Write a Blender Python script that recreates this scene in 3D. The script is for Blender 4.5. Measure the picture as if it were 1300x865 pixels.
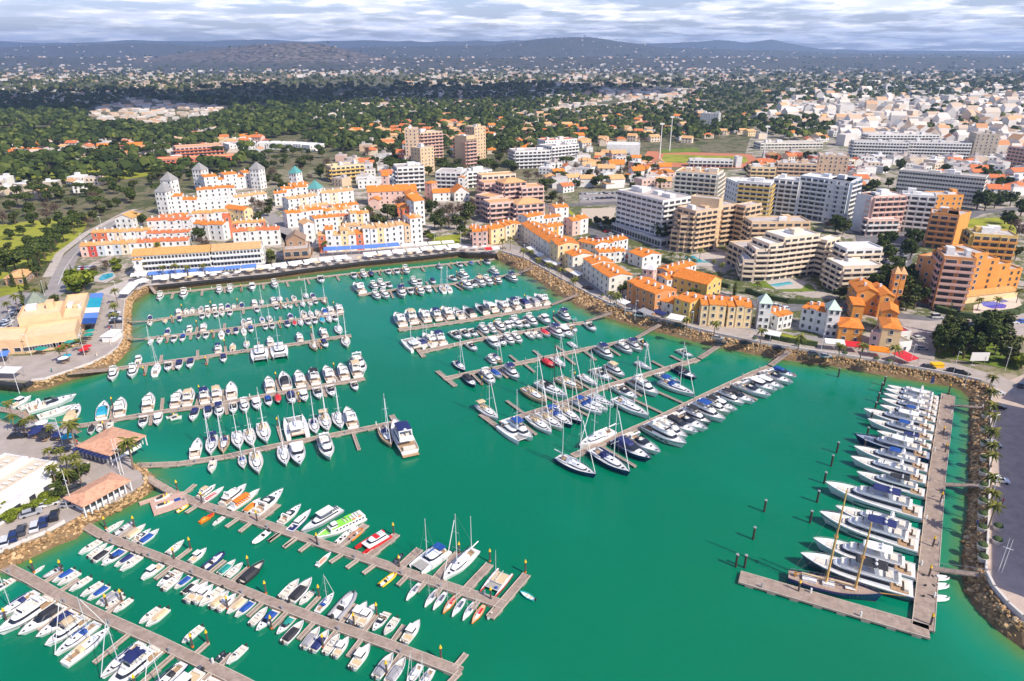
import bpy, math, random
import numpy as np
from mathutils import Vector, Matrix
from mathutils.geometry import tessellate_polygon
random.seed(7); RNG = np.random.default_rng(7)
R = math.radians
scene = bpy.context.scene
for o in list(bpy.data.objects): bpy.data.objects.remove(o)
COL = scene.collection
# ---------------------------------------------------------------- camera
PITCH = R(22.9); CAMH = 100.0; FOC = 867.0
cam_d = bpy.data.cameras.new('camera'); cam = bpy.data.objects.new('camera', cam_d); COL.objects.link(cam)
cam.location = (0, 0, CAMH); cam.rotation_euler = (R(90) - PITCH, 0, 0)
cam_d.sensor_width = 36; cam_d.lens = FOC / 1300 * 36; cam_d.clip_start = 1; cam_d.clip_end = 60000
scene.camera = cam
# ---------------------------------------------------------------- light
SUN_AZ = R(-37)      # direction to the sun: from +X turned towards the camera side
SUN_EL = R(44)
to_sun = Vector((math.cos(SUN_AZ) * math.cos(SUN_EL), math.sin(SUN_AZ) * math.cos(SUN_EL), math.sin(SUN_EL)))
sd = bpy.data.lights.new('sun', 'SUN'); sd.energy = 4.9; sd.angle = R(0.53); sd.color = (1, 0.92, 0.79)
sun = bpy.data.objects.new('sun', sd); COL.objects.link(sun); sun.rotation_euler = to_sun.to_track_quat('Z', 'Y').to_euler()
sun.location = (0, 0, 500)
world = bpy.data.worlds.new('World'); scene.world = world; world.use_nodes = True
wn = world.node_tree; wn.nodes.clear()
def N(t, ty, **kw):
    n = t.nodes.new(ty)
    for k, v in kw.items():
        if k.startswith('i_'): n.inputs[int(k[2:])].default_value = v
        else: setattr(n, k, v)
    return n
def ramp(t, stops):
    n = t.nodes.new('ShaderNodeValToRGB'); e = n.color_ramp.elements
    while len(e) < len(stops): e.new(0.5)
    for a, (p, c) in zip(e, stops): a.position = p; a.color = (*c, 1) if len(c) == 3 else c
    return n
L = wn.links.new
wo = N(wn, 'ShaderNodeOutputWorld'); bg = N(wn, 'ShaderNodeBackground'); bg.inputs[1].default_value = 0.10
sky = N(wn, 'ShaderNodeTexSky', sky_type='NISHITA', sun_disc=False, sun_elevation=SUN_EL, sun_rotation=math.pi/2 - SUN_AZ, altitude=100)
sky.air_density = 1.0; sky.dust_density = 1.0
tc = N(wn, 'ShaderNodeTexCoord'); sx = N(wn, 'ShaderNodeSeparateXYZ'); L(tc.outputs['Generated'], sx.inputs[0])
mz = N(wn, 'ShaderNodeMath', operation='MAXIMUM', i_1=0.0); L(sx.outputs[2], mz.inputs[0])
az = N(wn, 'ShaderNodeMath', operation='ADD', i_1=0.085); L(mz.outputs[0], az.inputs[0])
dx = N(wn, 'ShaderNodeMath', operation='DIVIDE'); L(sx.outputs[0], dx.inputs[0]); L(az.outputs[0], dx.inputs[1])
dy = N(wn, 'ShaderNodeMath', operation='DIVIDE'); L(sx.outputs[1], dy.inputs[0]); L(az.outputs[0], dy.inputs[1])
cx = N(wn, 'ShaderNodeCombineXYZ'); L(dx.outputs[0], cx.inputs[0]); L(dy.outputs[0], cx.inputs[1])
cn = N(wn, 'ShaderNodeTexNoise'); cn.inputs['Scale'].default_value = 1.15; cn.inputs['Detail'].default_value = 9; cn.inputs['Roughness'].default_value = 0.62
L(cx.outputs[0], cn.inputs['Vector'])
cr = ramp(wn, [(0.43, (0, 0, 0)), (0.55, (1, 1, 1))]); el = N(wn, 'ShaderNodeMapRange'); el.inputs[1].default_value = .10; el.inputs[2].default_value = .45; el.inputs[3].default_value = 0; el.inputs[4].default_value = .17; L(mz.outputs[0], el.inputs[0]); sb = N(wn, 'ShaderNodeMath', operation='SUBTRACT'); L(cn.outputs['Fac'], sb.inputs[0]); L(el.outputs[0], sb.inputs[1]); L(sb.outputs[0], cr.inputs[0])
cn2 = N(wn, 'ShaderNodeTexNoise'); cn2.inputs['Scale'].default_value = 2.6; cn2.inputs['Detail'].default_value = 8; L(cx.outputs[0], cn2.inputs['Vector'])
cc = ramp(wn, [(0.38, (9.6, 10.0, 12.0)), (0.5, (11.2, 11.5, 12.8)), (0.60, (15.0, 14.6, 14.6))]); L(cn2.outputs['Fac'], cc.inputs[0])
hb = N(wn, 'ShaderNodeMix', data_type='RGBA', blend_type='MULTIPLY'); hb.inputs['Factor'].default_value = 1; hb.inputs['B'].default_value = (1.2, 1.2, 1.6, 1); L(sky.outputs[0], hb.inputs['A']); hb = type('o', (), {'outputs': [hb.outputs['Result']]})
mx = N(wn, 'ShaderNodeMix', data_type='RGBA'); L(cr.outputs[0], mx.inputs['Factor']); L(hb.outputs[0], mx.inputs['A']); L(cc.outputs[0], mx.inputs['B'])
L(mx.outputs['Result'], bg.inputs[0]); L(bg.outputs[0], wo.inputs[0])
scene.view_settings.view_transform = 'Standard'; scene.view_settings.look = 'None'
scene.view_settings.exposure = 0.26; scene.view_settings.gamma = 1.0
scene.render.engine = 'CYCLES'
scene.cycles.volume_bounces = 0; scene.cycles.max_bounces = 6; scene.cycles.transparent_max_bounces = 8
# ---------------------------------------------------------------- helpers
def P(x, y, z=0.0):
    xc = (x - 650) / FOC; yc = (432.5 - y) / FOC
    d = Vector((xc, math.cos(PITCH) + yc * math.sin(PITCH), -math.sin(PITCH) + yc * math.cos(PITCH)))
    t = (z - CAMH) / d.z
    return Vector((d.x * t, d.y * t, z))
QZ = 3.0
def G(x, y): return P(x, y, QZ)
MATS = {}
def mat(name, col, rough=0.7, metal=0.0, var=0.12, scale=1.5, bump=0.0, coat=0.0, spec=0.5):
    if name in MATS: return MATS[name]
    m = bpy.data.materials.new(name); m.use_nodes = True; t = m.node_tree; b = t.nodes['Principled BSDF']
    b.inputs['Roughness'].default_value = rough; b.inputs['Metallic'].default_value = metal
    b.inputs['Specular IOR Level'].default_value = spec
    if coat: b.inputs['Coat Weight'].default_value = coat
    if var > 0:
        g = N(t, 'ShaderNodeNewGeometry'); n = N(t, 'ShaderNodeTexNoise'); n.inputs['Scale'].default_value = scale
        n.inputs['Detail'].default_value = 5; n.inputs['Roughness'].default_value = 0.65
        t.links.new(g.outputs['Position'], n.inputs['Vector'])
        r = ramp(t, [(0.3, tuple(c * (1 - var) for c in col)), (0.7, tuple(min(1, c * (1 + var * .6)) for c in col))])
        t.links.new(n.outputs['Fac'], r.inputs[0]); t.links.new(r.outputs[0], b.inputs['Base Color'])
        if bump:
            bp = N(t, 'ShaderNodeBump'); bp.inputs['Strength'].default_value = bump; t.links.new(n.outputs['Fac'], bp.inputs['Height']); t.links.new(bp.outputs[0], b.inputs['Normal'])
    else: b.inputs['Base Color'].default_value = (*col, 1)
    MATS[name] = m; return m
def attr_mat(name, stops, rough=0.9, trans=0.0, attr='tone'):
    if name in MATS: return MATS[name]
    m = bpy.data.materials.new(name); m.use_nodes = True; t = m.node_tree; b = t.nodes['Principled BSDF']
    b.inputs['Roughness'].default_value = rough; b.inputs['Specular IOR Level'].default_value = 0.25
    a = N(t, 'ShaderNodeAttribute', attribute_name=attr); r = ramp(t, stops)
    t.links.new(a.outputs['Fac'], r.inputs[0]); t.links.new(r.outputs[0], b.inputs['Base Color'])
    MATS[name] = m; return m
def mixmat(name, cols, scale, rough=0.9, detail=6, bump=0.0, lo=0.35, hi=0.65, stretch=None):
    if name in MATS: return MATS[name]
    m = bpy.data.materials.new(name); m.use_nodes = True; t = m.node_tree; b = t.nodes['Principled BSDF']
    b.inputs['Roughness'].default_value = rough; b.inputs['Specular IOR Level'].default_value = 0.2
    g = N(t, 'ShaderNodeNewGeometry'); n = N(t, 'ShaderNodeTexNoise'); n.inputs['Scale'].default_value = scale
    n.inputs['Detail'].default_value = detail; n.inputs['Roughness'].default_value = 0.7
    if stretch:
        mp = N(t, 'ShaderNodeMapping'); mp.inputs['Scale'].default_value = stretch; t.links.new(g.outputs['Position'], mp.inputs['Vector']); t.links.new(mp.outputs[0], n.inputs['Vector'])
    else: t.links.new(g.outputs['Position'], n.inputs['Vector'])
    k = len(cols); r = ramp(t, [(lo + (hi - lo) * i / max(1, k - 1), c) for i, c in enumerate(cols)])
    t.links.new(n.outputs['Fac'], r.inputs[0]); t.links.new(r.outputs[0], b.inputs['Base Color'])
    if bump:
        bp = N(t, 'ShaderNodeBump'); bp.inputs['Strength'].default_value = bump; t.links.new(n.outputs['Fac'], bp.inputs['Height']); t.links.new(bp.outputs[0], b.inputs['Normal'])
    MATS[name] = m; return m
class MB:
    def __init__(s): s.v = []; s.f = []; s.m = []; s.c = []
    def add(s, vs, fs, mi=0):
        o = len(s.v); s.c.append((o, len(s.f))); s.v += [tuple(v) for v in vs]; s.f += [tuple(i + o for i in f) for f in fs]; s.m += [mi] * len(fs); return s
    def box(s, c, d, rz=0, mi=0, top=1.0, topy=None, ry=0):
        hx, hy, hz = d[0] / 2, d[1] / 2, d[2] / 2; ty = top if topy is None else topy
        vs = [(-hx, -hy, -hz), (hx, -hy, -hz), (hx, hy, -hz), (-hx, hy, -hz), (-hx * top, -hy * ty, hz), (hx * top, -hy * ty, hz), (hx * top, hy * ty, hz), (-hx * top, hy * ty, hz)]
        M = Matrix.Translation(c) @ Matrix.Rotation(rz, 4, 'Z') @ Matrix.Rotation(ry, 4, 'Y')
        return s.add([M @ Vector(v) for v in vs], [(0, 3, 2, 1), (4, 5, 6, 7), (0, 1, 5, 4), (1, 2, 6, 5), (2, 3, 7, 6), (3, 0, 4, 7)], mi)
    def prism(s, pts, z0, z1, mi=0, top=None, cap=True, mtop=None):
        n = len(pts); tp = top or pts
        vs = [(p[0], p[1], z0) for p in pts] + [(p[0], p[1], z1) for p in tp]
        s.add(vs, [(i, (i + 1) % n, n + (i + 1) % n, n + i) for i in range(n)], mi)
        if cap: s.add([(p[0], p[1], z1) for p in tp], [tuple(range(n))], mi if mtop is None else mtop)
        return s
    def tube(s, pts, r, n=5, mi=0, r1=None):
        pts = [Vector(p) for p in pts]; K = len(pts); rings = []
        for i, p in enumerate(pts):
            d = (pts[min(i + 1, K - 1)] - pts[max(i - 1, 0)]).normalized()
            a = d.orthogonal().normalized(); b = d.cross(a); rr = r if r1 is None else r + (r1 - r) * i / (K - 1)
            rings.append([p + (a * math.cos(2 * math.pi * k / n) + b * math.sin(2 * math.pi * k / n)) * rr for k in range(n)])
        vs = [v for q in rings for v in q]; fs = []
        for i in range(K - 1):
            for k in range(n): fs.append((i * n + k, i * n + (k + 1) % n, (i + 1) * n + (k + 1) % n, (i + 1) * n + k))
        fs.append(tuple(range(n - 1, -1, -1))); fs.append(tuple((K - 1) * n + k for k in range(n)))
        return s.add(vs, fs, mi)
    def ell(s, c, d, nu=8, nv=5, mi=0, half=False):
        vs = []; fs = []; lo = 0 if half else -math.pi / 2
        for j in range(nv + 1):
            ph = lo + (math.pi / 2 - lo) * j / nv
            for i in range(nu): th = 2 * math.pi * i / nu; vs.append((c[0] + d[0] * math.cos(ph) * math.cos(th), c[1] + d[1] * math.cos(ph) * math.sin(th), c[2] + d[2] * math.sin(ph)))
        for j in range(nv):
            for i in range(nu): fs.append((j * nu + i, j * nu + (i + 1) % nu, (j + 1) * nu + (i + 1) % nu, (j + 1) * nu + i))
        return s.add(vs, fs, mi)
    def mesh(s, name, mats, smooth=False):
        me = bpy.data.meshes.new(name); me.from_pydata(s.v, [], s.f)
        for m in (mats if isinstance(mats, (list, tuple)) else [mats]): me.materials.append(m)
        me.polygons.foreach_set('material_index', s.m)
        if smooth: me.polygons.foreach_set('use_smooth', [True] * len(s.f))
        me.update(); return me
    def build(s, name, mats, parent=None, smooth=False):
        return link(name, s.mesh(name, mats, smooth), parent)
def link(name, data, parent=None, loc=None, rz=None):
    o = bpy.data.objects.new(name, data); COL.objects.link(o)
    if parent is not None: o.parent = parent
    if loc is not None: o.location = loc
    if rz is not None: o.rotation_euler = (0, 0, rz)
    return o
def tag(o, label, cat, group=None, kind=None):
    if label: o['label'] = label
    if cat: o['category'] = cat
    if group: o['group'] = group
    if kind: o['kind'] = kind
    return o
def struct(o, kind='structure'): o['kind'] = kind; return o
def empty(name, loc=(0, 0, 0), rz=0.0):
    o = bpy.data.objects.new(name, None); COL.objects.link(o); o.location = loc; o.rotation_euler = (0, 0, rz); o.empty_display_size = 0.5; return o
def kids(o): return KID.get(o.name, [])
SPLIT = {'seat', 'flybridge_seat', 'cockpit_seat', 'cockpit_sofa', 'aft_sofa', 'bench', 'sunpad', 'hatch', 'cockpit_coaming', 'spreader', 'crossbeam', 'hull_window', 'life_raft', 'table', 'deck_house'}
class Proto:   # a thing described once; stamped as objects that share mesh data
    def __init__(s, name): s.name = name; s.parts = []   # (name, mesh, parent_index, label)
    def part(s, name, mb, mats=None, par=-1, smooth=False, label=None, loc=None):
        if name in SPLIT and isinstance(mb, MB) and len(mb.c) > 1:
            for (v0, f0), (v1, f1) in zip(mb.c, mb.c[1:] + [(len(mb.v), len(mb.f))]):
                q = MB(); q.v = mb.v[v0:v1]; q.f = [tuple(i - v0 for i in f) for f in mb.f[f0:f1]]; q.m = mb.m[f0:f1]; r = s.part(name, q, mats, par, smooth, label, loc)
            return r
        me = mb if isinstance(mb, bpy.types.Mesh) else mb.mesh(name, mats, smooth)
        s.parts.append((name, me, par, label, loc)); return len(s.parts) - 1
    def stamp(s, loc, rz, label, cat, group=None, scale=1.0, skip=()):
        r = empty(s.name, loc, rz); r.scale = (scale,) * 3 if not isinstance(scale, tuple) else scale
        tag(r, label, cat, group); made = []
        for (n, me, par, lb, lc) in s.parts:
            if n in skip: made.append(None); continue
            o = bpy.data.objects.new(n, me); COL.objects.link(o); o.parent = r if par < 0 else made[par]
            if lc is not None: o.location = lc
            if lb: o['label'] = lb
            made.append(o)
        return r
def ordn(i):
    w = ['first', 'second', 'third', 'fourth', 'fifth', 'sixth', 'seventh', 'eighth', 'ninth', 'tenth', 'eleventh', 'twelfth']
    if i < len(w): return w[i]
    k = i + 1; return f"{k}{'th' if 10 < k % 100 < 14 else {1: 'st', 2: 'nd', 3: 'rd'}.get(k % 10, 'th')}"
def inpoly(x, y, poly):
    c = False; n = len(poly); j = n - 1
    for i in range(n):
        xi, yi = poly[i]; xj, yj = poly[j]
        if (yi > y) != (yj > y) and x < (xj - xi) * (y - yi) / (yj - yi) + xi: c = not c
        j = i
    return c
# ---------------------------------------------------------------- palette
white = mat('gelcoat_white', (0.80, 0.79, 0.76), 0.25, var=0.05, scale=0.8, coat=0.3)
cream = mat('gelcoat_cream', (0.72, 0.66, 0.54), 0.35, var=0.06)
deckw = mat('deck_white', (0.72, 0.70, 0.66), 0.5, var=0.1, scale=2)
teak = mat('teak', (0.42, 0.27, 0.15), 0.6, var=0.25, scale=4)
glass = mat('dark_glass', (0.02, 0.025, 0.035), 0.08, var=0)
navy = mat('navy_canvas', (0.015, 0.025, 0.12), 0.7, var=0.2)
blue = mat('blue_canvas', (0.01, 0.07, 0.30), 0.7, var=0.2)
cyan = mat('cyan_canvas', (0.01, 0.32, 0.45), 0.7, var=0.15)
teal = mat('teal_canvas', (0.01, 0.25, 0.2), 0.7, var=0.15)
black = mat('black_canvas', (0.025, 0.025, 0.03), 0.7, var=0.2)
grey = mat('grey_canvas', (0.32, 0.31, 0.32), 0.8, var=0.12)
tan = mat('tan_canvas', (0.62, 0.47, 0.28), 0.8, var=0.12)
redm = mat('red_paint', (0.62, 0.02, 0.02), 0.35, var=0.08)
orange = mat('orange_paint', (0.85, 0.22, 0.01), 0.4, var=0.08)
yellow = mat('yellow_paint', (0.85, 0.5, 0.02), 0.45, var=0.1)
limeg = mat('lime_paint', (0.25, 0.72, 0.06), 0.5, var=0.06)
navyhull = mat('navy_hull', (0.012, 0.022, 0.10), 0.15, var=0.05, coat=0.4)
greyhull = mat('grey_hull', (0.10, 0.12, 0.16), 0.2, var=0.05, coat=0.4)
bluehull = mat('blue_hull', (0.01, 0.05, 0.3), 0.2, var=0.05, coat=0.4)
steel = mat('steel', (0.6, 0.61, 0.63), 0.3, 0.9, var=0)
alu = mat('mast_alloy', (0.78, 0.78, 0.78), 0.4, 0.3, var=0.05)
wood = mat('varnished_wood', (0.5, 0.24, 0.06), 0.4, var=0.2, scale=3)
wirem = mat('wire', (0.35, 0.35, 0.36), 0.4, 0.6, var=0)
rubber = mat('rubber', (0.03, 0.03, 0.03), 0.8, var=0)
seatm = mat('seat_vinyl', (0.68, 0.62, 0.52), 0.6, var=0.1)
CAN = dict(n=navy, b=blue, c=cyan, t=teal, k=black, g=grey, a=tan, w=white, r=redm, o=orange, y=yellow)
CNAME = dict(n='navy', b='blue', c='turquoise', t='green', k='black', g='grey', a='tan', w='white', r='red', o='orange', y='yellow')
# ---------------------------------------------------------------- water and ground
def ocean_material():
    m = bpy.data.materials.new('sea_water'); m.use_nodes = True; t = m.node_tree; b = t.nodes['Principled BSDF']; K = t.links.new
    b.inputs['Roughness'].default_value = 0.07; b.inputs['IOR'].default_value = 1.33; b.inputs['Specular IOR Level'].default_value = 0.5
    g = N(t, 'ShaderNodeNewGeometry')
    a = N(t, 'ShaderNodeAttribute', attribute_name='shallow')
    n = N(t, 'ShaderNodeTexNoise'); n.inputs['Scale'].default_value = 0.022; n.inputs['Detail'].default_value = 9; K(g.outputs['Position'], n.inputs['Vector'])
    ad = N(t, 'ShaderNodeMath', operation='MULTIPLY_ADD'); ad.inputs[1].default_value = 0.5; K(n.outputs['Fac'], ad.inputs[0])
    s2 = N(t, 'ShaderNodeMath', operation='SUBTRACT', i_1=0.25); K(a.outputs['Fac'], s2.inputs[0]); K(s2.outputs[0], ad.inputs[2])
    r = ramp(t, [(0.0, (0.0, 0.150, 0.074)), (0.3, (0.001, 0.195, 0.112)), (0.6, (0.02, 0.20, 0.095)), (0.85, (0.085, 0.19, 0.055)), (1.0, (0.12, 0.14, 0.05))]); K(ad.outputs[0], r.inputs[0])
    K(r.outputs[0], b.inputs['Base Color'])
    n2 = N(t, 'ShaderNodeTexNoise'); n2.inputs['Scale'].default_value = 0.75; n2.inputs['Detail'].default_value = 7; n2.inputs['Roughness'].default_value = .6; K(g.outputs['Position'], n2.inputs['Vector'])
    n3 = N(t, 'ShaderNodeTexNoise'); n3.inputs['Scale'].default_value = 0.12; n3.inputs['Detail'].default_value = 3; K(g.outputs['Position'], n3.inputs['Vector'])
    mr = N(t, 'ShaderNodeMapRange'); mr.inputs[1].default_value = .35; mr.inputs[2].default_value = .7; mr.inputs[3].default_value = 0.035; mr.inputs[4].default_value = 0.17; K(n3.outputs['Fac'], mr.inputs[0])
    bp = N(t, 'ShaderNodeBump'); bp.inputs['Distance'].default_value = 1.0; K(n2.outputs['Fac'], bp.inputs['Height']); K(mr.outputs[0], bp.inputs['Strength']); K(bp.outputs[0], b.inputs['Normal'])
    return m
# quay edge (z=QZ) and waterline (z=0), photo pixels; kinds: rock slope or vertical wall
SW_W = [(-90, 790), (-40, 748), (12, 722), (45, 706), (75, 692), (98, 684), (112, 668), (150, 650), (180, 634), (196, 622), (198, 612), (188, 600), (174, 594)]
SW_Q = [(-90, 750), (-40, 723), (3, 703), (35, 689), (60, 679), (84, 666), (105, 655), (150, 637), (178, 620), (184, 613), (185, 606), (179, 599), (168, 590)]
PEN_Q = [(164, 580), (98, 560), (88, 551), (70, 544), (25, 541), (0, 532), (-90, 506)]
LW_Q = [(-90, 482), (0, 484), (30, 487)]
NW_W = [(36, 498), (60, 494), (90, 483), (121, 475), (145, 465), (160, 450), (167, 436), (166, 400), (168, 385), (180, 375), (192, 370)]
NW_Q = [(40, 485), (58, 483), (88, 473), (116, 463), (135, 454), (150, 443), (157, 431), (157, 400), (160, 382), (172, 369), (187, 362.5)]
N_Q = [(202, 361.5), (265, 355), (342, 347.5), (402, 339), (463, 331.5), (538, 324.5), (586, 319), (594, 321), (630, 321.5)]
E_W = [(634, 331), (655, 342), (680, 355), (705, 372), (735, 390), (760, 400), (800, 413), (850, 426), (900, 439), (960, 451), (1000, 458), (1060, 466), (1110, 475), (1160, 484), (1200, 490), (1220, 495), (1231, 506), (1231, 560), (1229, 640), (1222, 700), (1220, 728), (1226, 752), (1240, 775), (1265, 800), (1300, 826), (1400, 890)]
E_Q = [(637, 321), (664, 329), (690, 343), (712, 356), (745, 374), (770, 386), (805, 399), (855, 412), (905, 425), (962, 437), (1000, 443), (1060, 452), (1110, 460), (1160, 469), (1210, 478), (1245, 486), (1256, 492), (1254, 560), (1252, 640), (1251, 690), (1249, 728), (1258, 750), (1275, 772), (1295, 790), (1325, 805), (1420, 870)]
def pts(l, z): return [P(x, y, z) for x, y in l]
edgeQ = pts(SW_Q + PEN_Q + LW_Q + NW_Q + N_Q + E_Q, QZ)
edgeW = pts(SW_W, 0) + [Vector((p.x, p.y, 0)) for p in pts(PEN_Q + LW_Q, QZ)] + pts(NW_W, 0) + [Vector((p.x, p.y, 0)) for p in pts(N_Q, QZ)] + pts(E_W, 0)
BIG = 16000
q0, q1 = edgeQ[0], edgeQ[-1]
outer = edgeQ + [Vector((q1.x + 30, -300, QZ)), Vector((BIG, -300, QZ)), Vector((BIG, 3400, QZ)), Vector((-BIG, 3400, QZ)), Vector((-BIG, -300, QZ)), Vector((q0.x - 60, -300, QZ))]
groundm = mixmat('dry_ground', [(0.24, 0.19, 0.13), (0.34, 0.28, 0.21), (0.10, 0.12, 0.04), (0.28, 0.23, 0.17), (0.14, 0.15, 0.05), (0.36, 0.29, 0.22)], 0.035, bump=0)
tri = tessellate_polygon([outer]); mb = MB(); mb.add(outer, [tuple(reversed(t)) for t in tri])
me = mb.mesh('ground', groundm)
if me.polygons[0].normal.z < 0: me.flip_normals()
g = struct(link('ground', me))
# seabed skirt of the quay: rock underlayer / walls
wallm = mixmat('quay_wall_stone', [(0.14, 0.09, 0.045), (0.26, 0.17, 0.09)], 0.8)
mb = MB(); n = len(edgeQ)
dn = [Vector((w.x, w.y, -3)) for w in edgeW]; lowQ = [q.copy() - Vector((0, 0, .02)) for q in edgeQ]
mb.add(lowQ + edgeW, [(i, i + 1, n + i + 1, n + i) for i in range(n - 1)]); mb.add(edgeW + dn, [(i, i + 1, n + i + 1, n + i) for i in range(n - 1)])
struct(mb.build('quay_bank', wallm))
# water surface with a depth attribute
xs = np.concatenate([[-900], np.arange(-320, 280, 4.0), [900]]); ys = np.concatenate([[-290], np.arange(60, 420, 4.0), [430]])
X, Y = np.meshgrid(xs, ys); V = np.stack([X.ravel(), Y.ravel(), np.zeros(X.size)], 1)
ew = np.array([(e.x, e.y) for e in edgeW]); d = np.full(len(V), 1e9)
for a, b in zip(ew[:-1], ew[1:]):
    ab = b - a; t = np.clip(((V[:, :2] - a) @ ab) / max(1e-6, ab @ ab), 0, 1); q = a + t[:, None] * ab
    d = np.minimum(d, np.hypot(*(V[:, :2] - q).T))
sh = np.exp(-d / 7.0) * 0.95 * (1 + .0 * d) + 0.22 * np.clip((V[:, 1] - 170) / 140, 0, 1)
w = len(xs); F = []
for j in range(len(ys) - 1):
    for i in range(w - 1): F.append((j * w + i, j * w + i + 1, (j + 1) * w + i + 1, (j + 1) * w + i))
me = bpy.data.meshes.new('sea_water'); me.from_pydata(V.tolist(), [], F); me.materials.append(ocean_material())
at = me.attributes.new('shallow', 'FLOAT', 'POINT'); at.data.foreach_set('value', sh.astype(np.float32)); me.update()
struct(link('sea_water', me))
# overlay sheets
LEVEL = [0]
def sheet(name, poly, m, z=None, px=True):
    LEVEL[0] += 1; zz = QZ + (0.012 + 0.004 * LEVEL[0] if z is None else z)
    p3 = [(*(P(x, y, QZ).xy), zz) for x, y in poly] if px else [(x, y, zz) for x, y in poly]
    p3 = [Vector(p) for p in p3]; t = tessellate_polygon([p3]); mb = MB(); mb.add(p3, t)
    me = mb.mesh(name, m)
    for p in me.polygons:
        if p.normal.z < 0: p.flip()
    me.update(); return struct(link(name, me))
def strip(name, line, wid, m, z=None):
    LEVEL[0] += 1; zz = QZ + (0.012 + 0.004 * LEVEL[0] if z is None else z)
    c = [P(x, y, QZ) for x, y in line]; mb = MB(); vs = []
    for i, p in enumerate(c):
        dd = (c[min(i + 1, len(c) - 1)] - c[max(0, i - 1)]); dd.z = 0; dd.normalize(); nn = Vector((-dd.y, dd.x, 0))
        for s in (1, -1): vs.append((p.x + nn.x * s * wid / 2, p.y + nn.y * s * wid / 2, zz))
    mb.add(vs, [(2 * i + 1, 2 * i + 3, 2 * i + 2, 2 * i) for i in range(len(c) - 1)]); me = mb.mesh(name, m)
    for p in me.polygons:
        if p.normal.z < 0: p.flip()
    me.update(); return struct(link(name, me))
pave = mixmat('paving', [(0.34, 0.29, 0.25), (0.43, 0.37, 0.33)], 0.25, rough=0.85)
pave2 = mixmat('pale_paving', [(0.42, 0.37, 0.33), (0.52, 0.46, 0.41)], 0.3, rough=0.85)
asph = mixmat('asphalt', [(0.13, 0.125, 0.13), (0.20, 0.19, 0.19)], 0.2, rough=0.9)
road_m = mixmat('worn_road', [(0.27, 0.24, 0.23), (0.34, 0.31, 0.29)], 0.15, rough=0.9)
meadow = mixmat('meadow', [(0.16, 0.17, 0.02), (0.24, 0.26, 0.025), (0.33, 0.33, 0.04), (0.20, 0.23, 0.03)], 0.06)
lawn = mixmat('lawn', [(0.10, 0.16, 0.02), (0.17, 0.22, 0.03)], 0.15)
woodfloor = mixmat('wood_floor', [(0.05, 0.065, 0.02), (0.09, 0.10, 0.035), (0.20, 0.165, 0.10), (0.06, 0.08, 0.025), (0.16, 0.14, 0.07)], 0.03)
urban = mixmat('town_ground', [(0.30, 0.25, 0.20), (0.42, 0.36, 0.31), (0.12, 0.13, 0.05), (0.46, 0.40, 0.34)], 0.06, detail=8)
poolm = mat('pool_water', (0.02, 0.34, 0.42), 0.08, var=0.1, scale=.3)
poolb = mat('deep_pool_water', (0.02, 0.06, 0.5), 0.08, var=0.1, scale=.3)
clay = mat('running_track', (0.50, 0.17, 0.08), 0.9, var=.1)
# woods and town floors
sheet('wood_floor', [(-500, 190), (-400, 96), (700, 93), (1500, 96), (1900, 112), (1300, 128), (1120, 128), (1000, 150), (960, 215), (760, 220), (640, 225), (480, 215), (350, 215), (330, 240), (250, 268), (190, 262), (80, 330), (-10, 420), (-300, 480)], woodfloor)
sheet('town_ground', [(960, 150), (1100, 124), (1700, 128), (1900, 260), (1500, 330), (1300, 400), (1100, 380), (960, 300), (760, 232), (940, 215)], urban)
village = mixmat('village_paving', [(0.42, 0.35, 0.29), (0.50, 0.43, 0.37), (0.30, 0.25, 0.20), (0.12, 0.14, 0.05), (0.46, 0.39, 0.33)], 0.11, detail=8)
sheet('village_paving', [(100, 332), (160, 292), (200, 276), (208, 250), (300, 238), (400, 238), (480, 238), (600, 258), (640, 280), (700, 275), (728, 300), (716, 336), (640, 314), (560, 310), (160, 358)], village)
sheet('hotel_paving', [(716, 336), (728, 300), (700, 262), (860, 262), (1180, 300), (1240, 300), (1330, 330), (1330, 400), (1190, 452), (1000, 428), (850, 392)], mixmat('hotel_grounds', [(0.36, 0.31, 0.27), (0.44, 0.38, 0.33), (0.08, 0.10, 0.03), (0.12, 0.13, 0.04), (0.40, 0.34, 0.29)], 0.08, detail=8))
sheet('meadow', [(-120, 300), (40, 281), (118, 270), (105, 295), (60, 335), (20, 352), (-120, 372)], meadow)
sheet('meadow', [(-40, 226), (60, 219), (205, 212), (205, 221), (130, 232), (40, 227), (-40, 240)], meadow)
sheet('golf_fairway', [(-60, 178), (30, 158), (34, 163), (-60, 190)], meadow)
sheet('golf_fairway', [(44, 166), (72, 159), (70, 170), (50, 172)], meadow)
sheet('golf_fairway', [(228, 174), (285, 166), (268, 178), (240, 180)], meadow)
sheet('golf_fairway', [(838, 134), (854, 128), (852, 138), (842, 139)], meadow)
sheet('lawn', [(1212, 278), (1285, 276), (1292, 298), (1235, 299), (1218, 292)], meadow)
sheet('lawn', [(706, 268), (722, 265), (737, 279), (722, 284)], meadow)
sheet('sand_pitch', [(738, 265), (782, 264), (778, 280), (742, 280)], mat('sand', (0.52, 0.42, 0.32), .95))
sheet('sports_ground', [(815, 204), (822, 192), (952, 196), (965, 204), (958, 214), (830, 212)], clay)
sheet('sports_field', [(838, 206), (843, 196), (946, 199), (950, 205), (936, 210)], meadow)
sheet('running_field', [(838, 190), (885, 188), (890, 193), (836, 195)], lawn)
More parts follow.
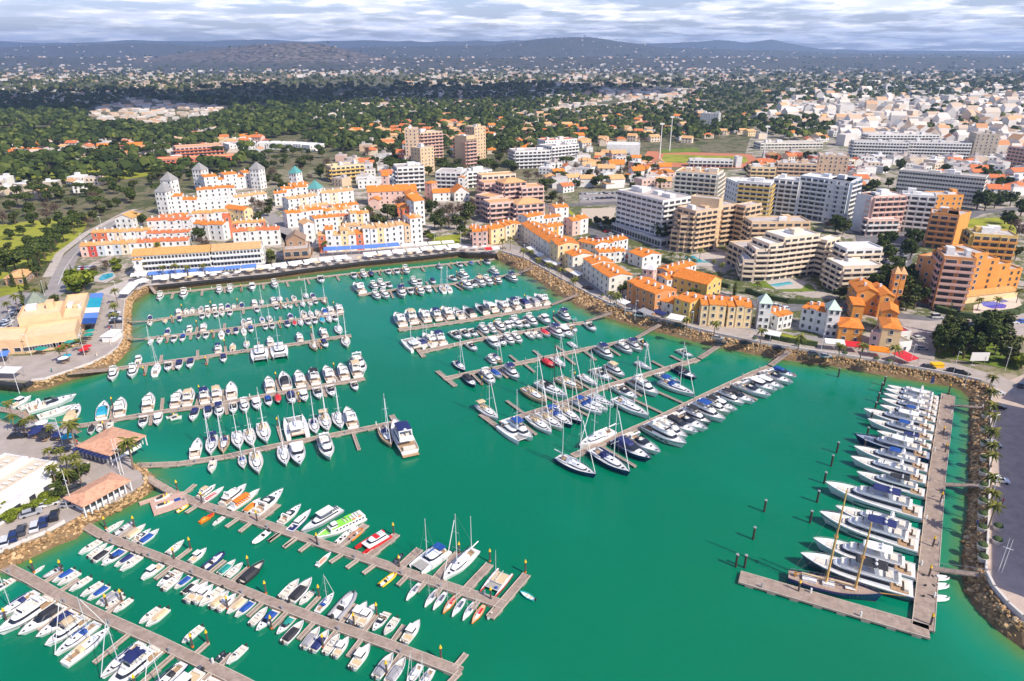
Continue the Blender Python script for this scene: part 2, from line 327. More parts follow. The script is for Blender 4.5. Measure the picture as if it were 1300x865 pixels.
# roads, plazas
sheet('marina_road', [(1420, 872), (1326, 806), (1296, 789), (1276, 770), (1259, 749), (1251, 728), (1253, 690), (1254, 640), (1256, 560), (1258, 493), (1290, 480), (1310, 470), (1500, 470), (1600, 900)], mixmat('warm_setts', [(0.42, 0.33, 0.27), (0.54, 0.43, 0.36)], .35, rough=.9))
strip('promenade', [(640, 316), (668, 324), (700, 341), (722, 354), (752, 370), (780, 382), (812, 393), (860, 405), (910, 417), (965, 428), (1002, 434), (1062, 443), (1112, 451), (1162, 460), (1212, 468), (1262, 482), (1300, 500)], 8.5, pave)
strip('marina_street', [(640, 311), (672, 319), (706, 338), (730, 352), (760, 367), (790, 379), (830, 389), (870, 399), (930, 412), (1000, 426), (1060, 435), (1120, 443), (1180, 452)], 6.5, road_m)
sheet('north_promenade', [(160, 383), (172, 370), (187, 363.5), (202, 362), (265, 355.5), (342, 348), (402, 339.5), (463, 332), (538, 325), (586, 319.5), (630, 322), (640, 312), (560, 308), (420, 320), (330, 338), (160, 356), (120, 372)], pave2)
sheet('west_promenade', [(157, 400), (157, 430), (150, 442), (135, 453), (116, 462), (88, 472), (40, 484), (-60, 482), (-60, 456), (40, 452), (102, 440), (114, 420), (128, 372), (160, 383)], pave)
sheet('south_plaza', [(-90, 750), (-40, 722), (3, 702), (35, 688), (60, 678), (84, 665), (105, 654), (150, 636), (178, 619), (184, 612), (178, 598), (164, 581), (98, 561), (70, 545), (25, 542), (-90, 508), (-120, 600)], pave)
strip('west_road', [(-30, 430), (20, 402), (45, 390), (70, 372), (78, 350), (88, 328), (112, 306), (150, 280), (175, 268)], 8, road_m)
strip('west_path', [(60, 352), (76, 322), (110, 296), (160, 270), (172, 266)], 4, pave2)
strip('boulevard', [(700, 262), (728, 282), (760, 298), (800, 322), (832, 345), (870, 362), (920, 378), (990, 392), (1050, 388), (1105, 395), (1140, 402), (1190, 408), (1260, 402), (1330, 392)], 9, asph)
strip('avenue', [(640, 250), (700, 262), (780, 258), (850, 262)], 8, asph)
strip('village_street', [(345, 296), (372, 308), (352, 282), (340, 272)], 9, road_m)
strip('hotel_road', [(1085, 296), (1180, 297), (1240, 270), (1330, 262)], 8, asph)
sheet('car_park', [(1085, 296), (1160, 297), (1158, 340), (1098, 345)], asph)
sheet('car_park', [(1180, 408), (1330, 396), (1340, 440), (1250, 420), (1200, 425)], pave)
sheet('car_park', [(0, 440), (-60, 440), (-60, 395), (10, 372), (50, 372), (52, 385)], road_m)
sheet('car_park', [(735, 244), (790, 243), (790, 256), (736, 258)], road_m)
sheet('side_street', [(1140, 405), (1192, 409), (1186, 458), (1140, 450), (1158, 430)], pave)
sheet('lawn', [(1186, 452), (1195, 435), (1240, 420), (1280, 448), (1300, 468), (1282, 470), (1240, 461)], lawn)
sheet('lawn', [(974, 423), (985, 421), (1040, 435), (1036, 438), (976, 429)], meadow)
sheet('lawn', [(550, 302), (586, 297), (583, 312), (545, 312)], meadow)
sheet('lawn', [(950, 362), (972, 356), (1030, 362), (1036, 370), (1000, 371)], lawn)
sheet('lawn', [(-20, 384), (40, 366), (30, 360), (-20, 368)], meadow)
sheet('pool_terrace', [(870, 325), (905, 320), (935, 328), (925, 340), (880, 338)], pave2)
sheet('pool_terrace', [(1236, 388), (1290, 376), (1300, 392), (1260, 404), (1235, 402)], mat('cream_paving', (.62, .54, .44), .8))
sheet('pool_terrace', [(118, 352), (142, 344), (148, 352), (135, 360), (120, 358)], pave2)
sheet('pool_terrace', [(972, 358), (1000, 353), (1024, 360), (1018, 367), (985, 368)], pave2)
sheet('swimming_pool', [(125, 354.5), (131, 349), (143, 347), (144.5, 351), (136, 355), (128, 357)], poolm)
sheet('swimming_pool', [(868, 327), (880, 325), (893, 332), (905, 331), (900, 334), (883, 334)], poolm)
sheet('swimming_pool', [(976, 362), (1002, 358), (1008, 361), (986, 365)], poolm)
sheet('swimming_pool', [(1245, 384), (1262, 383.5), (1278, 388), (1276, 392), (1260, 392.5), (1248, 389)], poolb)
sheet('swimming_pool', [(1268, 382), (1276, 381), (1280, 384), (1270, 385)], poolb)
# promenade kerb and parapet along the east quay
linem = mat('road_paint', (.75, .75, .72), .7)
strip('road_marking', [(74, 362), (82, 342), (96, 322), (112, 307.5), (148, 282)], .18, linem)
strip('road_marking', [(-20, 425.5), (24, 401), (46, 390.5)], .18, linem)
# riprap: thousands of loose rocks
def icorock():
    b = [(0, 0, 1), (.9, 0, .4), (.28, .85, .45), (-.72, .52, .4), (-.72, -.52, .42), (.28, -.85, .4), (.72, .52, -.45), (-.28, .85, -.4), (-.9, 0, -.45), (-.28, -.85, -.4), (.72, -.52, -.45), (0, 0, -1)]
    f = [(0, 1, 2), (0, 2, 3), (0, 3, 4), (0, 4, 5), (0, 5, 1), (1, 6, 2), (2, 7, 3), (3, 8, 4), (4, 9, 5), (5, 10, 1), (6, 7, 2), (7, 8, 3), (8, 9, 4), (9, 10, 5), (10, 6, 1), (11, 7, 6), (11, 8, 7), (11, 9, 8), (11, 10, 9), (11, 6, 10)]
    return np.array(b), np.array(f)
def bulk(name, V, F, mats, tone=None, mi=None, k=None):
    me = bpy.data.meshes.new(name); nv = len(V); k = F.shape[1]
    me.vertices.add(nv); me.vertices.foreach_set('co', V.astype(np.float32).ravel())
    me.loops.add(F.size); me.loops.foreach_set('vertex_index', F.astype(np.int32).ravel())
    me.polygons.add(len(F)); me.polygons.foreach_set('loop_start', np.arange(0, F.size, k, dtype=np.int32)); me.polygons.foreach_set('loop_total', np.full(len(F), k, dtype=np.int32))
    for m in (mats if isinstance(mats, (list, tuple)) else [mats]): me.materials.append(m)
    if mi is not None: me.polygons.foreach_set('material_index', mi.astype(np.int32))
    if tone is not None:
        at = me.attributes.new('tone', 'FLOAT', 'FACE'); at.data.foreach_set('value', tone.astype(np.float32))
    me.update(); me.validate(); me.shade_flat(); return me
rockm = attr_mat('riprap_rock', [(0, (0.14, 0.085, 0.04)), (0.35, (0.34, 0.205, 0.095)), (0.7, (0.52, 0.335, 0.165)), (1, (0.62, 0.47, 0.29))], 0.95)
def riprap(name, Wl, Ql, per_m, label_kind='stuff', wobble=.35):
    bv, bf = icorock(); W_ = pts(Wl, -0.4); Q_ = pts(Ql, QZ + 0.15); VV = []; FF = []; T = []; o = 0
    for i in range(len(W_) - 1):
        ln = ((W_[i + 1] - W_[i]).length + (Q_[i + 1] - Q_[i]).length) / 2; wd = (Q_[i] - W_[i]).length
        for _ in range(int(ln * wd * per_m)):
            u, v = random.random(), random.random() ** .9; p = (W_[i].lerp(W_[i + 1], u)).lerp(Q_[i].lerp(Q_[i + 1], u), v)
            s = random.uniform(.25, .62) * random.choice((1, 1, 1, 1.6)) * (1.1 if v < .5 else .85); R_ = np.array(Matrix.Rotation(random.random() * 6.3, 3, 'Z') @ Matrix.Rotation(random.random() * 3, 3, 'X'))
            q = (bv * np.array([1, random.uniform(.6, .95), random.uniform(.5, .8)]) * RNG.uniform(.8, 1.15, (12, 1))) @ R_.T * s + np.array([p.x, p.y, p.z + random.uniform(-.1, .25)])
            VV.append(q); FF.append(bf + o); o += 12; tn = random.betavariate(2, 2) * (0.35 if p.z < .15 else 1); T.append(np.full(20, tn))
    me = bulk(name, np.concatenate(VV), np.concatenate(FF), rockm, np.concatenate(T))
    return me
for nm, a, b, lb in [('rock_bank', SW_W, SW_Q, 'bank of loose tan rocks below the kiosk and car park quay'),
                     ('rock_bank', NW_W, NW_Q, 'curved bank of loose tan rocks on the west shore of the basin'),
                     ('rock_bank', E_W, E_Q, 'long bank of brown rocks along the north and east promenade')]:
    tag(link(nm, riprap(nm, a, b, 4.3)), lb, 'rock bank', kind='stuff')
# ---------------------------------------------------------------- distant hills
def hz(Y, row):
    yc = (432.5 - row) / FOC
    return CAMH + Y * (-math.sin(PITCH) + yc * math.cos(PITCH)) / (math.cos(PITCH) + yc * math.sin(PITCH))
RIDGES = [(5200, 420, [(190, 73), (250, 66), (300, 60), (335, 57), (375, 54.5), (410, 57), (440, 64), (480, 73)]),
          (7600, 700, [(-300, 60), (0, 60), (80, 58), (160, 55), (230, 57), (300, 60), (420, 62), (520, 59), (600, 58), (640, 56), (690, 50), (715, 48), (745, 46), (775, 50), (810, 57), (860, 61), (980, 64), (1100, 69)]),
          (11500, 1100, [(-300, 52), (0, 53), (60, 55), (120, 54), (170, 51), (240, 52.5), (320, 50.5), (400, 52.5), (470, 51), (540, 54), (600, 52), (660, 52), (720, 54), (800, 56), (850, 55), (880, 53), (910, 51), (945, 54.5), (980, 50.5), (1005, 56), (1040, 62), (1120, 65), (1200, 64.5), (1300, 65), (1600, 65)])]
yy = np.concatenate([np.linspace(3390, 8500, 110), np.linspace(8600, 15000, 80)]); uu = np.linspace(-1.15, 1.15, 420)
U, YY = np.meshgrid(uu, yy); XX = U * YY; PX = 650 + U * 943
Z = np.full(U.shape, 1.0)
def vnoise(x, y, s, seed):
    rng = np.random.default_rng(seed); T = rng.random((256, 256)); xi = np.floor(x / s).astype(int); yi = np.floor(y / s).astype(int); fx = x / s - xi; fy = y / s - yi
    fx = fx * fx * (3 - 2 * fx); fy = fy * fy * (3 - 2 * fy); g = lambda a, b: T[a % 256, b % 256]
    return (g(xi, yi) * (1 - fx) + g(xi + 1, yi) * fx) * (1 - fy) + (g(xi, yi + 1) * (1 - fx) + g(xi + 1, yi + 1) * fx) * fy
base = 10 * vnoise(XX, YY, 900, 1) * np.clip((YY - 3600) / 1500, 0, 1) + 22 * np.clip((YY - 5500) / 5000, 0, 1)
Z = Z + base
for Yr, sg, prof in RIDGES:
    rows = np.interp(PX, [p[0] for p in prof], [p[1] for p in prof]); h = np.vectorize(lambda r: hz(Yr, r))(rows) if False else CAMH + Yr * (-math.sin(PITCH) + (432.5 - rows) / FOC * math.cos(PITCH)) / (math.cos(PITCH) + (432.5 - rows) / FOC * math.sin(PITCH))
    nz = 1 + 0.10 * (vnoise(XX, YY, 260, 3) - .5)
    Z = np.maximum(Z, h * np.exp(-((YY - Yr - 300 * (vnoise(XX, YY, 1500, 5) - .5)) / sg) ** 2) * nz)
def hill_mat(*a, **k):
    m = mixmat(*a, **k); t = m.node_tree; b = t.nodes['Principled BSDF']; src = b.inputs['Base Color'].links[0].from_socket
    at = N(t, 'ShaderNodeAttribute', attribute_name='scrub'); mx = N(t, 'ShaderNodeMix', data_type='RGBA', blend_type='MIX'); r = ramp(t, [(.4, (.04, .04, .03)), (.5, (.12, .10, .08)), (.6, (.19, .155, .125))]); n = N(t, 'ShaderNodeTexNoise'); n.inputs['Scale'].default_value = .035; n.inputs['Detail'].default_value = 6; g = N(t, 'ShaderNodeNewGeometry'); t.links.new(g.outputs['Position'], n.inputs['Vector']); t.links.new(n.outputs['Fac'], r.inputs[0])
    t.links.new(at.outputs['Fac'], mx.inputs['Factor']); t.links.new(src, mx.inputs['A']); t.links.new(r.outputs[0], mx.inputs['B']); t.links.new(mx.outputs['Result'], b.inputs['Base Color']); return m
V = np.stack([XX.ravel(), YY.ravel(), Z.ravel()], 1); w = len(uu); idx = np.arange(w * len(yy)).reshape(len(yy), w)
F = np.stack([idx[:-1, :-1].ravel(), idx[:-1, 1:].ravel(), idx[1:, 1:].ravel(), idx[1:, :-1].ravel()], 1)
hm = hill_mat('hill_scrub', [(0.02, 0.028, 0.02), (0.05, 0.055, 0.035), (0.10, 0.09, 0.07), (0.03, 0.04, 0.025)], 0.02, detail=10)
me = bulk('hills', V, F, hm); me.polygons.foreach_set('use_smooth', [True] * len(me.polygons)); at = me.attributes.new('scrub', 'FLOAT', 'POINT'); at.data.foreach_set('value', (np.clip((Z - 25) / 25, 0, 1) * (np.abs(YY - 5100) < 900) * (np.abs(PX - 330) < 160)).ravel().astype(np.float32)); struct(link('hills', me))
def zat(x, y):
    if y < 3400: return QZ
    j = min(len(yy) - 1, max(0, int(np.searchsorted(yy, y)))); i = int((x / y + 1.15) / 2.3 * (w - 1)); i = min(w - 1, max(0, i)); return float(Z[j, i])
# ---------------------------------------------------------------- building kit
OCC = []      # occupied world discs (x, y, r)
WALLC = dict(w=(0.74, 0.72, 0.68), c=(0.76, 0.62, 0.46), y=(0.70, 0.48, 0.14), Y=(0.77, 0.58, 0.31), p=(0.72, 0.48, 0.39), P=(0.66, 0.40, 0.32), o=(0.72, 0.30, 0.06), O=(0.60, 0.27, 0.10), r=(0.55, 0.07, 0.05), b=(0.52, 0.56, 0.60), k=(0.62, 0.17, 0.08), g=(0.50, 0.50, 0.48), t=(0.66, 0.47, 0.31), T=(0.66, 0.47, 0.28), s=(0.50, 0.42, 0.32), e=(0.73, 0.68, 0.57), B=(0.36, 0.22, 0.13))
WNAME = dict(w='white', c='cream', y='yellow', Y='pale yellow', p='pink', P='dusky pink', o='orange', O='terracotta', r='red', b='pale blue', k='coral red', g='grey', t='beige', T='tan', s='stone', e='ivory', B='brown')
def wm(c): return mat('render_' + WNAME[c].replace(' ', '_'), WALLC[c], 0.85, var=0.13, scale=0.35)
def tilem(name, c1, c2):
    if name in MATS: return MATS[name]
    m = bpy.data.materials.new(name); m.use_nodes = True; t = m.node_tree; b = t.nodes['Principled BSDF']; b.inputs['Roughness'].default_value = 0.85
    g = N(t, 'ShaderNodeNewGeometry'); n = N(t, 'ShaderNodeTexNoise'); n.inputs['Scale'].default_value = 1.2; n.inputs['Detail'].default_value = 6; n.inputs['Roughness'].default_value = .75; t.links.new(g.outputs['Position'], n.inputs['Vector'])
    r = ramp(t, [(0.3, tuple(c * .5 for c in c1)), (0.48, c1), (0.7, c2)]); t.links.new(n.outputs['Fac'], r.inputs[0]); t.links.new(r.outputs[0], b.inputs['Base Color'])
    n2 = N(t, 'ShaderNodeTexWave'); n2.inputs['Scale'].default_value = 1.3; n2.inputs['Distortion'].default_value = .6; t.links.new(g.outputs['Position'], n2.inputs['Vector'])
    bp = N(t, 'ShaderNodeBump'); bp.inputs['Strength'].default_value = .35; t.links.new(n2.outputs['Fac'], bp.inputs['Height']); t.links.new(bp.outputs[0], b.inputs['Normal'])
    MATS[name] = m; return m
ROOFM = dict(o=tilem('bright_orange_tiles', (0.66, 0.19, 0.02), (0.80, 0.30, 0.05)), t=tilem('tan_tiles', (0.62, 0.34, 0.14), (0.74, 0.47, 0.24)), r=tilem('red_tiles', (0.60, 0.16, 0.05), (0.70, 0.25, 0.09)), y=tilem('ochre_tiles', (0.62, 0.31, 0.09), (0.72, 0.42, 0.17)), f=mat('flat_roof', (0.50, 0.44, 0.40), .9, var=.3, scale=.3), w=mat('white_roof', (0.70, 0.68, 0.65), .8, var=.2, scale=.3), g=mat('slate_roof', (0.30, 0.29, 0.28), .7, var=.2), G=mat('copper_roof', (0.10, 0.32, 0.30), .6, var=.2), v=mat('pale_green_roof', (0.5, 0.62, 0.5), .6, var=.1))
RNAME = dict(o='orange', t='tan', r='red', y='ochre', f='flat', w='flat white', g='grey', G='green', v='pale green')
winm = mat('window_glass', (0.07, 0.075, 0.085), 0.15, var=.5, scale=.2); framem = mat('window_frame', (0.70, 0.69, 0.66), .6, var=0); recess = mat('loggia_shade', (0.30, 0.24, 0.2), .9, var=.3)
shut = mat('shutter', (0.16, 0.10, 0.07), .8, var=.2)
_WM = {}
def winmesh(w, h, fr=framem):
    k = (round(w, 1), round(h, 1), fr.name)
    if k not in _WM:
        m = MB(); m.box((0, -.02, h / 2), (w, .08, h), mi=0); m.box((0, -.05, -.06), (w + .25, .16, .1), mi=1)
        for s in (-1, 1): m.box((s * (w / 2 + .04), -.04, h / 2), (.08, .12, h), mi=1)
        m.box((0, -.04, h + .04), (w + .16, .12, .08), mi=1); _WM[k] = m.mesh('window', [winm, fr])
    return _WM[k]
class Bld:
    def __init__(s, name, label, cat='building', group=None, z=QZ):
        s.a = (name, label, cat, group); s.root = None; s.wins = []; s.z = z; s.nb = 0
    def frame(s, A, B, world=False):
        a = Vector((*A, s.z)) if world else P(A[0], A[1], s.z); b = Vector((*B, s.z)) if world else P(B[0], B[1], s.z)
        if s.root is None: s.root = empty(s.a[0], a); tag(s.root, *s.a[1:]); s.org = a.copy()
        x = (b - a); ln = x.length; x.normalize(); y = Vector((-x.y, x.x, 0)); return a, x, y, ln
    def block(s, A, B, depth, floors, wall='w', roof='o', rt='gable', fh=3.0, style='punched', bays=None, rh=None, z0=0, par=None, faces=None, world=False, ww=1.1, wh=1.4, huts=0, bal=None, front_only=False, finc=None, chim=0, over=.35, skipf=(), winp=None, rdir=None):
        a, x, y, ln = s.frame(A, B, world); z0 = z0 + 0.0; org = s.org; H = floors * fh; rel = a - org
        def W(u, v, z): q = rel + x * u + y * v; return (q.x, q.y, z0 + z)
        OCC.append((*(a + x * ln / 2 + y * depth / 2).xy, math.hypot(ln, depth) / 2 * .9)); 
        if ln > depth * 1.6:
            for q in (.15, .85): OCC.append((*(a + x * ln * q + y * depth / 2).xy, depth * .65))
        mb = MB(); fl = [(0, 0), (ln, 0), (ln, depth), (0, depth)]
        mb.prism([W(u, v, 0)[:2] for u, v in fl], z0 - .3, z0 + H)
        wmm = wm(wall)
        along = (ln >= depth) if rdir is None else rdir
        rh = rh if rh is not None else min(ln, depth) * .22
        if rt == 'gable':      # gable walls belong to the wall
            if along: mb.add([W(0, 0, H), W(0, depth, H), W(0, depth / 2, H + rh)], [(0, 1, 2)]); mb.add([W(ln, 0, H), W(ln, depth, H), W(ln, depth / 2, H + rh)], [(0, 1, 2)])
            else: mb.add([W(0, 0, H), W(ln, 0, H), W(ln / 2, 0, H + rh)], [(0, 1, 2)]); mb.add([W(0, depth, H), W(ln, depth, H), W(ln / 2, depth, H + rh)], [(0, 1, 2)])
        s.nb += 1
        wob = mb.build('wall', wmm, s.root)
        rm = ROOFM[roof] if roof in ROOFM else roof; r = MB(); o = over; e = -o * rh / (min(ln, depth) / 2); th = .18
        if rt == 'gable':
            if along: a1 = [W(-o, -o, H + e), W(ln + o, -o, H + e), W(ln + o, depth / 2, H + rh), W(-o, depth / 2, H + rh), W(-o, depth + o, H + e), W(ln + o, depth + o, H + e)]
            else: a1 = [W(-o, depth + o, H + e), W(-o, -o, H + e), W(ln / 2, -o, H + rh), W(ln / 2, depth + o, H + rh), W(ln + o, depth + o, H + e), W(ln + o, -o, H + e)]
            up = [(p[0], p[1], p[2] + th) for p in a1]
            r.add(a1 + up, [(6, 7, 8, 9), (9, 8, 11, 10), (0, 3, 2, 1), (3, 4, 5, 2), (0, 1, 7, 6), (4, 10, 11, 5), (1, 2, 8, 7), (2, 5, 11, 8), (0, 6, 9, 3), (3, 9, 10, 4)])
        elif rt in ('hip', 'pyr'):
            i = min(ln, depth) / 2 if rt == 'hip' else None
            if rt == 'pyr': t1 = t2 = W(ln / 2, depth / 2, H + rh)
            elif along: t1, t2 = W(i, depth / 2, H + rh), W(ln - i, depth / 2, H + rh)
            else: t1, t2 = W(ln / 2, i, H + rh), W(ln / 2, depth - i, H + rh)
            c = [W(-o, -o, H), W(ln + o, -o, H), W(ln + o, depth + o, H), W(-o, depth + o, H)]; lo = [(p[0], p[1], p[2] - .12) for p in c]
            r.add(lo + c + [t1, t2], [(3, 2, 1, 0), (0, 1, 5, 4), (1, 2, 6, 5), (2, 3, 7, 6), (3, 0, 4, 7)] + ([(4, 5, 9, 8), (5, 6, 9), (6, 7, 8, 9), (7, 4, 8)] if along else [(4, 5, 8), (5, 6, 9, 8), (6, 7, 9), (7, 4, 8, 9)]))
        elif rt == 'shed': r.add([W(-o, -o, H), W(ln + o, -o, H), W(ln + o, depth + o, H + rh), W(-o, depth + o, H + rh), W(-o, depth + o, H - .1), W(ln + o, depth + o, H - .1), W(-o, -o, H - .1), W(ln + o, -o, H - .1)], [(0, 1, 2, 3), (3, 2, 5, 4), (0, 3, 4, 6), (1, 7, 5, 2), (0, 6, 7, 1)])
        else:
            p_ = .8
            r.prism([W(u, v, 0)[:2] for u, v in [(.3, .3), (ln - .3, .3), (ln - .3, depth - .3), (.3, depth - .3)]], z0 + H, z0 + H + .15)
        rf = r.build('roof', rm, s.root)
        if rt == 'flat':
            q = MB()
            for (u0, v0, u1, v1) in [(0, 0, ln, .25), (0, depth - .25, ln, depth), (0, .25, .25, depth - .25), (ln - .25, .25, ln, depth - .25)]:
                q.prism([W(u0, v0, 0)[:2], W(u1, v0, 0)[:2], W(u1, v1, 0)[:2], W(u0, v1, 0)[:2]], z0 + H + .002, z0 + H + .75)
            q.build('parapet', wmm, s.root)
        ang = math.atan2(x.y, x.x)
        for k in range(huts):
            q = MB(); u = random.uniform(.1, .8) * ln; v = random.uniform(.3, .6) * depth; hw = random.uniform(2, min(7, ln * .25 + 1)); hd = min(4, depth * .35); hh = random.uniform(1.2, 3)
            q.prism([W(u, v, 0)[:2], W(min(ln - 1, u + hw), v, 0)[:2], W(min(ln - 1, u + hw), v + hd, 0)[:2], W(u, v + hd, 0)[:2]], z0 + H + .2, z0 + H + hh); q.build('roof_hut', wmm if k % 2 else ROOFM['w'], s.root)
        for k in range(chim):
            q = MB(); u = ln * (k + .6) / chim if along else ln * .42; v = depth * .42 if along else depth * (k + .6) / chim
            cpt = W(u, v, H + rh * .8); q.box((cpt[0], cpt[1], cpt[2] + .5), (.8, .8, 1.9), ang); q.build('chimney', framem, rf).matrix_parent_inverse = Matrix()
        # faces towards the camera side
        FA = [((0, 0), x, -y, ln, 0), ((ln, 0), y, x, depth, 1), ((0, depth), -y, -x, depth, 2)]
        for (u0, v0), dirv, nrm, fl_, fi in FA:
            if fi in skipf: continue
            base_ = rel + x * u0 + y * v0; wc = org + base_ + dirv * fl_ / 2
            if faces is None and (Vector((0, 0, 0)) - Vector((wc.x, wc.y, 0))).normalized().dot(nrm) < .04: continue
            if faces is not None and fi not in faces: continue
            stl = style if not isinstance(style, dict) else style.get(fi, 'punched')
            if stl == 'blank': continue
            bw = 3.4 if stl == 'punched' else 3.8
            nb = max(1, int(fl_ / bw)) if (bays is None or fi != 0) else bays
            fa = math.atan2(dirv.y, dirv.x)
            for f in range(floors):
                zf = z0 + f * fh
                if stl in ('balcony', 'ribbon'):
                    q = MB(); d_ = 1.35; pm = wm(bal) if bal else wmm
                    c0 = base_ + nrm * d_ / 2 + dirv * fl_ / 2
                    if stl == 'balcony':
                        if f > 0: q.box((c0.x, c0.y, zf), (fl_ - .1, d_, .22), fa)
                        if f > 0: cc_ = base_ + nrm * (d_ - .06) + dirv * fl_ / 2; q.box((cc_.x, cc_.y, zf + .5), (fl_ - .1, .12, 1.0), fa)
                        if f > 0: 
                            for e_ in (0.1, fl_ - .1): ce = base_ + nrm * d_ / 2 + dirv * e_; q.box((ce.x, ce.y, zf + .5), (.12, d_, 1.0), fa)
                            q.build('balcony', pm, s.root)
                    for b_ in range(nb):
                        wd = fl_ / nb * (.7 if stl == 'balcony' else .82); pc = base_ + dirv * fl_ * (b_ + .5) / nb + nrm * .03; s.wins.append((pc.x, pc.y, zf + (.25 if stl == 'balcony' else .95), fa, wd, fh - (.85 if stl == 'balcony' else 1.5)))
                elif stl == 'punched':
                    for b_ in range(nb):
                        if (b_ * 7 + f * 3 + s.nb) % 9 == 5: continue
                        pc = base_ + dirv * fl_ * (b_ + .5) / nb + nrm * .03
                        s.wins.append((pc.x, pc.y, zf + (.9 if f or winp is None else .3), fa, ww if winp is None or f else winp, wh))
            if stl == 'balcony' and finc is not None:
                for b_ in range(0, nb + 1, max(1, finc)):
                    q = MB(); ce = base_ + nrm * .72 + dirv * min(fl_ - .12, max(.12, fl_ * b_ / nb)); q.box((ce.x, ce.y, z0 + H / 2), (.2, 1.4, H - .1), fa); q.build('dividing_fin', wmm, s.root)
        return s
    def done(s):
        s.wins.sort(key=lambda t: (s.org.x + t[0]) ** 2 + (s.org.y + t[1]) ** 2)
        for (x, y, z, a, w, h) in s.wins[:100]:
            o = bpy.data.objects.new('window', winmesh(w, h)); COL.objects.link(o); o.parent = s.root; o.location = (x, y, z); o.rotation_euler = (0, 0, a)
        rest = s.wins[100:]
        if rest:
            q = MB()
            for (x, y, z, a, w, h) in rest: q.box((x, y, z + h / 2), (w, .1, h), a)
            o = q.build('window', winm, s.root); o['kind'] = 'stuff'
        return s.root
def simple(label, A, B, depth, floors, cat='building', name='building', **k):
    b = Bld(name, label, cat, k.pop('group', None)); b.block(A, B, depth, floors, **k); return b.done()
def L3(Lp, C, Rp):
    return (P(*Rp, QZ) - P(*C, QZ)).length
# terraces: every coloured unit is its own house
def terrace(A, B, depth, cols, floors, where, roof='o', jitter=.3, chim=1, rt='gable', fh=2.9, style='punched'):
    a, b = P(*A, QZ), P(*B, QZ); n = len(cols); k = 0; yv = (b - a).normalized(); yv = Vector((-yv.y, yv.x, 0))
    for i, c in enumerate(cols):
        p, q = a.lerp(b, i / n), a.lerp(b, (i + 1) / n); j = yv * random.uniform(-jitter, jitter); p, q = p + j, q + j; q = p + (q - p) * .995
        f = floors if isinstance(floors, int) else floors[i % len(floors)]; rr = roof if len(roof) == 1 else roof[i % len(roof)]
        bd = Bld('town_house', f"{WNAME[c]} house, {RNAME[rr]} roof, {ordn(i)} from left, {where}", 'house', 'town houses ' + where)
        bd.block(p.xy, q.xy, depth, f, wall=c, roof=rr, rt=rt, world=True, chim=chim, fh=fh + random.uniform(-.12, .12), rdir=True, over=.2, ww=1.0, style=style); bd.done()
terrace((104, 327), (186, 322), 9, 'prbwbcww', 2, 'behind the oval pool', 'yyttyytr', chim=1)
terrace((188, 322), (241, 318.5), 9, 'wywwww', 2, 'behind the brown terrace roofs', 'rrr')
terrace((119, 309), (194, 306), 8, 'kkwcwwww', 2, 'in second row from west road', 'yyyyt')
terrace((190, 300), (243, 298), 9, 'wwwwww', 3, 'below the white cone towers', 'r')
terrace((189, 310), (242, 308), 7, 'wwwwww', 2, 'between two red roofed rows', 'r')
terrace((247, 290), (291, 287), 9, 'wpwww', 3, 'left of the coral red tower', 'y')
terrace((249, 304), (285, 306), 9, 'wwww', 3, 'beside the round green tree', 'o')
terrace((297, 297), (338, 294), 8, 'kwwwwk', 2, 'ending in coral red house', 'yyyy')
terrace((298, 315), (357, 311), 9, 'wwwwww', 3, 'facing the palm square', 'rryr')
terrace((366, 290), (412, 284), 9, 'wwwww', 3, 'along the village street', 'oot')
terrace((401, 297), (430, 293), 9, 'wwww', 3, 'behind the small square tower', 'o')
terrace((368, 270), (405, 264), 9, 'wwcww', 3, 'at the top of village street', 't')
terrace((384, 277), (420, 271), 8, 'ppwp', 2, 'with pink walls near palms', 't')
terrace((410, 262), (450, 258), 9, 'wcww', 3, 'below the green domed towers', 't')
terrace((412, 280), (446, 276), 8, 'wwcw', 2, 'beside the orange pavilions', 'ot')
terrace((446, 290), (470, 288), 8, 'wYw', 3, 'by the brown trees', 'yo')
terrace((252, 284), (286, 281), 8, 'wwcw', 2, 'above the ochre roofed row', 't')
terrace((423, 275), (456, 271), 8, 'wwpw', 2, 'left of the brown gardens', 'o')
terrace((424, 288), (444, 286), 8, 'wcw', 2, 'beside the village palms', 'r')
terrace((350, 262), (366, 261), 8, 'ww', 3, 'at head of village street', 'o')
terrace((203, 288), (240, 286), 8, 'wwww', 2, 'just below left cone towers', 'ro')
terrace((436, 300), (458, 299), 8, 'wcw', 2, 'behind the colourful quay row', 't')
terrace((406, 321), (472, 317), 10, 'kwwYwkw', (3, 4, 3, 4, 3, 3, 4), 'behind the blue quay awnings', 'tott')
terrace((472, 317), (514, 313), 10, 'wYwww', 4, 'beside the red quay sign', 't')
terrace((515, 313), (537, 310), 11, 'tww', (4, 5, 5), 'at east end of quay terraces', 'yot')
terrace((597, 303), (606, 303), 9, 'pp', 2, 'beside the quay garden', 'o')
terrace((600, 314), (619, 314), 11, 'Ppp', 3, 'at the basin corner', 'o')
terrace((624, 311), (641, 308), 10, 'YY', 3, 'left of the tall cream house', 'o')
terrace((642, 306), (661, 302), 11, 'cYc', 3, 'over the parasol corner', 'o')
terrace((661, 303), (671, 310), 10, 'ge', 3, 'with arcade on the east quay', 'o')
terrace((671, 310), (697, 331), 10, 'eeee', 3, 'as pale arcade block of the quay', 'o')
terrace((698, 333), (708, 341), 11, 'YY', 4, 'tallest on the curved quay', 'o')
terrace((716, 342), (727, 349), 11, 'Ye', 3, 'right of the pale yellow pair', 'o')
terrace((739, 352), (773, 377), 11, 'eeeeee', 3, 'in the long white quay block', 'o')
terrace((670, 295), (690, 291), 9, 'www', 3, 'behind the curved quay block', 'o')
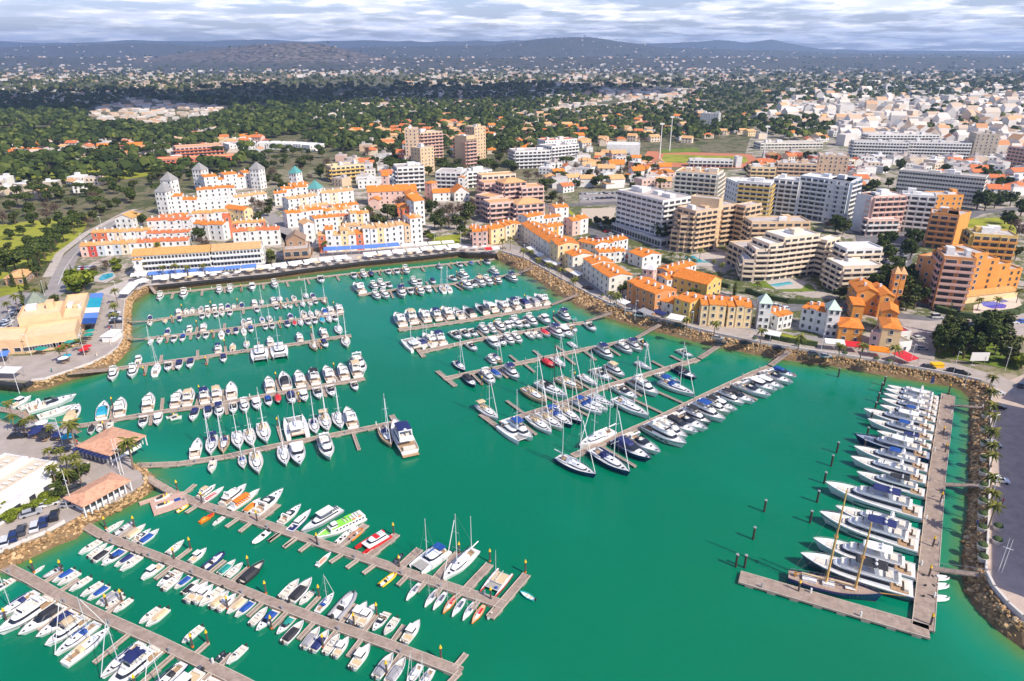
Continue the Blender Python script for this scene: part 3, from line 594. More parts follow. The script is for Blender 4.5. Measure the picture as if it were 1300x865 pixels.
terrace((695, 302), (716, 298), 9, 'wow', 2, 'inside the orange roof cluster', 'o')
terrace((704, 282), (722, 280), 9, 'ww', 3, 'beside the round green lawn', 'o')
terrace((726, 300), (746, 296), 8, 'pw', 3, 'at edge of the car street', 'o')
terrace((690, 290), (712, 287), 8, 'www', 2, 'rear of orange roof cluster', 'o')
terrace((733, 319), (755, 326), 9, 'pww', 2, 'behind the yellow quay tower', 'o')
terrace((760, 336), (794, 333), 8, 'wwwww', 2, 'front row of inner courtyard', 'o')
terrace((765, 323), (797, 317), 8, 'wwwww', 2, 'rear row of inner courtyard', 'o')
terrace((797, 334), (815, 341), 12, 'ww', 2, 'closing the inner courtyard', 'o')
terrace((795, 383), (830, 400), 11, 'OOOO', 3, 'the terracotta arcade block', 'o')
terrace((833, 397), (852, 404), 10, 'ee', 2, 'between terracotta and yellow blocks', 'o')
terrace((854, 404), (873, 411), 11, 'yy', 3, 'yellow block over the blue awning', 'o')
terrace((845, 371), (881, 364), 8, 'wwwww', 2, 'white row behind terracotta block', 'o')
terrace((848, 361), (882, 351), 8, 'ppwww', 2, 'rear white row by boulevard', 'o')
terrace((888, 414), (919, 415.5), 11, 'YYY', 3, 'left half of cream flats', 'o')
terrace((922, 416), (953, 417), 11, 'YYY', 3, 'right half of cream flats', 'o')
terrace((986, 420), (1004, 416), 9, 'www', 2, 'between the pale green towers', 'o')
terrace((1014, 417), (1050, 427), 9, 'wwww', 3, 'right of garden with lawn', 'o')
simple('small orange corner house with hipped roof above a red awning', (1062, 434), (1092, 437), 10, 2, wall='o', roof='o', rt='hip', cat='house', name='town_house')
simple('yellow gabled hall with wide orange roof beside the boulevard', (896, 381), (914, 373), 17, 2, wall='y', roof='o', rt='gable', fh=3.4, cat='hall', name='yellow_hall', rdir=False)
for (x, y, lb) in [(960, 419, 'left white square tower with pale green pyramid roof'), (1046, 428, 'right white square tower with pale green pyramid roof')]:
    simple(lb, (x, y), (x + 15, y + 1), 6, 4, wall='w', roof='v', fh=2.7, rt='pyr', rh=3, cat='tower', name='square_tower', bays=2)
simple('pink square tower with white pyramid cap behind terracotta block', (813, 375), (827, 377), 6, 4, wall='p', roof='w', rt='pyr', rh=3, cat='tower', name='square_tower', bays=2)
simple('yellow gabled corner house facing the quay', (1114, 446), (1138, 449), 11, 3, wall='Y', roof='o', rt='hip', cat='house', name='town_house')
simple('narrow pink house beside the yellow corner house', (1101, 443), (1113, 446), 10, 2, wall='p', roof='f', rt='flat', cat='house', name='town_house')
simple('low glass fronted restaurant beside yellow corner house', (1139, 449), (1155, 447), 9, 1, wall='w', roof='g', rt='flat', fh=3.5, cat='restaurant', name='restaurant')
simple('low red roofed annex behind glass fronted restaurant', (1141, 435), (1154, 434), 7, 1, wall='w', roof=redm, rt='flat', fh=3.5, cat='annex', name='annex')
b = Bld('orange_roof_complex', 'sprawling orange roofed complex with stair stepped roofs and twin towers', 'building')
b.block((1083, 398), (1112, 400), 14, 3, wall='o', rt='gable', chim=2).block((1080, 405), (1094, 406), 7, 2, wall='o', rt='shed', rh=1)
b.block((1112, 403), (1130, 404), 14, 3, wall='o', rt='gable', chim=1).block((1127, 392), (1134, 392.5), 5, 5, wall='o', roof='t', rt='pyr', rh=2.5).block((1134.5, 392.5), (1141, 393), 5, 5, wall='o', roof='t', rt='pyr', rh=2.5)
b.block((1113, 424), (1134, 427), 9, 3, wall='o', rt='gable'); b.done()
# promenade flats in the north west
b = Bld('terraced_flats', 'left long white balcony block with ochre roof above blue awnings', 'apartment block')
b.block((173, 353), (270, 346.5), 12, 4, wall='w', roof='y', style='balcony', bays=22, rh=1.8, fh=2.6); b.block((174, 354), (184, 353.5), 5, 3, wall='w', roof='y', rt='shed', rh=1); b.done()
b = Bld('terraced_flats', 'right long white balcony block with tan roof beside palm square', 'apartment block')
b.block((273, 346), (334, 341.5), 12, 4, wall='w', roof='t', style='balcony', bays=14, rh=1.8, fh=2.6); b.done()
b = Bld('restaurant_pavilion', 'brown two storey pavilion with verandas and overlapping gable roofs', 'restaurant')
b.block((362, 337), (394, 335), 14, 2, wall='B', roof='f', style='balcony', rt='flat', fh=3.6, bal='B').block((366, 331), (390, 329.5), 10, 1, z0=7.2, wall='B', roof=mat('brown_roof', (.3, .2, .14), .9), rt='gable', rh=3, rdir=False); b.done()
simple('white square tower house beside the brown pavilion', (388, 313), (402, 311), 8, 4, wall='w', roof='t', rt='gable', cat='house', name='town_house')
simple('yellow house with long orange shed roof between trees', (312, 286), (323, 283), 16, 3, wall='Y', roof='o', rt='gable', rdir=False, cat='house', name='town_house')
simple('white house with wide ochre roof beside west path', (148, 290), (170, 290), 11, 2, wall='w', roof='y', rt='gable', cat='house', name='villa')
simple('coral red stair tower between white terraces', (287, 303), (297, 302), 7, 4, wall='k', roof='r', rt='flat', cat='tower', name='stair_tower')
# cone roofed white towers
def conetower(x, y, wpx, fl, lb, roof='g'):
    return simple(lb, (x, y), (x + wpx * .9, y + .6), 8, fl, wall='w', roof=roof, rt='pyr', rh=5.2, cat='tower', name='cone_roof_tower', bays=3)
conetower(202, 273, 15, 5, 'left front white tower with grey pyramid roof by west road')
conetower(210, 263, 14, 6, 'left rear white tower with grey pyramid roof')
conetower(248, 241, 13, 5, 'tall white tower with grey pyramid roof at row end')
conetower(320, 240, 13, 5, 'right white tower with grey pyramid roof by orange roofs')
conetower(369, 240, 10, 4, 'white tower with green pyramid roof, farther of two', 'G')
conetower(393, 262, 14, 4, 'white tower with green pyramid roof, nearer of two', 'G')
terrace((217, 272), (252, 270), 10, 'wwww', (4, 4, 3, 3), 'joined to left cone towers', 'o')
terrace((262, 245), (320, 238), 12, 'wwwwwww', (4, 4, 3), 'between the cone towers', 'o')
terrace((252, 257), (300, 254), 10, 'wwwwww', 3, 'below the cone tower row', 'o')
terrace((250, 268), (300, 264), 9, 'wwwwww', 2, 'white terraces of the cone village', 'w', rt='flat')
terrace((300, 262), (340, 256), 9, 'wwwww', 2, 'right end of cone village', 't')
terrace((360, 256), (392, 253), 10, 'wwww', 3, 'between green domed towers', 'o')
terrace((370, 246), (392, 243), 10, 'wpw', 2, 'behind green domed towers', 'o')
# flats and hotels farther in
def flats(label, A, B, depth, fl, wall, style='balcony', **k):
    b = Bld('apartment_block', label, 'apartment block'); b.block(A, B, depth, fl, wall=wall, roof=k.pop('roof', 'f'), rt='flat', style=style, huts=k.pop('huts', 3), **k); return b.done()
flats('yellow balcony flats beyond the village street', (422, 232), (464, 228), 14, 4, 'Y', bal='y')
flats('low white offices right of yellow flats', (455, 240), (500, 238), 12, 2, 'w', style='punched')
flats('white balcony flats left of the trio', (506, 245), (540, 243), 18, 6, 'w')
b = Bld('apartment_block', 'white balcony flats in middle of the trio', 'apartment block'); b.block((554, 245), (586, 246), 18, 5, wall='w', roof='f', rt='flat', style='balcony', huts=2).block((588, 240), (625, 236), 14, 4, wall='w', roof='f', rt='flat', style='balcony', huts=3); b.done()
b = Bld('tower_block', 'left group of brown and beige high rise towers', 'tower block')
b.block((516, 212), (531, 212), 14, 11, wall='t', roof='f', rt='flat', style='punched', huts=2).block((535, 207), (563, 204), 14, 9, wall='t', roof='f', rt='flat', style='balcony', bal='P', huts=2).block((520, 216), (534, 217), 10, 4, wall='P', roof='f', rt='flat', style='balcony').block((535, 221), (552, 218), 12, 7, wall='T', roof='f', rt='flat', style='punched', huts=1); b.done()
b = Bld('tower_block', 'right group of brown and ochre high rise towers', 'tower block')
b.block((576, 210), (593, 213), 12, 8, wall='B', roof='f', rt='flat', style='balcony', bal='P', huts=1).block((593, 213), (603, 211), 14, 9, wall='T', roof='f', rt='flat', style='blank', huts=1).block((603, 203), (617, 201), 14, 10, wall='T', roof='f', rt='flat', style='punched', huts=2); b.done()
b = Bld('courtyard_inn', 'orange roofed white inn with gables and pink centre tower', 'hotel')
b.block((468, 261), (530, 258), 14, 3, wall='p', rt='gable', chim=3).block((470, 266), (482, 266), 8, 2, wall='p', rt='gable', rdir=False).block((517, 264), (532, 263), 9, 3, wall='Y', rt='gable', rdir=False).block((486, 250), (494, 250), 6, 5, wall='p', rt='pyr', rh=4); b.done()
b = Bld('stepped_house', 'red orange stepped roof villa with tall white gable', 'house')
b.block((512, 285), (527, 284), 10, 3, wall='k', rt='gable', rdir=False).block((527, 287), (540, 285), 9, 5, wall='w', rt='shed', rh=2.5).block((505, 275), (520, 274), 9, 2, wall='k', rt='hip'); b.done()
b = Bld('clubhouse', 'long orange roofed clubhouse with small pink tower', 'clubhouse')
b.block((540, 254), (549, 255), 7, 4, wall='P', rt='hip').block((550, 256), (572, 255), 9, 2, wall='w', rt='gable').block((577, 256), (596, 255), 15, 2, wall='w', rt='gable', rdir=False, rh=4).block((582, 247), (590, 247), 6, 4, wall='w', rt='gable', rdir=False); b.done()
b = Bld('pink_hotel', 'large pink hotel with stepped wings and cream roofs', 'hotel')
for (A, B_, d_, f_, c_) in [((604, 272), (622, 276), 12, 4, 'p'), ((622, 284), (655, 281), 12, 4, 'p'), ((615, 262), (640, 260), 12, 5, 'p'), ((640, 268), (668, 265), 13, 6, 'P'), ((656, 285), (691, 282), 14, 4, 'p'), ((612, 251), (655, 248), 12, 5, 'c'), ((662, 268), (690, 266), 12, 5, 'p')]:
    b.block(A, B_, d_, f_, wall=c_, roof='t', rt='hip' if d_ > 12 else 'flat', style='balcony', bal='p', rh=2.5)
b.done()
flats('white stepped flats in front row beyond pink hotel', (654, 215), (698, 213), 20, 5, 'w')
flats('white stepped flats in second row beyond pink hotel', (700, 208), (734, 204), 20, 5, 'w')
flats('red roofed white flats joined to stepped flats', (692, 199), (732, 196), 16, 5, 'w', roof='r', style='punched')
b = Bld('sports_hall', 'white sports hall with dark roof lights beside running track', 'sports hall')
b.block((770, 196), (812, 197), 26, 2, wall='w', roof='w', rt='flat', fh=4.5, style='blank').block((785, 198), (800, 198), 4, 1, wall='g', roof='w', rt='flat', style='ribbon'); b.done()
flats('low white grandstand block beside the sports field', (875, 212), (930, 213), 10, 2, 'w', huts=1)
flats('small white stand at right end of grandstand', (934, 213), (941, 213), 8, 3, 'w', huts=0, style='blank')
flats('long low beige hall beyond the sports field', (965, 190), (1044, 189), 18, 2, 'e', style='ribbon')
flats('grey and white tower standing in the pine belt', (888, 158), (911, 159), 18, 5, 'g', style='punched')
b = Bld('hotel', 'large white slab hotel with dark balcony rows and podium', 'hotel')
b.block((781, 293), (837, 310), L3(0, (837, 310), (862, 300)), 7, wall='w', roof='f', rt='flat', fh=2.75, style={0: 'ribbon', 1: 'balcony'}, z0=4, huts=8)
b.block((776, 293), (838, 315), L3(0, (838, 315), (866, 303)), 1, wall='g', roof='f', rt='flat', fh=4, style='ribbon', bays=18); b.done()
b = Bld('hotel', 'tan curved hotel with concave balcony wing above a blue pool', 'hotel')
kw = dict(roof='f', rt='flat', style='balcony', fh=2.7, bal='T')
b.block((850, 318), (868, 321), 14, 4, wall='t', **kw).block((860, 320), (880, 321), 14, 7, wall='t', **kw).block((878, 322), (906, 317), 14, 8, wall='t', huts=2, **kw).block((906, 317), (911, 313), 15, 9, wall='T', roof='f', rt='flat', style='blank', fh=2.9)
b.block((911, 313), (930, 310), 14, 8, wall='t', **kw).block((928, 311), (940, 314), 14, 8, wall='t', **kw).block((938, 322), (948, 330), L3(0, (948, 330), (976, 315)), 7, wall='T', huts=2, **kw).block((922, 335), (940, 345), L3(0, (940, 345), (962, 333)), 4, wall='T', **kw); b.done()
b = Bld('hotel', 'cream balcony hotel in a curve around lawn and pool', 'hotel')
kw = dict(roof='w', rt='flat', style='balcony', fh=2.4, bal='c')
b.block((940, 357), (956, 358), 12, 4, wall='c', **kw).block((954, 357), (972, 357), 12, 6, wall='c', **kw).block((970, 357), (990, 355), 13, 7, wall='c', **kw).block((988, 355), (1032, 349), 13, 8, wall='c', huts=2, **kw).block((1030, 349), (1042, 352), 12, 7, wall='c', **kw)
b.block((1043, 362), (1064, 374), L3(0, (1064, 374), (1092, 364)), 5, wall='c', huts=2, **kw).block((1050, 355), (1066, 364), 17, 7, wall='w', **kw); b.done()
b = Bld('hotel', 'tall orange hotel with stepped right wing and brown balconies', 'hotel')
b.block((1153, 378), (1183, 388), 15, 7, wall='O', roof='t', rt='flat', style='punched', fh=2.6).block((1182, 392), (1222, 396), 13, 8, wall='O', roof='f', rt='flat', style='balcony', bal='P', huts=3, fh=2.7, finc=5)
kw = dict(wall='o', roof='f', rt='flat', style='punched', fh=2.7)
b.block((1223, 378), (1240, 377), 14, 7, **kw).block((1240, 377), (1256, 376), 14, 6, **kw).block((1256, 376), (1272, 374.5), 14, 5, **kw).block((1272, 374.5), (1289, 373), 14, 4, **kw)
b.block((1224, 386), (1290, 378), 4, 1, wall='Y', roof='y', rt='shed', rh=.8, fh=3.2, style='blank'); b.done()
b = Bld('apartment_block', 'stepped orange flats right behind the tall orange hotel', 'apartment block')
b.block((1172, 314), (1207, 318), 14, 6, wall='O', roof='f', rt='flat', style='balcony', bal='O', huts=2).block((1207, 318), (1222, 312), 12, 6, wall='o', roof='f', rt='flat', style='blank').block((1178, 287), (1214, 287), 12, 6, wall='o', roof='f', rt='flat', style='punched', huts=2)
b.block((1226, 336), (1282, 340), 13, 5, wall='y', roof='f', rt='flat', style='balcony', bal='o', huts=3, finc=3); b.done()
b = Bld('apartment_block', 'white and pale blue twelve storey flats with dark central stripe', 'apartment block')
b.block((1008, 275), (1070, 285), 16, 9, wall='b', roof='w', rt='flat', style='balcony', bal='w', fh=2.8, huts=2, finc=2).block((1070, 285), (1084, 277), 13, 9, wall='w', roof='w', rt='flat', style='punched', fh=2.8); b.done()
b = Bld('apartment_block', 'white flats with yellow stepped balconies', 'apartment block')
b.block((932, 276), (972, 280), 14, 8, wall='w', roof='w', rt='flat', style='balcony', bal='y', fh=2.8, huts=3).block((975, 272), (1008, 276), 14, 8, wall='w', roof='w', rt='flat', style='balcony', bal='w', fh=2.8, finc=1, huts=2).block((917, 268), (932, 276), 10, 7, wall='w', roof='w', rt='flat', style='punched'); b.done()
b = Bld('apartment_block', 'pink and white finned flats facing the car park', 'apartment block')
b.block((1079, 292), (1100, 297), 12, 7, wall='w', roof='w', rt='flat', style='blank').block((1100, 297), (1140, 295), 12, 7, wall='p', roof='w', rt='flat', style='balcony', bal='p', finc=1, huts=3).block((1136, 293), (1178, 297), 12, 7, wall='w', roof='w', rt='flat', style='balcony', bal='w', finc=1, huts=2).block((1098, 300), (1138, 299), 5, 3, wall='p', roof='w', rt='flat', style='balcony', bal='w'); b.done()
b = Bld('apartment_block', 'large ivory flats with pale green bays left of yellow balconies', 'apartment block')
b.block((854, 257), (906, 262), 20, 7, wall='e', roof='t', rt='flat', style='balcony', bal='e', finc=3, huts=6).block((906, 262), (917, 253), 12, 6, wall='e', roof='t', rt='flat', style='balcony', bal='c', huts=2); b.done()
flats('long grey slab building with rows of dark windows', (1134, 252), (1242, 264), 14, 7, 'e', style='ribbon', bays=30, bal='e', fh=2.8)
flats('white long balcony block in upper right, left half', (1081, 200), (1150, 202), 16, 5, 'w', bays=18)
flats('white long balcony block in upper right, right half', (1152, 201), (1229, 203), 16, 5, 'w', bays=20)
flats('brown and grey double tower beyond the white long blocks', (1232, 203), (1262, 204), 20, 8, 's', style='punched')
flats('white flats at the right edge under the town', (1274, 212), (1330, 222), 16, 6, 'P')
flats('beige flats behind the pale blue flats', (1035, 232), (1072, 234), 16, 7, 't', style='punched')
flats('brown flats left of beige flats', (984, 232), (1034, 234), 14, 5, 't')
flats('orange tinted flats behind yellow balconies', (950, 238), (982, 239), 14, 5, 'Y')
flats('white block of flats behind the tan hotel', (1100, 186), (1190, 186), 16, 4, 'w')
b = Bld('white_row_villas', 'curved row of low white villas at the wood edge', 'housing row')
for i in range(9): b.block((292 + i * 11.5, 190 + (i - 4) ** 2 * .12), (302 + i * 11.5, 190 + (i - 3) ** 2 * .12), 20, 2, wall='w', roof='w', rt='flat')
b.done()
b = Bld('terracotta_hotel', 'low terracotta and pink hotel with flat terraces in the wood', 'hotel')
b.block((200, 212), (300, 207), 16, 2, wall='k', roof='t', rt='flat', style='balcony').block((225, 200), (285, 196), 18, 3, wall='P', roof='t', rt='flat', style='balcony', bal='k'); b.done()
simple('brick house with tan hipped roof beside two cypresses', (8, 363), (34, 361), 12, 1, wall='B', roof='t', rt='hip', fh=3.5, cat='house', name='villa')
# peach hall on the west shore
b = Bld('peach_hall', 'big peach coloured hall with flat terraces and grey pyramid roof', 'hall')
pe = mat('peach_render', (0.80, 0.56, 0.33), .85, var=.12, scale=.3)
WALLC['h'] = (0.74, 0.48, 0.27); WNAME['h'] = 'peach'
b.block((33, 449), (100, 439), 14, 1, wall='h', roof=pe, rt='flat', fh=5, style='punched', bays=9, ww=2.6).block((30, 432), (84, 424), 14, 1, wall='h', roof=pe, rt='flat', z0=2, fh=6, style='blank', huts=2)
b.block((78, 424), (107, 420), 30, 1, wall='h', roof=pe, rt='flat', fh=5.2, style='blank', huts=3).block((38, 408), (66, 403), 9, 1, wall='h', roof=mat('verdigris_roof', (.22, .25, .19), .7, var=.3), rt='pyr', fh=6, rh=4.2, style='blank')
b.block((-30, 452), (32, 449), 13, 1, wall='h', roof=pe, rt='flat', fh=4.5, style='punched', ww=2)
b.done()
# kiosks on the south plaza
def kiosk(label, A, B, depth, side):
    b = Bld('tiled_kiosk', label, 'kiosk'); a, x, y, ln = b.frame(A, B)
    ang = math.atan2(x.y, x.x)
    def Wl(u, v): q = x * u + y * v; return (q.x, q.y)
    m = MB(); m.prism([Wl(1.2, 1.2), Wl(ln - 1.2, 1.2), Wl(ln - 1.2, depth - 1.2), Wl(1.2, depth - 1.2)], -.2, 3); m.build('wall', mat('kiosk_glazing', (.75, .73, .7), .5), b.root)
    m = MB(); m.prism([Wl(1.15, 1.15), Wl(ln - 1.15, 1.15), Wl(ln - 1.15, depth - 1.15), Wl(1.15, depth - 1.15)], 1.0, 2.6); m.build('window', winm, b.root)
    r = MB(); c = [(*Wl(0, 0), 3.0), (*Wl(ln, 0), 3.0), (*Wl(ln, depth), 3.0), (*Wl(0, depth), 3.0)]; t1, t2 = (*Wl(depth * .45, depth / 2), 4.0), (*Wl(ln - depth * .45, depth / 2), 4.0)
    lo = [(p[0], p[1], 2.8) for p in c]; r.add(lo + c + [t1, t2], [(3, 2, 1, 0), (0, 1, 5, 4), (1, 2, 6, 5), (2, 3, 7, 6), (3, 0, 4, 7), (4, 5, 9, 8), (5, 6, 9), (6, 7, 8, 9), (7, 4, 8)]); r.build('roof', tilem('kiosk_tiles', (.60, .31, .19), (.70, .41, .26)), b.root)
    for i in range(9):
        for v in (0.25, depth - .25): q = Wl(.3 + (ln - .6) * i / 8, v); m = MB(); m.box((*q, 1.4), (.25, .25, 2.8), ang); m.build('post', framem, b.root)
    for i in range(8):
        if side: q = Wl(1 + (ln - 2) * i / 7, -.6); m = MB(); m.box((*q, 2.75), (1.8, 1.3, .08), ang); m.build('awning', mat('canvas_dark_blue', (.02, .03, .12), .8), b.root)
    OCC.append((a.x + x.x * ln / 2, a.y + x.y * ln / 2, ln / 2))
    return b.root
kiosk('tiled kiosk nearest the palm, dark blue window blinds along front', (99, 579), (143, 592), 11, True)
kiosk('long tiled kiosk by the rock bank with white side boarding', (109, 658), (170, 623), 7.5, False)
# white roof terrace complex on the left
b = Bld('terrace_complex', 'white building with large cream roof terraces and sunbeds', 'building'); rc = mat('cream_terrace', (.66, .55, .43), .8, var=.2, scale=.5)
fA, fB = P(-44, 681, QZ), P(80, 601, QZ); fu = (fB - fA).normalized(); fv = Vector((-fu.y, fu.x, 0)); fL = (fB - fA).length
def cs(u0, u1, v0, d_, h_, roof, z0=0): b.block((fA + fu * u0 * fL + fv * v0).xy, (fA + fu * u1 * fL + fv * v0).xy, d_, 1, world=True, wall='w', roof=roof, rt='flat', fh=h_, z0=z0, style='punched', ww=1.6, rdir=True)
cs(0, .76, -4, 4, 2.6, 'w'); cs(0, .98, .1, 1.6, 3.0, 'w'); cs(0, 1, 1.8, 7, 2.4, rc); cs(0, .97, 8.9, 1.4, 3.1, 'w'); cs(0, 1, 10.4, 7, 2.3, rc); cs(0, .95, 17.5, 2, 3, 'w'); cs(0, .98, 19.6, 7, 2.2, rc); cs(.1, .9, 26.7, 6, 2.2, mat('brown_terrace', (.24, .17, .13), .9))
b.done()
for i in range(16):
    q = fA + fu * (fL * (.42 + .034 * i)) + fv * (5.2 if i % 2 else 14); r = empty('sunbed', (q.x, q.y, QZ + (2.5 if i % 2 else 2.4))); tag(r, f"white sunbed on the cream roof terraces, {ordn(i)} from the left", 'sunbed', 'sunbeds on the roof terraces'); r.rotation_euler = (0, 0, math.atan2(fv.y, fv.x)); m = MB(); m.box((0, 0, .3), (1.9, .7, .12)); m.build('cushion', framem, r); m = MB(); m.box((-.75, 0, .5), (.6, .7, .1), ry=.6); m.build('headrest', framem, r)
# building to the right of the frame whose shade falls on the quay road
b = Bld('quay_hotel', 'cream hotel beside the east quay road, mostly out of view', 'hotel')
kw = dict(world=True, wall='c', roof='f', rt='flat', faces=(0,))
b.block((165, 167), (147, 139), 22, 8, style='balcony', **kw).block((146, 141), (136, 125), 22, 7, style='balcony', **kw).block((137, 124), (115, 90), 22, 8, style='balcony', **kw).block((189, 186), (169, 169), 20, 8, style='blank', **kw)
b.done()
# ---------------------------------------------------------------- boats
class Hull:
    def __init__(s, L, B, fb=1.0, fbow=1.5, stern=.86, rake=.10, full=2.3, n=14, tip=.02, keel=-.4):
        s.L, s.B, s.fb, s.fbow, s.st, s.rk, s.full, s.n, s.tip, s.keel = L, B, fb, fbow, stern, rake, full, n, tip, keel
    def hb(s, t):
        if t < .42: return s.B / 2 * (s.st + (1 - s.st) * math.sin(t / .42 * math.pi / 2))
        return s.B / 2 * max(s.tip, 1 - ((t - .42) / .58) ** s.full)
    def zs(s, t): return s.fb + (s.fbow - s.fb) * max(0, t) ** 2
    def X(s, t, lv=1.0): return -s.L / 2 + s.L * t - s.rk * s.L * (1 - lv) * max(0, (t - .35) / .65) ** 2
    def hull(s, mb, mi=0, stripe=None, boot=None):
        n = s.n; lv = [(-1, .0), (0, .70), (.06, .76), (.72, .97), (.86, 1.0), (1, 1.0)]; rows = []
        for i in range(n + 1):
            t = i / n; w = s.hb(t); z1 = s.zs(t); r = []
            for k, (f, wf) in enumerate(lv):
                if f < 0: z = s.keel; ww = 0.0
                else: z = f * z1; ww = w * (wf if t < .6 else wf * (1 - (t - .6) / .4 * (1 - f) * .55))
                r.append((s.X(t, max(0, f)), ww, z))
            rows.append(r)
        K = len(lv)
        for sg in (1, -1):
            vs = [(p[0], p[1] * sg, p[2]) for r in rows for p in r]
            for k in range(K - 1):
                m_ = mi
                if stripe is not None and k == 3: m_ = stripe
                if boot is not None and k == 1: m_ = boot
                fs = []
                for i in range(n):
                    a, b, c, d = i * K + k, (i + 1) * K + k, (i + 1) * K + k + 1, i * K + k + 1; fs.append((a, b, c, d) if sg < 0 else (d, c, b, a))
                mb.add(vs, fs, m_)
        r = rows[0]; mb.add([(p[0], p[1], p[2]) for p in r] + [(p[0], -p[1], p[2]) for p in r], [tuple(range(K - 1, -1, -1)) + tuple(range(K, 2 * K))], mi)
        return s
    def outline(s, t0, t1, inset=0.0, k=12):
        ts = [t0 + (t1 - t0) * i / k for i in range(k + 1)]
        up = [(s.X(t), max(.02, s.hb(t) - inset)) for t in ts]
        return up + [(x, -y) for x, y in reversed(up)]
    def deck(s, mb, t0=0, t1=1, inset=.06, dz=-.08, mi=0, k=12):
        ts = [t0 + (t1 - t0) * i / k for i in range(k + 1)]; vs = []
        for t in ts: y = max(.01, s.hb(t) - inset); vs += [(s.X(t), y, s.zs(t) + dz), (s.X(t), -y, s.zs(t) + dz)]
        mb.add(vs, [(2 * i, 2 * i + 1, 2 * i + 3, 2 * i + 2) for i in range(k)], mi); return s
    def rail(s, mb, t0, t1, h=.6, r=.025, inset=.12, posts=6, mi=0):
        for sg in (1, -1):
            ts = [t0 + (t1 - t0) * i / posts for i in range(posts + 1)]
            top = [(s.X(t), sg * max(.03, s.hb(t) - inset), s.zs(t) + h) for t in ts]; mb.tube(top, r, 4, mi)
            for t, p in zip(ts, top): mb.tube([(p[0], p[1], s.zs(t)), p], r * .8, 4, mi)
    def rim(s, mb, h=.12, w=.1, mi=0, t0=0, t1=1, k=14):
        for sg in (1, -1):
            vs = []
            for i in range(k + 1): t = t0 + (t1 - t0) * i / k; y = s.hb(t); z = s.zs(t); x = s.X(t); vs += [(x, sg * y, z - .02), (x, sg * y, z + h), (x, sg * max(.005, y - w), z + h), (x, sg * max(.005, y - w), z - .1)]
            fs = []
            for i in range(k):
                for q in range(3): a, b, c, d = i * 4 + q, (i + 1) * 4 + q, (i + 1) * 4 + q + 1, i * 4 + q + 1; fs.append((a, b, c, d) if sg < 0 else (d, c, b, a))
            mb.add(vs, fs, mi)
def shp(x0, x1, w0, w1, fr=.35, k=5, rr=.0):
    """plan outline: rear x0 width w0, widest w0, rounded front reaching x1 with nose width w1"""
    L_ = x1 - x0; xs = x0 + L_ * (1 - fr); pts = [(x0, -w0 / 2), (xs, -w0 / 2)]
    for i in range(1, k): a = math.pi / 2 * i / k; pts.append((xs + (x1 - xs) * math.sin(a), -(w1 / 2 + (w0 - w1) / 2 * math.cos(a))))
    pts += [(x1, -w1 / 2), (x1, w1 / 2)]
    for i in range(k - 1, 0, -1): a = math.pi / 2 * i / k; pts.append((xs + (x1 - xs) * math.sin(a), w1 / 2 + (w0 - w1) / 2 * math.cos(a)))
    return pts + [(xs, w0 / 2), (x0, w0 / 2)]
def frus(mb, pts, z0, z1, rf=.0, rb=.0, ins=.0, mi=0, cap=True):
    """taper: front pulled back rf, rear pulled in rb, sides inset ins"""
    xa, xb = min(p[0] for p in pts), max(p[0] for p in pts); ym = max(abs(p[1]) for p in pts)
    def m(p): u = (p[0] - xa) / (xb - xa); return (p[0] - rf * u + rb * (1 - u), p[1] * (1 - ins / ym))
    return mb.prism(pts, z0, z1, mi, top=[m(p) for p in pts], cap=cap)
def band(mb, pts, z0, z1, f0, f1, rf=0, rb=0, ins=0, out=.03, mi=0):
    xa, xb = min(p[0] for p in pts), max(p[0] for p in pts); ym = max(abs(p[1]) for p in pts); cx_ = (xa + xb) / 2
    def m(p, f):
        u = (p[0] - xa) / (xb - xa); x = p[0] + f * (-rf * u + rb * (1 - u)); y = p[1] * (1 - f * ins / ym)
        return (x + out * (1 if x > cx_ else -1), y + out * (1 if y > 0 else -1))
    return mb.prism([m(p, f0) for p in pts], z0 + (z1 - z0) * f0, z0 + (z1 - z0) * f1, mi, top=[m(p, f1) for p in pts], cap=False)
PC = {}
def outboard(p, x, z, n=1, w=.9):
    for i in range(n):
        y = (i - (n - 1) / 2) * w; m = MB(); m.box((x - .35, y, z + .45), (.5, .42, .6), mi=0, top=.75); m.box((x - .3, y, z - .25), (.22, .18, 1.0), mi=0); p.part('outboard_motor', m, [rubber if (n + i) % 2 else greyhull])
def bimini(p, x0, x1, w, z, col, par=-1, name='bimini', sag=.18):
    m = MB(); k = 4; vs = []
    for i in range(k + 1):
        x = x0 + (x1 - x0) * i / k; zz = z - sag * (2 * i / k - 1) ** 2
        for y in (-w / 2, -w / 4, 0, w / 4, w / 2): vs.append((x, y, zz - .14 * (2 * y / w) ** 2))
    nv = len(vs); vs2 = vs + [(a, b, c - .06) for a, b, c in vs]; fs = []
    for i in range(k):
        for j in range(4): q = (i * 5 + j, (i + 1) * 5 + j, (i + 1) * 5 + j + 1, i * 5 + j + 1); fs.append(q); fs.append(tuple(nv + a for a in reversed(q)))
    m.add(vs2, fs); b = p.part(name, m, [CAN[col]], par)
    f = MB()
    for x in (x0 + .1, (x0 + x1) / 2, x1 - .1):
        for sg in (-1, 1): f.tube([((x0 + x1) / 2, sg * w / 2, z - 1.3), (x, sg * w / 2, z - .2)], .02, 4)
    p.part('bimini_frame', f, [steel], b)
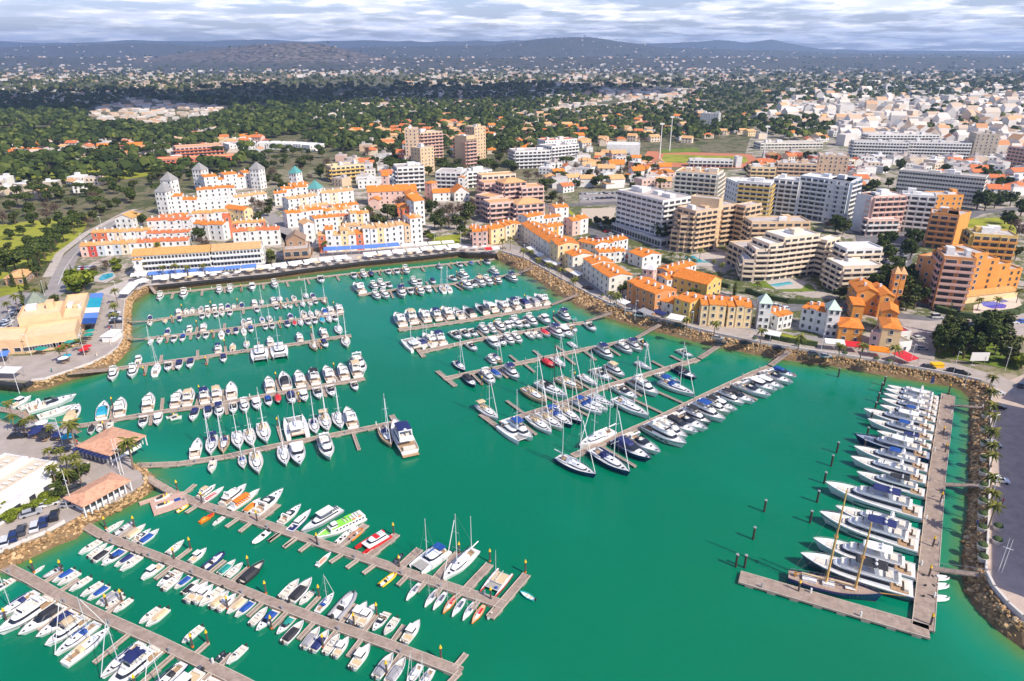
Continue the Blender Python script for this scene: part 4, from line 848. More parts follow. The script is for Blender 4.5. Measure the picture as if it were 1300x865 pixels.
def motor_fly(col=None, hc='w', low=False):        # flybridge cruiser, nominal 13 m
    p = Proto('motor_cruiser'); H = Hull(13, 4.2, 1.35, 2.0, .9, .10, 2.6); hm_ = dict(w=white, n=navyhull, g=greyhull, k=greyhull, c=cream)[hc]
    m = MB(); H.hull(m, 0, 1, 2); H.rim(m, .14); h = p.part('hull', m, [hm_, white if hc != 'w' else glass if low else navy if col == 'n' else white, mat('antifoul_blue', (.02, .06, .2), .7)])
    m = MB()
    for sg in (-1, 1): 
        for x in (-1.2, .4, 2.0): m.box((x, sg * 2.03, .95), (1.0, .06, .22))
    p.part('hull_window', m, [glass], h)
    m = MB(); H.deck(m); p.part('deck', m, [deckw])
    c = shp(-3.0, 3.9, 3.3, 1.3, .5); m = MB(); frus(m, c, 1.3, 2.75, 1.5, .0, .28); cb = p.part('cabin', m, [white])
    m = MB(); band(m, c, 1.3, 2.75, .42, .84, 1.5, 0, .28); p.part('cabin_window', m, [glass], cb)
    m = MB(); m.box((-4.7, 0, 1.36), (3.3, 3.5, .06)); p.part('cockpit_floor', m, [teak])
    m = MB(); m.box((-6.0, 0, 1.65), (.7, 2.6, .6)); m.box((-5.4, .6, 1.7), (.5, 1.2, .08)); p.part('cockpit_sofa', m, [seatm])
    m = MB(); m.box((-6.9, 0, .45), (1.0, 3.5, .12)); p.part('swim_platform', m, [teak])
    d = shp(-5.0, 1.9, 3.1, 1.4, .4); m = MB(); m.prism(d, 2.76, 2.86); ys = shp(-4.2, 1.7, 2.9, 1.2, .4); m.prism(ys, 2.86, 3.35, cap=False); m.prism([(x * .93 - .1, y * .9) for x, y in ys][::-1], 2.86, 3.35, cap=False); fb = p.part('flybridge', m, [white])
    m = MB(); m.box((-2.4, -.5, 3.05), (1.6, .7, .4)); m.box((-.3, .5, 3.1), (.6, .7, .5)); m.box((-2.9, .7, 3.02), (1.0, .9, .35)); p.part('flybridge_seat', m, [seatm], fb)
    m = MB(); m.box((.7, 0, 3.5), (.1, 2.0, .4), ry=-.5); p.part('windscreen', m, [glass], fb)
    m = MB(); m.box((-3.4, 1.35, 3.6), (.5, .15, 1.6), ry=.3); m.box((-3.4, -1.35, 3.6), (.5, .15, 1.6), ry=.3); m.box((-3.2, 0, 4.35), (.6, 2.85, .14)); m.ell((-3.2, 0, 4.55), (.35, .35, .22)); p.part('radar_arch', m, [white], fb)
    m = MB(); H.rail(m, .45, .985, .55); p.part('bow_rail', m, [steel])
    m = MB(); m.box((3.6, 0, 1.62), (1.3, 1.5, .14), top=.9); m.box((5.0, 0, 1.74), (.6, .6, .12)); p.part('sunpad', m, [seatm if not low else white])
    if col and col != 'w': bimini(p, -3.3, .6, 2.9, 4.75, col, fb)
    return p
def motor_exp(col=None, hc='w'):        # open express cruiser, nominal 11 m
    p = Proto('sport_cruiser'); H = Hull(11, 3.5, 1.15, 1.55, .88, .13, 2.3); hm_ = dict(w=white, n=navyhull, g=greyhull, k=black, c=cream)[hc]
    m = MB(); H.hull(m, 0, None, 1); H.rim(m, .1); h = p.part('hull', m, [hm_, mat('antifoul_blue', (.02, .06, .2), .7)])
    m = MB(); H.deck(m, .0, 1); p.part('deck', m, [white])
    c = shp(-.9, 3.6, 2.7, .7, .7); m = MB(); frus(m, c, 1.1, 1.75, 1.6, -.2, .5); cb = p.part('cabin', m, [white])
    w_ = shp(-1.5, 1.5, 2.8, 1.3, .55); m = MB(); frus(m, w_, 1.7, 2.35, 1.3, 0, .25, cap=False); p.part('windscreen', m, [glass])
    m = MB(); m.box((2.6, 0, 1.75), (.5, .5, .06)); m.box((4.2, 0, 1.5), (.45, .45, .05)); p.part('hatch', m, [glass], cb)
    m = MB(); m.box((-3.3, 0, 1.12), (3.6, 2.7, .06)); p.part('cockpit_floor', m, [teak])
    m = MB(); m.box((-4.4, .1, 1.4), (.8, 2.2, .5)); m.box((-2.4, -.9, 1.4), (1.8, .6, .5)); m.box((-1.6, .6, 1.5), (.6, .8, .8)); p.part('cockpit_seat', m, [seatm])
    m = MB(); m.box((-5.9, 0, .4), (.9, 2.9, .1)); p.part('swim_platform', m, [teak])
    m = MB(); m.box((-2.9, 1.45, 1.9), (.7, .12, 1.5), ry=.5); m.box((-2.9, -1.45, 1.9), (.7, .12, 1.5), ry=.5); m.box((-2.5, 0, 2.6), (.5, 3.0, .1)); (col in (None, 'H')) and p.part('radar_arch', m, [white])
    m = MB(); H.rail(m, .45, .985, .5); p.part('bow_rail', m, [steel])
    if col == 'H': m = MB(); frus(m, shp(-3.6, 1.0, 2.7, 1.4, .5), 2.3, 2.48, .4, .2, .2); p.part('hardtop', m, [white])
    elif col and col != 'w':
        m = MB(); frus(m, shp(-4.6, .6, 2.9, 1.8, .4), 1.5, 2.5, 1.0, .7, .5); p.part('cockpit_cover', m, [CAN[col]])
    return p
def cabin_boat(col=None):   # small wheelhouse boat, nominal 8
    p = Proto('cabin_boat'); H = Hull(8, 2.8, 1.0, 1.5, .86, .09, 2.5)
    m = MB(); H.hull(m, 0, 1 if col else None); H.rim(m, .1); h = p.part('hull', m, [white, CAN.get(col, white)])
    m = MB(); H.deck(m); p.part('deck', m, [deckw])
    c = shp(-1.2, 2.6, 2.0, .9, .5); m = MB(); frus(m, c, 1.0, 1.6, .9, 0, .2); w_ = shp(-1.2, 1.2, 1.9, 1.1, .4); frus(m, w_, 1.6, 2.6, .6, 0, .15); cb = p.part('wheelhouse', m, [white])
    m = MB(); band(m, w_, 1.6, 2.6, .2, .8, .6, 0, .15); p.part('wheelhouse_window', m, [glass], cb)
    m = MB(); m.box((-.3, 0, 2.66), (2.6, 2.0, .09)); p.part('roof', m, [white], cb)
    m = MB(); m.box((-2.5, 0, 1.02), (2.3, 2.1, .05)); p.part('cockpit_floor', m, [tan]); m = MB(); m.box((-3.3, 0, 1.2), (.5, 1.8, .4)); p.part('seat', m, [seatm])
    m = MB(); H.rail(m, .5, .985, .5); p.part('bow_rail', m, [steel]); outboard(p, -4.0, .9, 2, .7)
    return p
def open_boat(col=None, hc='w', n=1):   # small open outboard, nominal 7
    p = Proto('motor_boat'); H = Hull(7, 2.4, .85, 1.15, .86, .12, 2.3, n=10); hm_ = CAN.get(hc, white) if hc != 'w' else white
    m = MB(); H.hull(m); H.rim(m, .08, .16); h = p.part('hull', m, [hm_ if hc != 'n' else navyhull])
    m = MB(); H.deck(m, 0, 1, dz=-.25, inset=.2); p.part('deck', m, [seatm])
    if col == 'F':    # foredeck cuddy
        m = MB(); frus(m, shp(.2, 2.6, 1.9, .6, .6), .8, 1.25, .7, 0, .3); p.part('cuddy', m, [white])
    if col in CAN and col != 'w':
        m = MB(); frus(m, [(x * .97, y * .98) for x, y in H.outline(.06, .66, .02, 8)], .9, 1.45, .6, .3, .55); p.part('boat_cover', m, [CAN[col]])
    else:
        m = MB(); m.box((.1, 0, 1.05), (.7, .8, .8), top=.8); p.part('console', m, [white]); m = MB(); m.box((.4, 0, 1.6), (.08, .9, .4), ry=-.4); p.part('windscreen', m, [glass])
        m = MB(); m.box((-.9, 0, .95), (.6, 1.1, .5)); m.box((-2.6, 0, .85), (.5, 1.7, .4)); m.box((1.9, 0, .85), (1.0, 1.0, .3), top=.7); p.part('seat', m, [seatm])
    outboard(p, -3.5, .75, n); m = MB(); H.rail(m, .6, .985, .35); p.part('bow_rail', m, [steel])
    return p
def rib(col='g'):
    p = Proto('inflatable_boat'); m = MB(); L_, B_ = 6.0, 2.2; pts_ = [(-3, B_ / 2 - .25, .5), (0, B_ / 2 - .2, .5), (1.6, B_ / 2 - .35, .58), (2.6, .45, .72), (2.95, 0, .78), (2.6, -.45, .72), (1.6, -B_ / 2 + .35, .58), (0, -B_ / 2 + .2, .5), (-3, -B_ / 2 + .25, .5)]
    m.tube(pts_, .27, 8); p.part('tube', m, [CAN[col]], smooth=True); m = MB(); H = Hull(5.8, 1.7, .45, .6, .9, .12); H.hull(m); H.deck(m, dz=-.05); p.part('hull', m, [greyhull if col == 'k' else white])
    m = MB(); m.box((.2, 0, .85), (.6, .7, .8), top=.8); p.part('console', m, [white]); m = MB(); m.box((-1.0, 0, .7), (.5, .9, .5)); p.part('seat', m, [rubber]); outboard(p, -2.9, .6); return p
def sail(col='n', hc='w', two=False, rad=True, big=False, mastm=None):   # sailing yacht nominal 12
    p = Proto('sailing_yacht'); H = Hull(12, 3.7, 1.1, 1.45, .72, .06, 2.0, tip=.01); hm_ = dict(w=white, n=navyhull, g=greyhull, c=cream, t=tan)[hc]
    m = MB(); H.hull(m, 0, 1, 2); H.rim(m, .07); p.part('hull', m, [hm_, CAN['n'] if hc == 'w' and col == 'n' else hm_, mat('antifoul_blue', (.02, .06, .2), .7)])
    m = MB(); H.deck(m, dz=.0); p.part('deck', m, [deckw if not hc == 't' else teak])
    c = shp(-1.6, 3.2, 2.3, .7, .6); m = MB(); frus(m, c, 1.15, 1.65, .7, 0, .3); cb = p.part('coachroof', m, [white])
    m = MB(); band(m, c, 1.15, 1.65, .3, .75, .7, 0, .3, .02); p.part('cabin_window', m, [glass], cb)
    m = MB(); m.box((.5, 0, 1.7), (.5, .5, .05)); m.box((3.9, 0, 1.42), (.5, .5, .05)); p.part('hatch', m, [glass], cb)
    m = MB(); m.box((-3.5, 0, 1.16), (3.2, 1.9, .06)); p.part('cockpit_floor', m, [teak]); m = MB(); m.box((-3.5, 1.05, 1.35), (3.0, .4, .3)); m.box((-3.5, -1.05, 1.35), (3.0, .4, .3)); p.part('cockpit_coaming', m, [white])
    m = MB(); m.box((-4.3, 0, 1.7), (.08, 1.0, 1.0), top=.9); p.part('wheel', m, [steel])
    am = mastm or alu; HM = 15.5; m = MB(); m.tube([(1.0, 0, 1.2), (1.0, 0, HM)], .11, 6, r1=.07); ma = p.part('mast', m, [am])
    m = MB(); m.tube([(1.0, -1.2, 6.2), (1.0, 1.2, 6.2)], .035, 4); m.tube([(1.0, -.9, 10.6), (1.0, .9, 10.6)], .035, 4); p.part('spreader', m, [am], ma)
    m = MB()
    for a, b in (((5.8, 0, 1.5), (1.1, 0, HM - .6)), ((-5.9, 0, 1.3), (1, 0, HM)), ((1, 1.6, 1.2), (1, 1.2, 6.2)), ((1, -1.6, 1.2), (1, -1.2, 6.2)), ((1, 1.2, 6.2), (1, .9, 10.6)), ((1, -1.2, 6.2), (1, -.9, 10.6)), ((1, .9, 10.6), (1, 0, HM)), ((1, -.9, 10.6), (1, 0, HM))): m.tube([a, b], .018, 3)
    p.part('rigging', m, [wirem], ma); m = MB(); m.tube([(5.7, 0, 1.7), (1.4, 0, HM - 1.4)], .09, 5); p.part('furled_jib', m, [white if col != 'n' else mat('sail_white', (.7, .7, .72), .8)], ma)
    m = MB(); m.tube([(1.0, 0, 2.5), (-3.7, 0, 2.6)], .08, 5); bo = p.part('boom', m, [am], ma); m = MB(); m.tube([(.9, 0, 2.85), (-1, 0, 2.8), (-3.6, 0, 2.72)], .2, 6, r1=.13); p.part('sail_cover', m, [CAN[col]], bo)
    m = MB(); frus(m, shp(-2.6, -1.0, 2.2, 1.6, .5), 1.5, 2.3, .5, .1, .35); p.part('sprayhood', m, [CAN[col]])
    if two: bimini(p, -5.2, -2.9, 2.6, 3.3, col)
    m = MB(); H.rail(m, .03, .99, .55, .018, .08, 9); p.part('guard_rail', m, [steel])
    if big:
        m = MB(); m.tube([(-4.4, 0, 1.2), (-4.4, 0, 11.5)], .1, 6, r1=.06); p.part('mizzen_mast', m, [am]); m = MB(); m.tube([(-4.4, 0, 2.6), (-7.0, 0, 2.7)], .14, 6); p.part('mizzen_boom', m, [CAN[col]])
    return p
def daysailer(hc='w'):
    p = Proto('keelboat'); H = Hull(8, 2.1, .7, .85, .55, .10, 1.9, tip=.01); m = MB(); H.hull(m); H.rim(m, .05); p.part('hull', m, [CAN[hc] if hc != 'w' else white])
    m = MB(); H.deck(m, dz=0); p.part('deck', m, [deckw if hc != 'o' else tan]); m = MB(); m.box((-1.4, 0, .78), (2.6, 1.0, .06)); p.part('cockpit', m, [redm if hc == 'o' else greyhull])
    m = MB(); frus(m, shp(0, 1.7, 1.1, .3, .6), .72, .95, .3, 0, .1); p.part('cuddy', m, [white])
    m = MB(); m.tube([(.9, 0, .7), (.9, 0, 10.0)], .06, 5, r1=.035); ma = p.part('mast', m, [alu]); m = MB(); m.tube([(.9, -.6, 4.5), (.9, .6, 4.5)], .025, 4); p.part('spreader', m, [alu], ma)
    m = MB()
    for a, b in (((3.9, 0, .9), (.9, 0, 9)), ((-3.9, 0, .8), (.9, 0, 10)), ((.8, .95, .7), (.9, 0, 8)), ((.8, -.95, .7), (.9, 0, 8))): m.tube([a, b], .015, 3)
    p.part('rigging', m, [wirem], ma); m = MB(); m.tube([(.9, 0, 1.4), (-2.2, 0, 1.45)], .05, 5); p.part('boom', m, [alu], ma); return p
def catamaran(col='w', tramp=True):   # nominal 13
    p = Proto('catamaran'); H = Hull(13, 1.7, 1.4, 1.8, .8, .04, 1.9)
    for sg in (-1, 1):
        m = MB(); H.hull(m); H.deck(m, dz=0); m.v = [(x, y + sg * 2.7, z) for x, y, z in m.v]; p.part('hull', m, [white])
    m = MB(); m.box((-1.6, 0, 1.3), (7.6, 5.2, .5)); p.part('bridge_deck', m, [deckw])
    c = shp(-3.6, 2.2, 4.8, 2.6, .5); m = MB(); frus(m, c, 1.5, 2.7, 1.4, .2, .5); cb = p.part('cabin', m, [white]); m = MB(); band(m, c, 1.5, 2.7, .35, .8, 1.4, .2, .5); p.part('cabin_window', m, [glass], cb)
    m = MB(); m.box((3.9, 0, 1.45), (3.6, 3.9, .04)); p.part('trampoline', m, [mat('netting', (.35, .33, .3), .9)]); m = MB(); m.tube([(5.7, -2.6, 1.6), (5.7, 2.6, 1.6)], .1, 6); p.part('crossbeam', m, [alu])
    m = MB(); m.box((-4.9, 0, 1.6), (2.0, 4.0, .1)); p.part('cockpit_floor', m, [teak]); m = MB(); m.box((-5.4, 0, 1.9), (.6, 3.4, .5)); p.part('seat', m, [seatm])
    m = MB(); m.box((-4.4, 0, 3.3), (2.6, 3.8, .1)); p.part('hardtop', m, [white if col == 'w' else CAN[col]])
    m = MB(); m.tube([(1.2, 0, 2.6), (1.2, 0, 17.5)], .13, 6, r1=.08); ma = p.part('mast', m, [alu]); m = MB()
    for a, b in (((5.7, 0, 1.6), (1.2, 0, 16)), ((-1, 3, 1.7), (1.2, 0, 15.5)), ((-1, -3, 1.7), (1.2, 0, 15.5))): m.tube([a, b], .025, 3)
    p.part('rigging', m, [wirem], ma); m = MB(); m.tube([(1.1, -1.2, 9), (1.1, 1.2, 9)], .04, 4); p.part('spreader', m, [alu], ma)
    m = MB(); m.tube([(1.2, 0, 3.9), (-4.5, 0, 3.95)], .22, 6); p.part('sail_cover', m, [CAN[col] if col != 'w' else mat('sail_white', (.7, .7, .72), .8)], ma); return p
def superyacht(hc='w', col=None, kind=0):       # nominal 25
    p = Proto('motor_yacht'); H = Hull(25, 6.7, 2.0, 3.2, .9, .09, 3.1, n=20); hm_ = dict(w=white, n=navyhull, g=greyhull, k=greyhull, c=cream)[hc]
    m = MB(); H.hull(m, 0, 1 if kind == 2 else None, 2); H.rim(m, .22, .14, mi=3); h = p.part('hull', m, [hm_, glass, mat('antifoul_blue', (.02, .06, .2), .7), white if hc != 'n' else navyhull])
    m = MB()
    for sg in (-1, 1):
        for (x0, x1, z, hh) in ([(-6.5, 4.5, 1.35, .42)] if kind != 1 else [(-6, -2, 1.3, .35), (-.5, 3.5, 1.3, .35)]):
            n_ = 6; vs = []
            for i in range(n_ + 1): x = x0 + (x1 - x0) * i / n_; t = (x + 12.5) / 25; y = H.hb(t) * .985 + .05; vs += [(x, sg * y, z), (x, sg * (y + .02), z + hh * (1 - .4 * abs(2 * i / n_ - 1)))]
            m.add(vs, [(2 * i, 2 * i + 2, 2 * i + 3, 2 * i + 1) for i in range(n_)])
    p.part('hull_window', m, [glass], h)
    m = MB(); H.deck(m, dz=-.1); p.part('deck', m, [deckw if hc != 'n' else mat('deck_grey_blue', (.3, .33, .42), .5)])
    c = shp(-7.5, 7.2, 4.6, 1.6, .55); m = MB(); frus(m, c, 2.0, 3.9, 2.6, .5, .35); cb = p.part('saloon', m, [white if hc != 'n' else mat('pearl_grey', (.45, .48, .55), .3)])
    m = MB(); band(m, c, 2.0, 3.9, .38, .82, 2.6, .5, .35, .04); p.part('saloon_window', m, [glass], cb)
    m = MB(); m.box((-9.6, 0, 2.02), (3.8, 4.6, .06)); m.box((-13.1, 0, .55), (1.9, 4.6, .14)); p.part('aft_deck', m, [teak])
    m = MB(); m.box((-10.9, 0, 2.4), (.9, 3.4, .7)); m.box((-9.4, 0, 2.5), (1.2, 1.6, .1)); p.part('aft_sofa', m, [seatm])
    d = shp(-9.6, 3.9, 4.3, 1.9, .45); m = MB(); m.prism(d, 3.91, 4.05); d2 = shp(-8.9, 3.6, 4.1, 1.7, .45); m.prism(d2, 4.05, 4.65, cap=False); m.prism([(x * .95 - .1, y * .93) for x, y in d2][::-1], 4.05, 4.65, cap=False); fb = p.part('flybridge', m, [white])
    m = MB(); m.box((-7, 0, 4.35), (1.6, 2.8, .5)); m.box((-3.6, -1.0, 4.4), (2.6, 1.0, .5)); m.box((.2, .6, 4.45), (.8, 1.0, .6)); p.part('flybridge_seat', m, [seatm], fb)
    m = MB(); m.box((1.6, 0, 4.8), (.1, 2.6, .6), ry=-.6); p.part('windscreen', m, [glass], fb)
    m = MB(); m.box((-4.2, 1.75, 5.3), (.9, .18, 2.2), ry=.35); m.box((-4.2, -1.75, 5.3), (.9, .18, 2.2), ry=.35)
    m.box((-3.85, 0, 6.24), (1.1 if kind == 1 else .5, 3.6, .14))
    ar = p.part('radar_arch', m, [white], fb)
    if kind != 1: m = MB(); frus(m, shp(-6.4, .6, 3.7, 2.4, .4), 6.3, 6.5, .3, .2, .2); p.part('hardtop', m, [CAN[col] if col and col in 'nbk' else white], fb)
    m = MB(); m.ell((-3.8, .8, 6.85), (.4, .4, .4)); m.ell((-3.8, -.8, 6.85), (.4, .4, .4)); m.tube([(-3.8, 0, 6.4), (-3.9, 0, 8.2)], .06, 5); p.part('radar_dome', m, [white], ar)
    if col and kind == 1: bimini(p, -3.0, .8, 3.4, 6.5, col, fb)
    m = MB(); m.box((8.0, 0, 2.72), (2.4, 2.2, .3), top=.9); m.box((5.9, 0, 2.75), (.9, 2.4, .5)); p.part('sunpad', m, [seatm if hc != 'n' else greyhull])
    m = MB(); H.rail(m, .45, .985, .7, .03, .15, 9); p.part('bow_rail', m, [steel]); return p
def get(key):
    if key not in PC:
        t, a = key[0], key[1:]
        c = a[0] if a and a[0] != '-' else None; h = a[1] if len(a) > 1 else 'w'
        PC[key] = (motor_fly(c, h), 13) if t == 'F' else (motor_fly(c, h, True), 13) if t == 'G' else (motor_exp(c, h), 11) if t == 'E' else (cabin_boat(c), 8) if t == 'C' else (open_boat(c, h, 2 if len(a) > 2 else 1), 7) if t == 'O' else (rib(c or 'g'), 6) if t == 'R' else (sail(c or 'w', h, len(a) > 2 and a[2] == '2', big=len(a) > 2 and a[2] == 'K', mastm=black if len(a) > 2 and a[2] == 'M' else None), 12) if t == 'S' else (daysailer(h), 8) if t == 'D' else (catamaran(c or 'w'), 13) if t == 'K' else (superyacht(h, c, int(a[2]) if len(a) > 2 else 0), 25)
    return PC[key]
HN = dict(w='white', n='navy hulled', g='grey hulled', c='cream', t='tan', k='black hulled', y='yellow', o='orange', r='red', b='blue hulled')
def describe(key, i):
    t = key[0]; c = key[1] if len(key) > 1 and key[1] not in '-' else None; h = key[2] if len(key) > 2 else 'w'
    hn = HN.get(h, 'white')
    cat = dict(F='motor cruiser', G='motor cruiser', E='sport cruiser', C='cabin boat', O='motor boat', R='inflatable boat', S='sailing yacht', D='keelboat', K='catamaran', Y='motor yacht')[t]
    if t == 'R': return f"{CNAME.get(c, 'grey')} inflatable boat", 'inflatable boat'
    cov = f" with {CNAME[c]} cover" if c and c in CNAME and c != 'w' else ''
    if t in 'FGY' and c and c in CNAME and c != 'w': cov = f" with {CNAME[c]} bimini"
    return f"{hn} {cat}{cov}", cat
TI = {'A': (150, 340), 'B': (340, 330), 'C': (500, 320), 'D': (640, 380), 'E': (60, 430), 'F': (220, 430), 'H': (340, 430), 'I': (220, 500), 'J': (600, 440), 'K': (680, 500), 'M': (820, 440), 'N': (190, 600), 'O': (340, 620), 'Q': (490, 670), 'S': (90, 650), 'T': (270, 690), 'U': (0, 710), 'V': (130, 745), 'W': (400, 745), 'X': (1020, 470), 'Z': (1020, 580), 'G': (0, 0), 'q': (640, 430), 'r': (320, 330)}
SC = {'G': 1.0, 'q': 3.94, 'r': 3.94}
def T(s, x, y): o = TI[s]; k = SC.get(s, 6.5); return (o[0] + x / k, o[1] + y / k)
pdeck = mixmat('pontoon_planks', [(0.22, 0.165, 0.13), (0.33, 0.25, 0.20), (0.42, 0.33, 0.27)], .8, rough=.85, detail=9, lo=.3, hi=.7); pside = mat('pontoon_float', (.30, .26, .22), .9, var=.3); pedge = mat('pontoon_edge', (.55, .47, .38), .8, var=.2)
def plankdeck(m, a, b, wid, z, th=.35):
    d = (b - a); ln = d.length; ang = math.atan2(d.y, d.x); c = (a + b) / 2
    m.box((c.x, c.y, z - th / 2), (ln, wid, th), ang, 0)
    for s in (-1, 1):
        nx, ny = -math.sin(ang), math.cos(ang); m.box((c.x + nx * s * (wid / 2 - .06), c.y + ny * s * (wid / 2 - .06), z + .05), (ln, .12, .1), ang, 1)
    n = int(ln / 3); u = d.normalized()
    for i in range(1, n): q = a + u * (ln * i / n); m.box((q.x, q.y, z + .012), (.08, wid - .3, .02), ang, 2)
    for i in range(int(ln / 4)): q = a + u * (ln * (i + .5) / max(1, int(ln / 4))); m.box((q.x, q.y, z - th - .15), (1.6, wid + .14, .42), ang, 2)
PILE = Proto('mooring_pile'); m = MB(); m.tube([(0, 0, -3), (0, 0, 2.9)], .19, 8); PILE.part('post', m, [mat('pile_steel', (.09, .07, .06), .8, var=.3)]); m = MB(); m.tube([(0, 0, 2.9), (0, 0, 3.25), (0, 0, 3.6)], .27, 8, r1=.06); PILE.part('cap', m, [yellow]); m = MB(); m.tube([(0, 0, .3), (0, 0, .55)], .25, 8); PILE.part('collar', m, [orange])
DOL = Proto('mooring_post'); m = MB(); m.tube([(0, 0, -3), (0, 0, 3.2)], .26, 8); DOL.part('post', m, [mat('dark_timber', (.05, .04, .03), .9, var=.3)]); m = MB(); m.tube([(0, 0, 3.2), (0, 0, 3.4)], .34, 8); DOL.part('cap', m, [mat('cap_grey', (.3, .3, .3), .7)])
PIER = {}
def pier(nm, line, wid=2.6, z=.55, fingers=None, fl=9.0):
    root = empty('pontoon', P(*line[0])); tag(root, f"{nm}", 'pontoon'); o = Vector(root.location)
    ps = [P(x, y, z) for x, y in line]
    for a, b in zip(ps[:-1], ps[1:]): m = MB(); plankdeck(m, Vector((a.x - o.x, a.y - o.y, 0)), Vector((b.x - o.x, b.y - o.y, 0)), wid, z); m.build('walkway', [pdeck, pedge, pside], root)
    for a, b in zip(ps[:-1], ps[1:]):
        k = int((b - a).length / 9); d_ = (b - a).normalized()
        for i in range(k): q = a - o + d_ * ((i + .5) * 9) + Vector((-d_.y, d_.x, 0)) * (wid * .36) * (1 if i % 2 else -1); m = MB(); m.box((q.x, q.y, z + .55), (.28, .28, 1.1)); m.build('service_pedestal', [framem if i % 3 else grey], root)
    PIER[nm] = dict(root=root, pts=ps, o=o, wid=wid, z=z, boats=[], n=0); return PIER[nm]
def proj(pr, q):
    best = None; acc = 0
    for a, b in zip(pr['pts'][:-1], pr['pts'][1:]):
        ab = (b - a).xy; t = max(0, min(1, (q.xy - a.xy).dot(ab) / ab.dot(ab))); f = a.xy + ab * t; d = (q.xy - f).length
        u = ab.normalized(); side = u.x * (q.y - a.y) - u.y * (q.x - a.x)
        if best is None or d < best[0]: best = (d, f, u, 1 if side > 0 else -1, acc + t * ab.length)
        acc += ab.length
    return best
def finger(pr, a, b, w=.9):
    m = MB(); o = pr['o']; plankdeck(m, Vector((a.x - o.x, a.y - o.y, 0)), Vector((b.x - o.x, b.y - o.y, 0)), w, pr['z'] - .03, .3); m.build('finger', [pdeck, pedge, pside], pr['root'])
SCL = {}
def boats(nm, data, off=0.0, cz=1.0, k=1.0):
    """data: 'tile x y key len flag' entries ; flag + bow away, - bow to pontoon"""
    pr = PIER[nm]
    for ent in data.replace('\n', ';').split(';'):
        f = ent.split()
        if not f: continue
        q = P(*T(f[0], float(f[1]), float(f[2])), cz); key = f[3]; ln = float(f[4]) * (k if key[0] not in 'DR' else k * 1.06) * (1.12 if k < .7 and float(f[4]) >= 13 else 1); sg = 1 if f[5][0] == '+' else -1; ex = float(f[6]) if len(f) > 6 else 0.0
        d, foot, u, side, s = proj(pr, q); nrm = Vector((-u.y, u.x)) * side
        pr['boats'].append([s, side, q, key, ln, sg, ex + off, nrm, foot, u])
def launch(nm, short, names=('near', 'far'), fingers=True, every=2, fw=.9, ordname='from shore', shore_end=0, flen=.8, dmin=None, grp=None):
    pr = PIER[nm]; bl = pr['boats']; tot = sum((b - a).length for a, b in zip(pr['pts'][:-1], pr['pts'][1:]))
    for side in (1, -1):
        sb = sorted([b for b in bl if b[1] == side], key=lambda b: b[0] if shore_end == 0 else -b[0])
        # keep hulls clear of each other and of the walkway
        for i, (s, _, q, key, ln, sg, ex, nrm, foot, u) in enumerate(sb):
            pro, nomL = get(key); sc = ln / nomL; dist = (q.xy - foot).dot(nrm); need = pr['wid'] / 2 + ln / 2 + .4; dist = max(dist, need) if key[0] != 'R' or True else dist
            dist = min(dist, need + 2.5); ang = math.atan2(nrm.y * sg, nrm.x * sg) + R(ex) + R(random.uniform(-1.2, 1.2)); c = foot + nrm * dist
            w = names[0] if side == pr.get('nearside', -1) else names[1]; ds, cat = describe(key, i)
            pro.stamp((c.x, c.y, random.uniform(-.05, .05)), ang, f"{ds}, {ordn(i)} {ordname}, {w} side, {short}", cat, f"boats on the {short}", (sc, sc * pr.get('beam', 1), sc))
        if fingers and sb:
            for i in range(0, len(sb) - 1):
                a, b = sb[i], sb[i + 1]; gap = abs(b[0] - a[0]); nx = a[7]; ln = (a[4] + b[4]) / 2 * flen
                def fing(s_): 
                    t = abs(s_); f_ = a[8] + (b[8] - a[8]) * t; p0 = Vector((*(f_ + nx * pr['wid'] / 2), 0)); p1 = Vector((*(f_ + nx * (pr['wid'] / 2 + ln)), 0)); finger(pr, p0, p1, fw); return p1
                bw = (a[4] + b[4]) / 2 * .34
                if gap > 11 + bw: 
                    k = int(gap // 9)
                    for j in range(k):
                        e = fing((j + .6) / (k + .2))
                elif i % every == (every - 1) and gap > bw + .6:
                    e = fing(.5)
                    if i % (every * 2) == 1: PILE.stamp((e.x, e.y, 0), 0, f"mooring pile with yellow cap, {ordn(i // 2)} {ordname}, {w if False else (names[0] if side == pr.get('nearside', -1) else names[1])} side, {short}", 'mooring pile', 'mooring piles')
def gangway(A, B, zb=.6, w=1.6, za=QZ, label='gangway'):
    a, b = P(*A, za), P(*B, zb); root = empty('gangway', (b.x, b.y, 0)); tag(root, label, 'gangway'); a0 = Vector((a.x - b.x, a.y - b.y, za)); b0 = Vector((0, 0, zb + .05)); d = (a0 - b0); h = Vector((d.x, d.y, 0)).normalized(); n = Vector((-h.y, h.x, 0)) * w / 2
    m = MB(); m.add([b0 - n, b0 + n, a0 + n, a0 - n] + [v - Vector((0, 0, .2)) for v in (b0 - n, b0 + n, a0 + n, a0 - n)], [(0, 3, 2, 1), (4, 5, 6, 7), (0, 1, 5, 4), (1, 2, 6, 5), (2, 3, 7, 6), (3, 0, 4, 7)]); m.build('walkway', [pdeck], root)
    for s in (-1, 1):
        m = MB(); m.tube([b0 + n * s + Vector((0, 0, 1)), a0 + n * s + Vector((0, 0, 1))], .04, 4); k = int(d.length / 1.8)
        for i in range(k + 1): q = b0.lerp(a0, i / max(1, k)) + n * s; m.tube([q, q + Vector((0, 0, 1))], .03, 4)
        m.build('handrail', [steel], root)
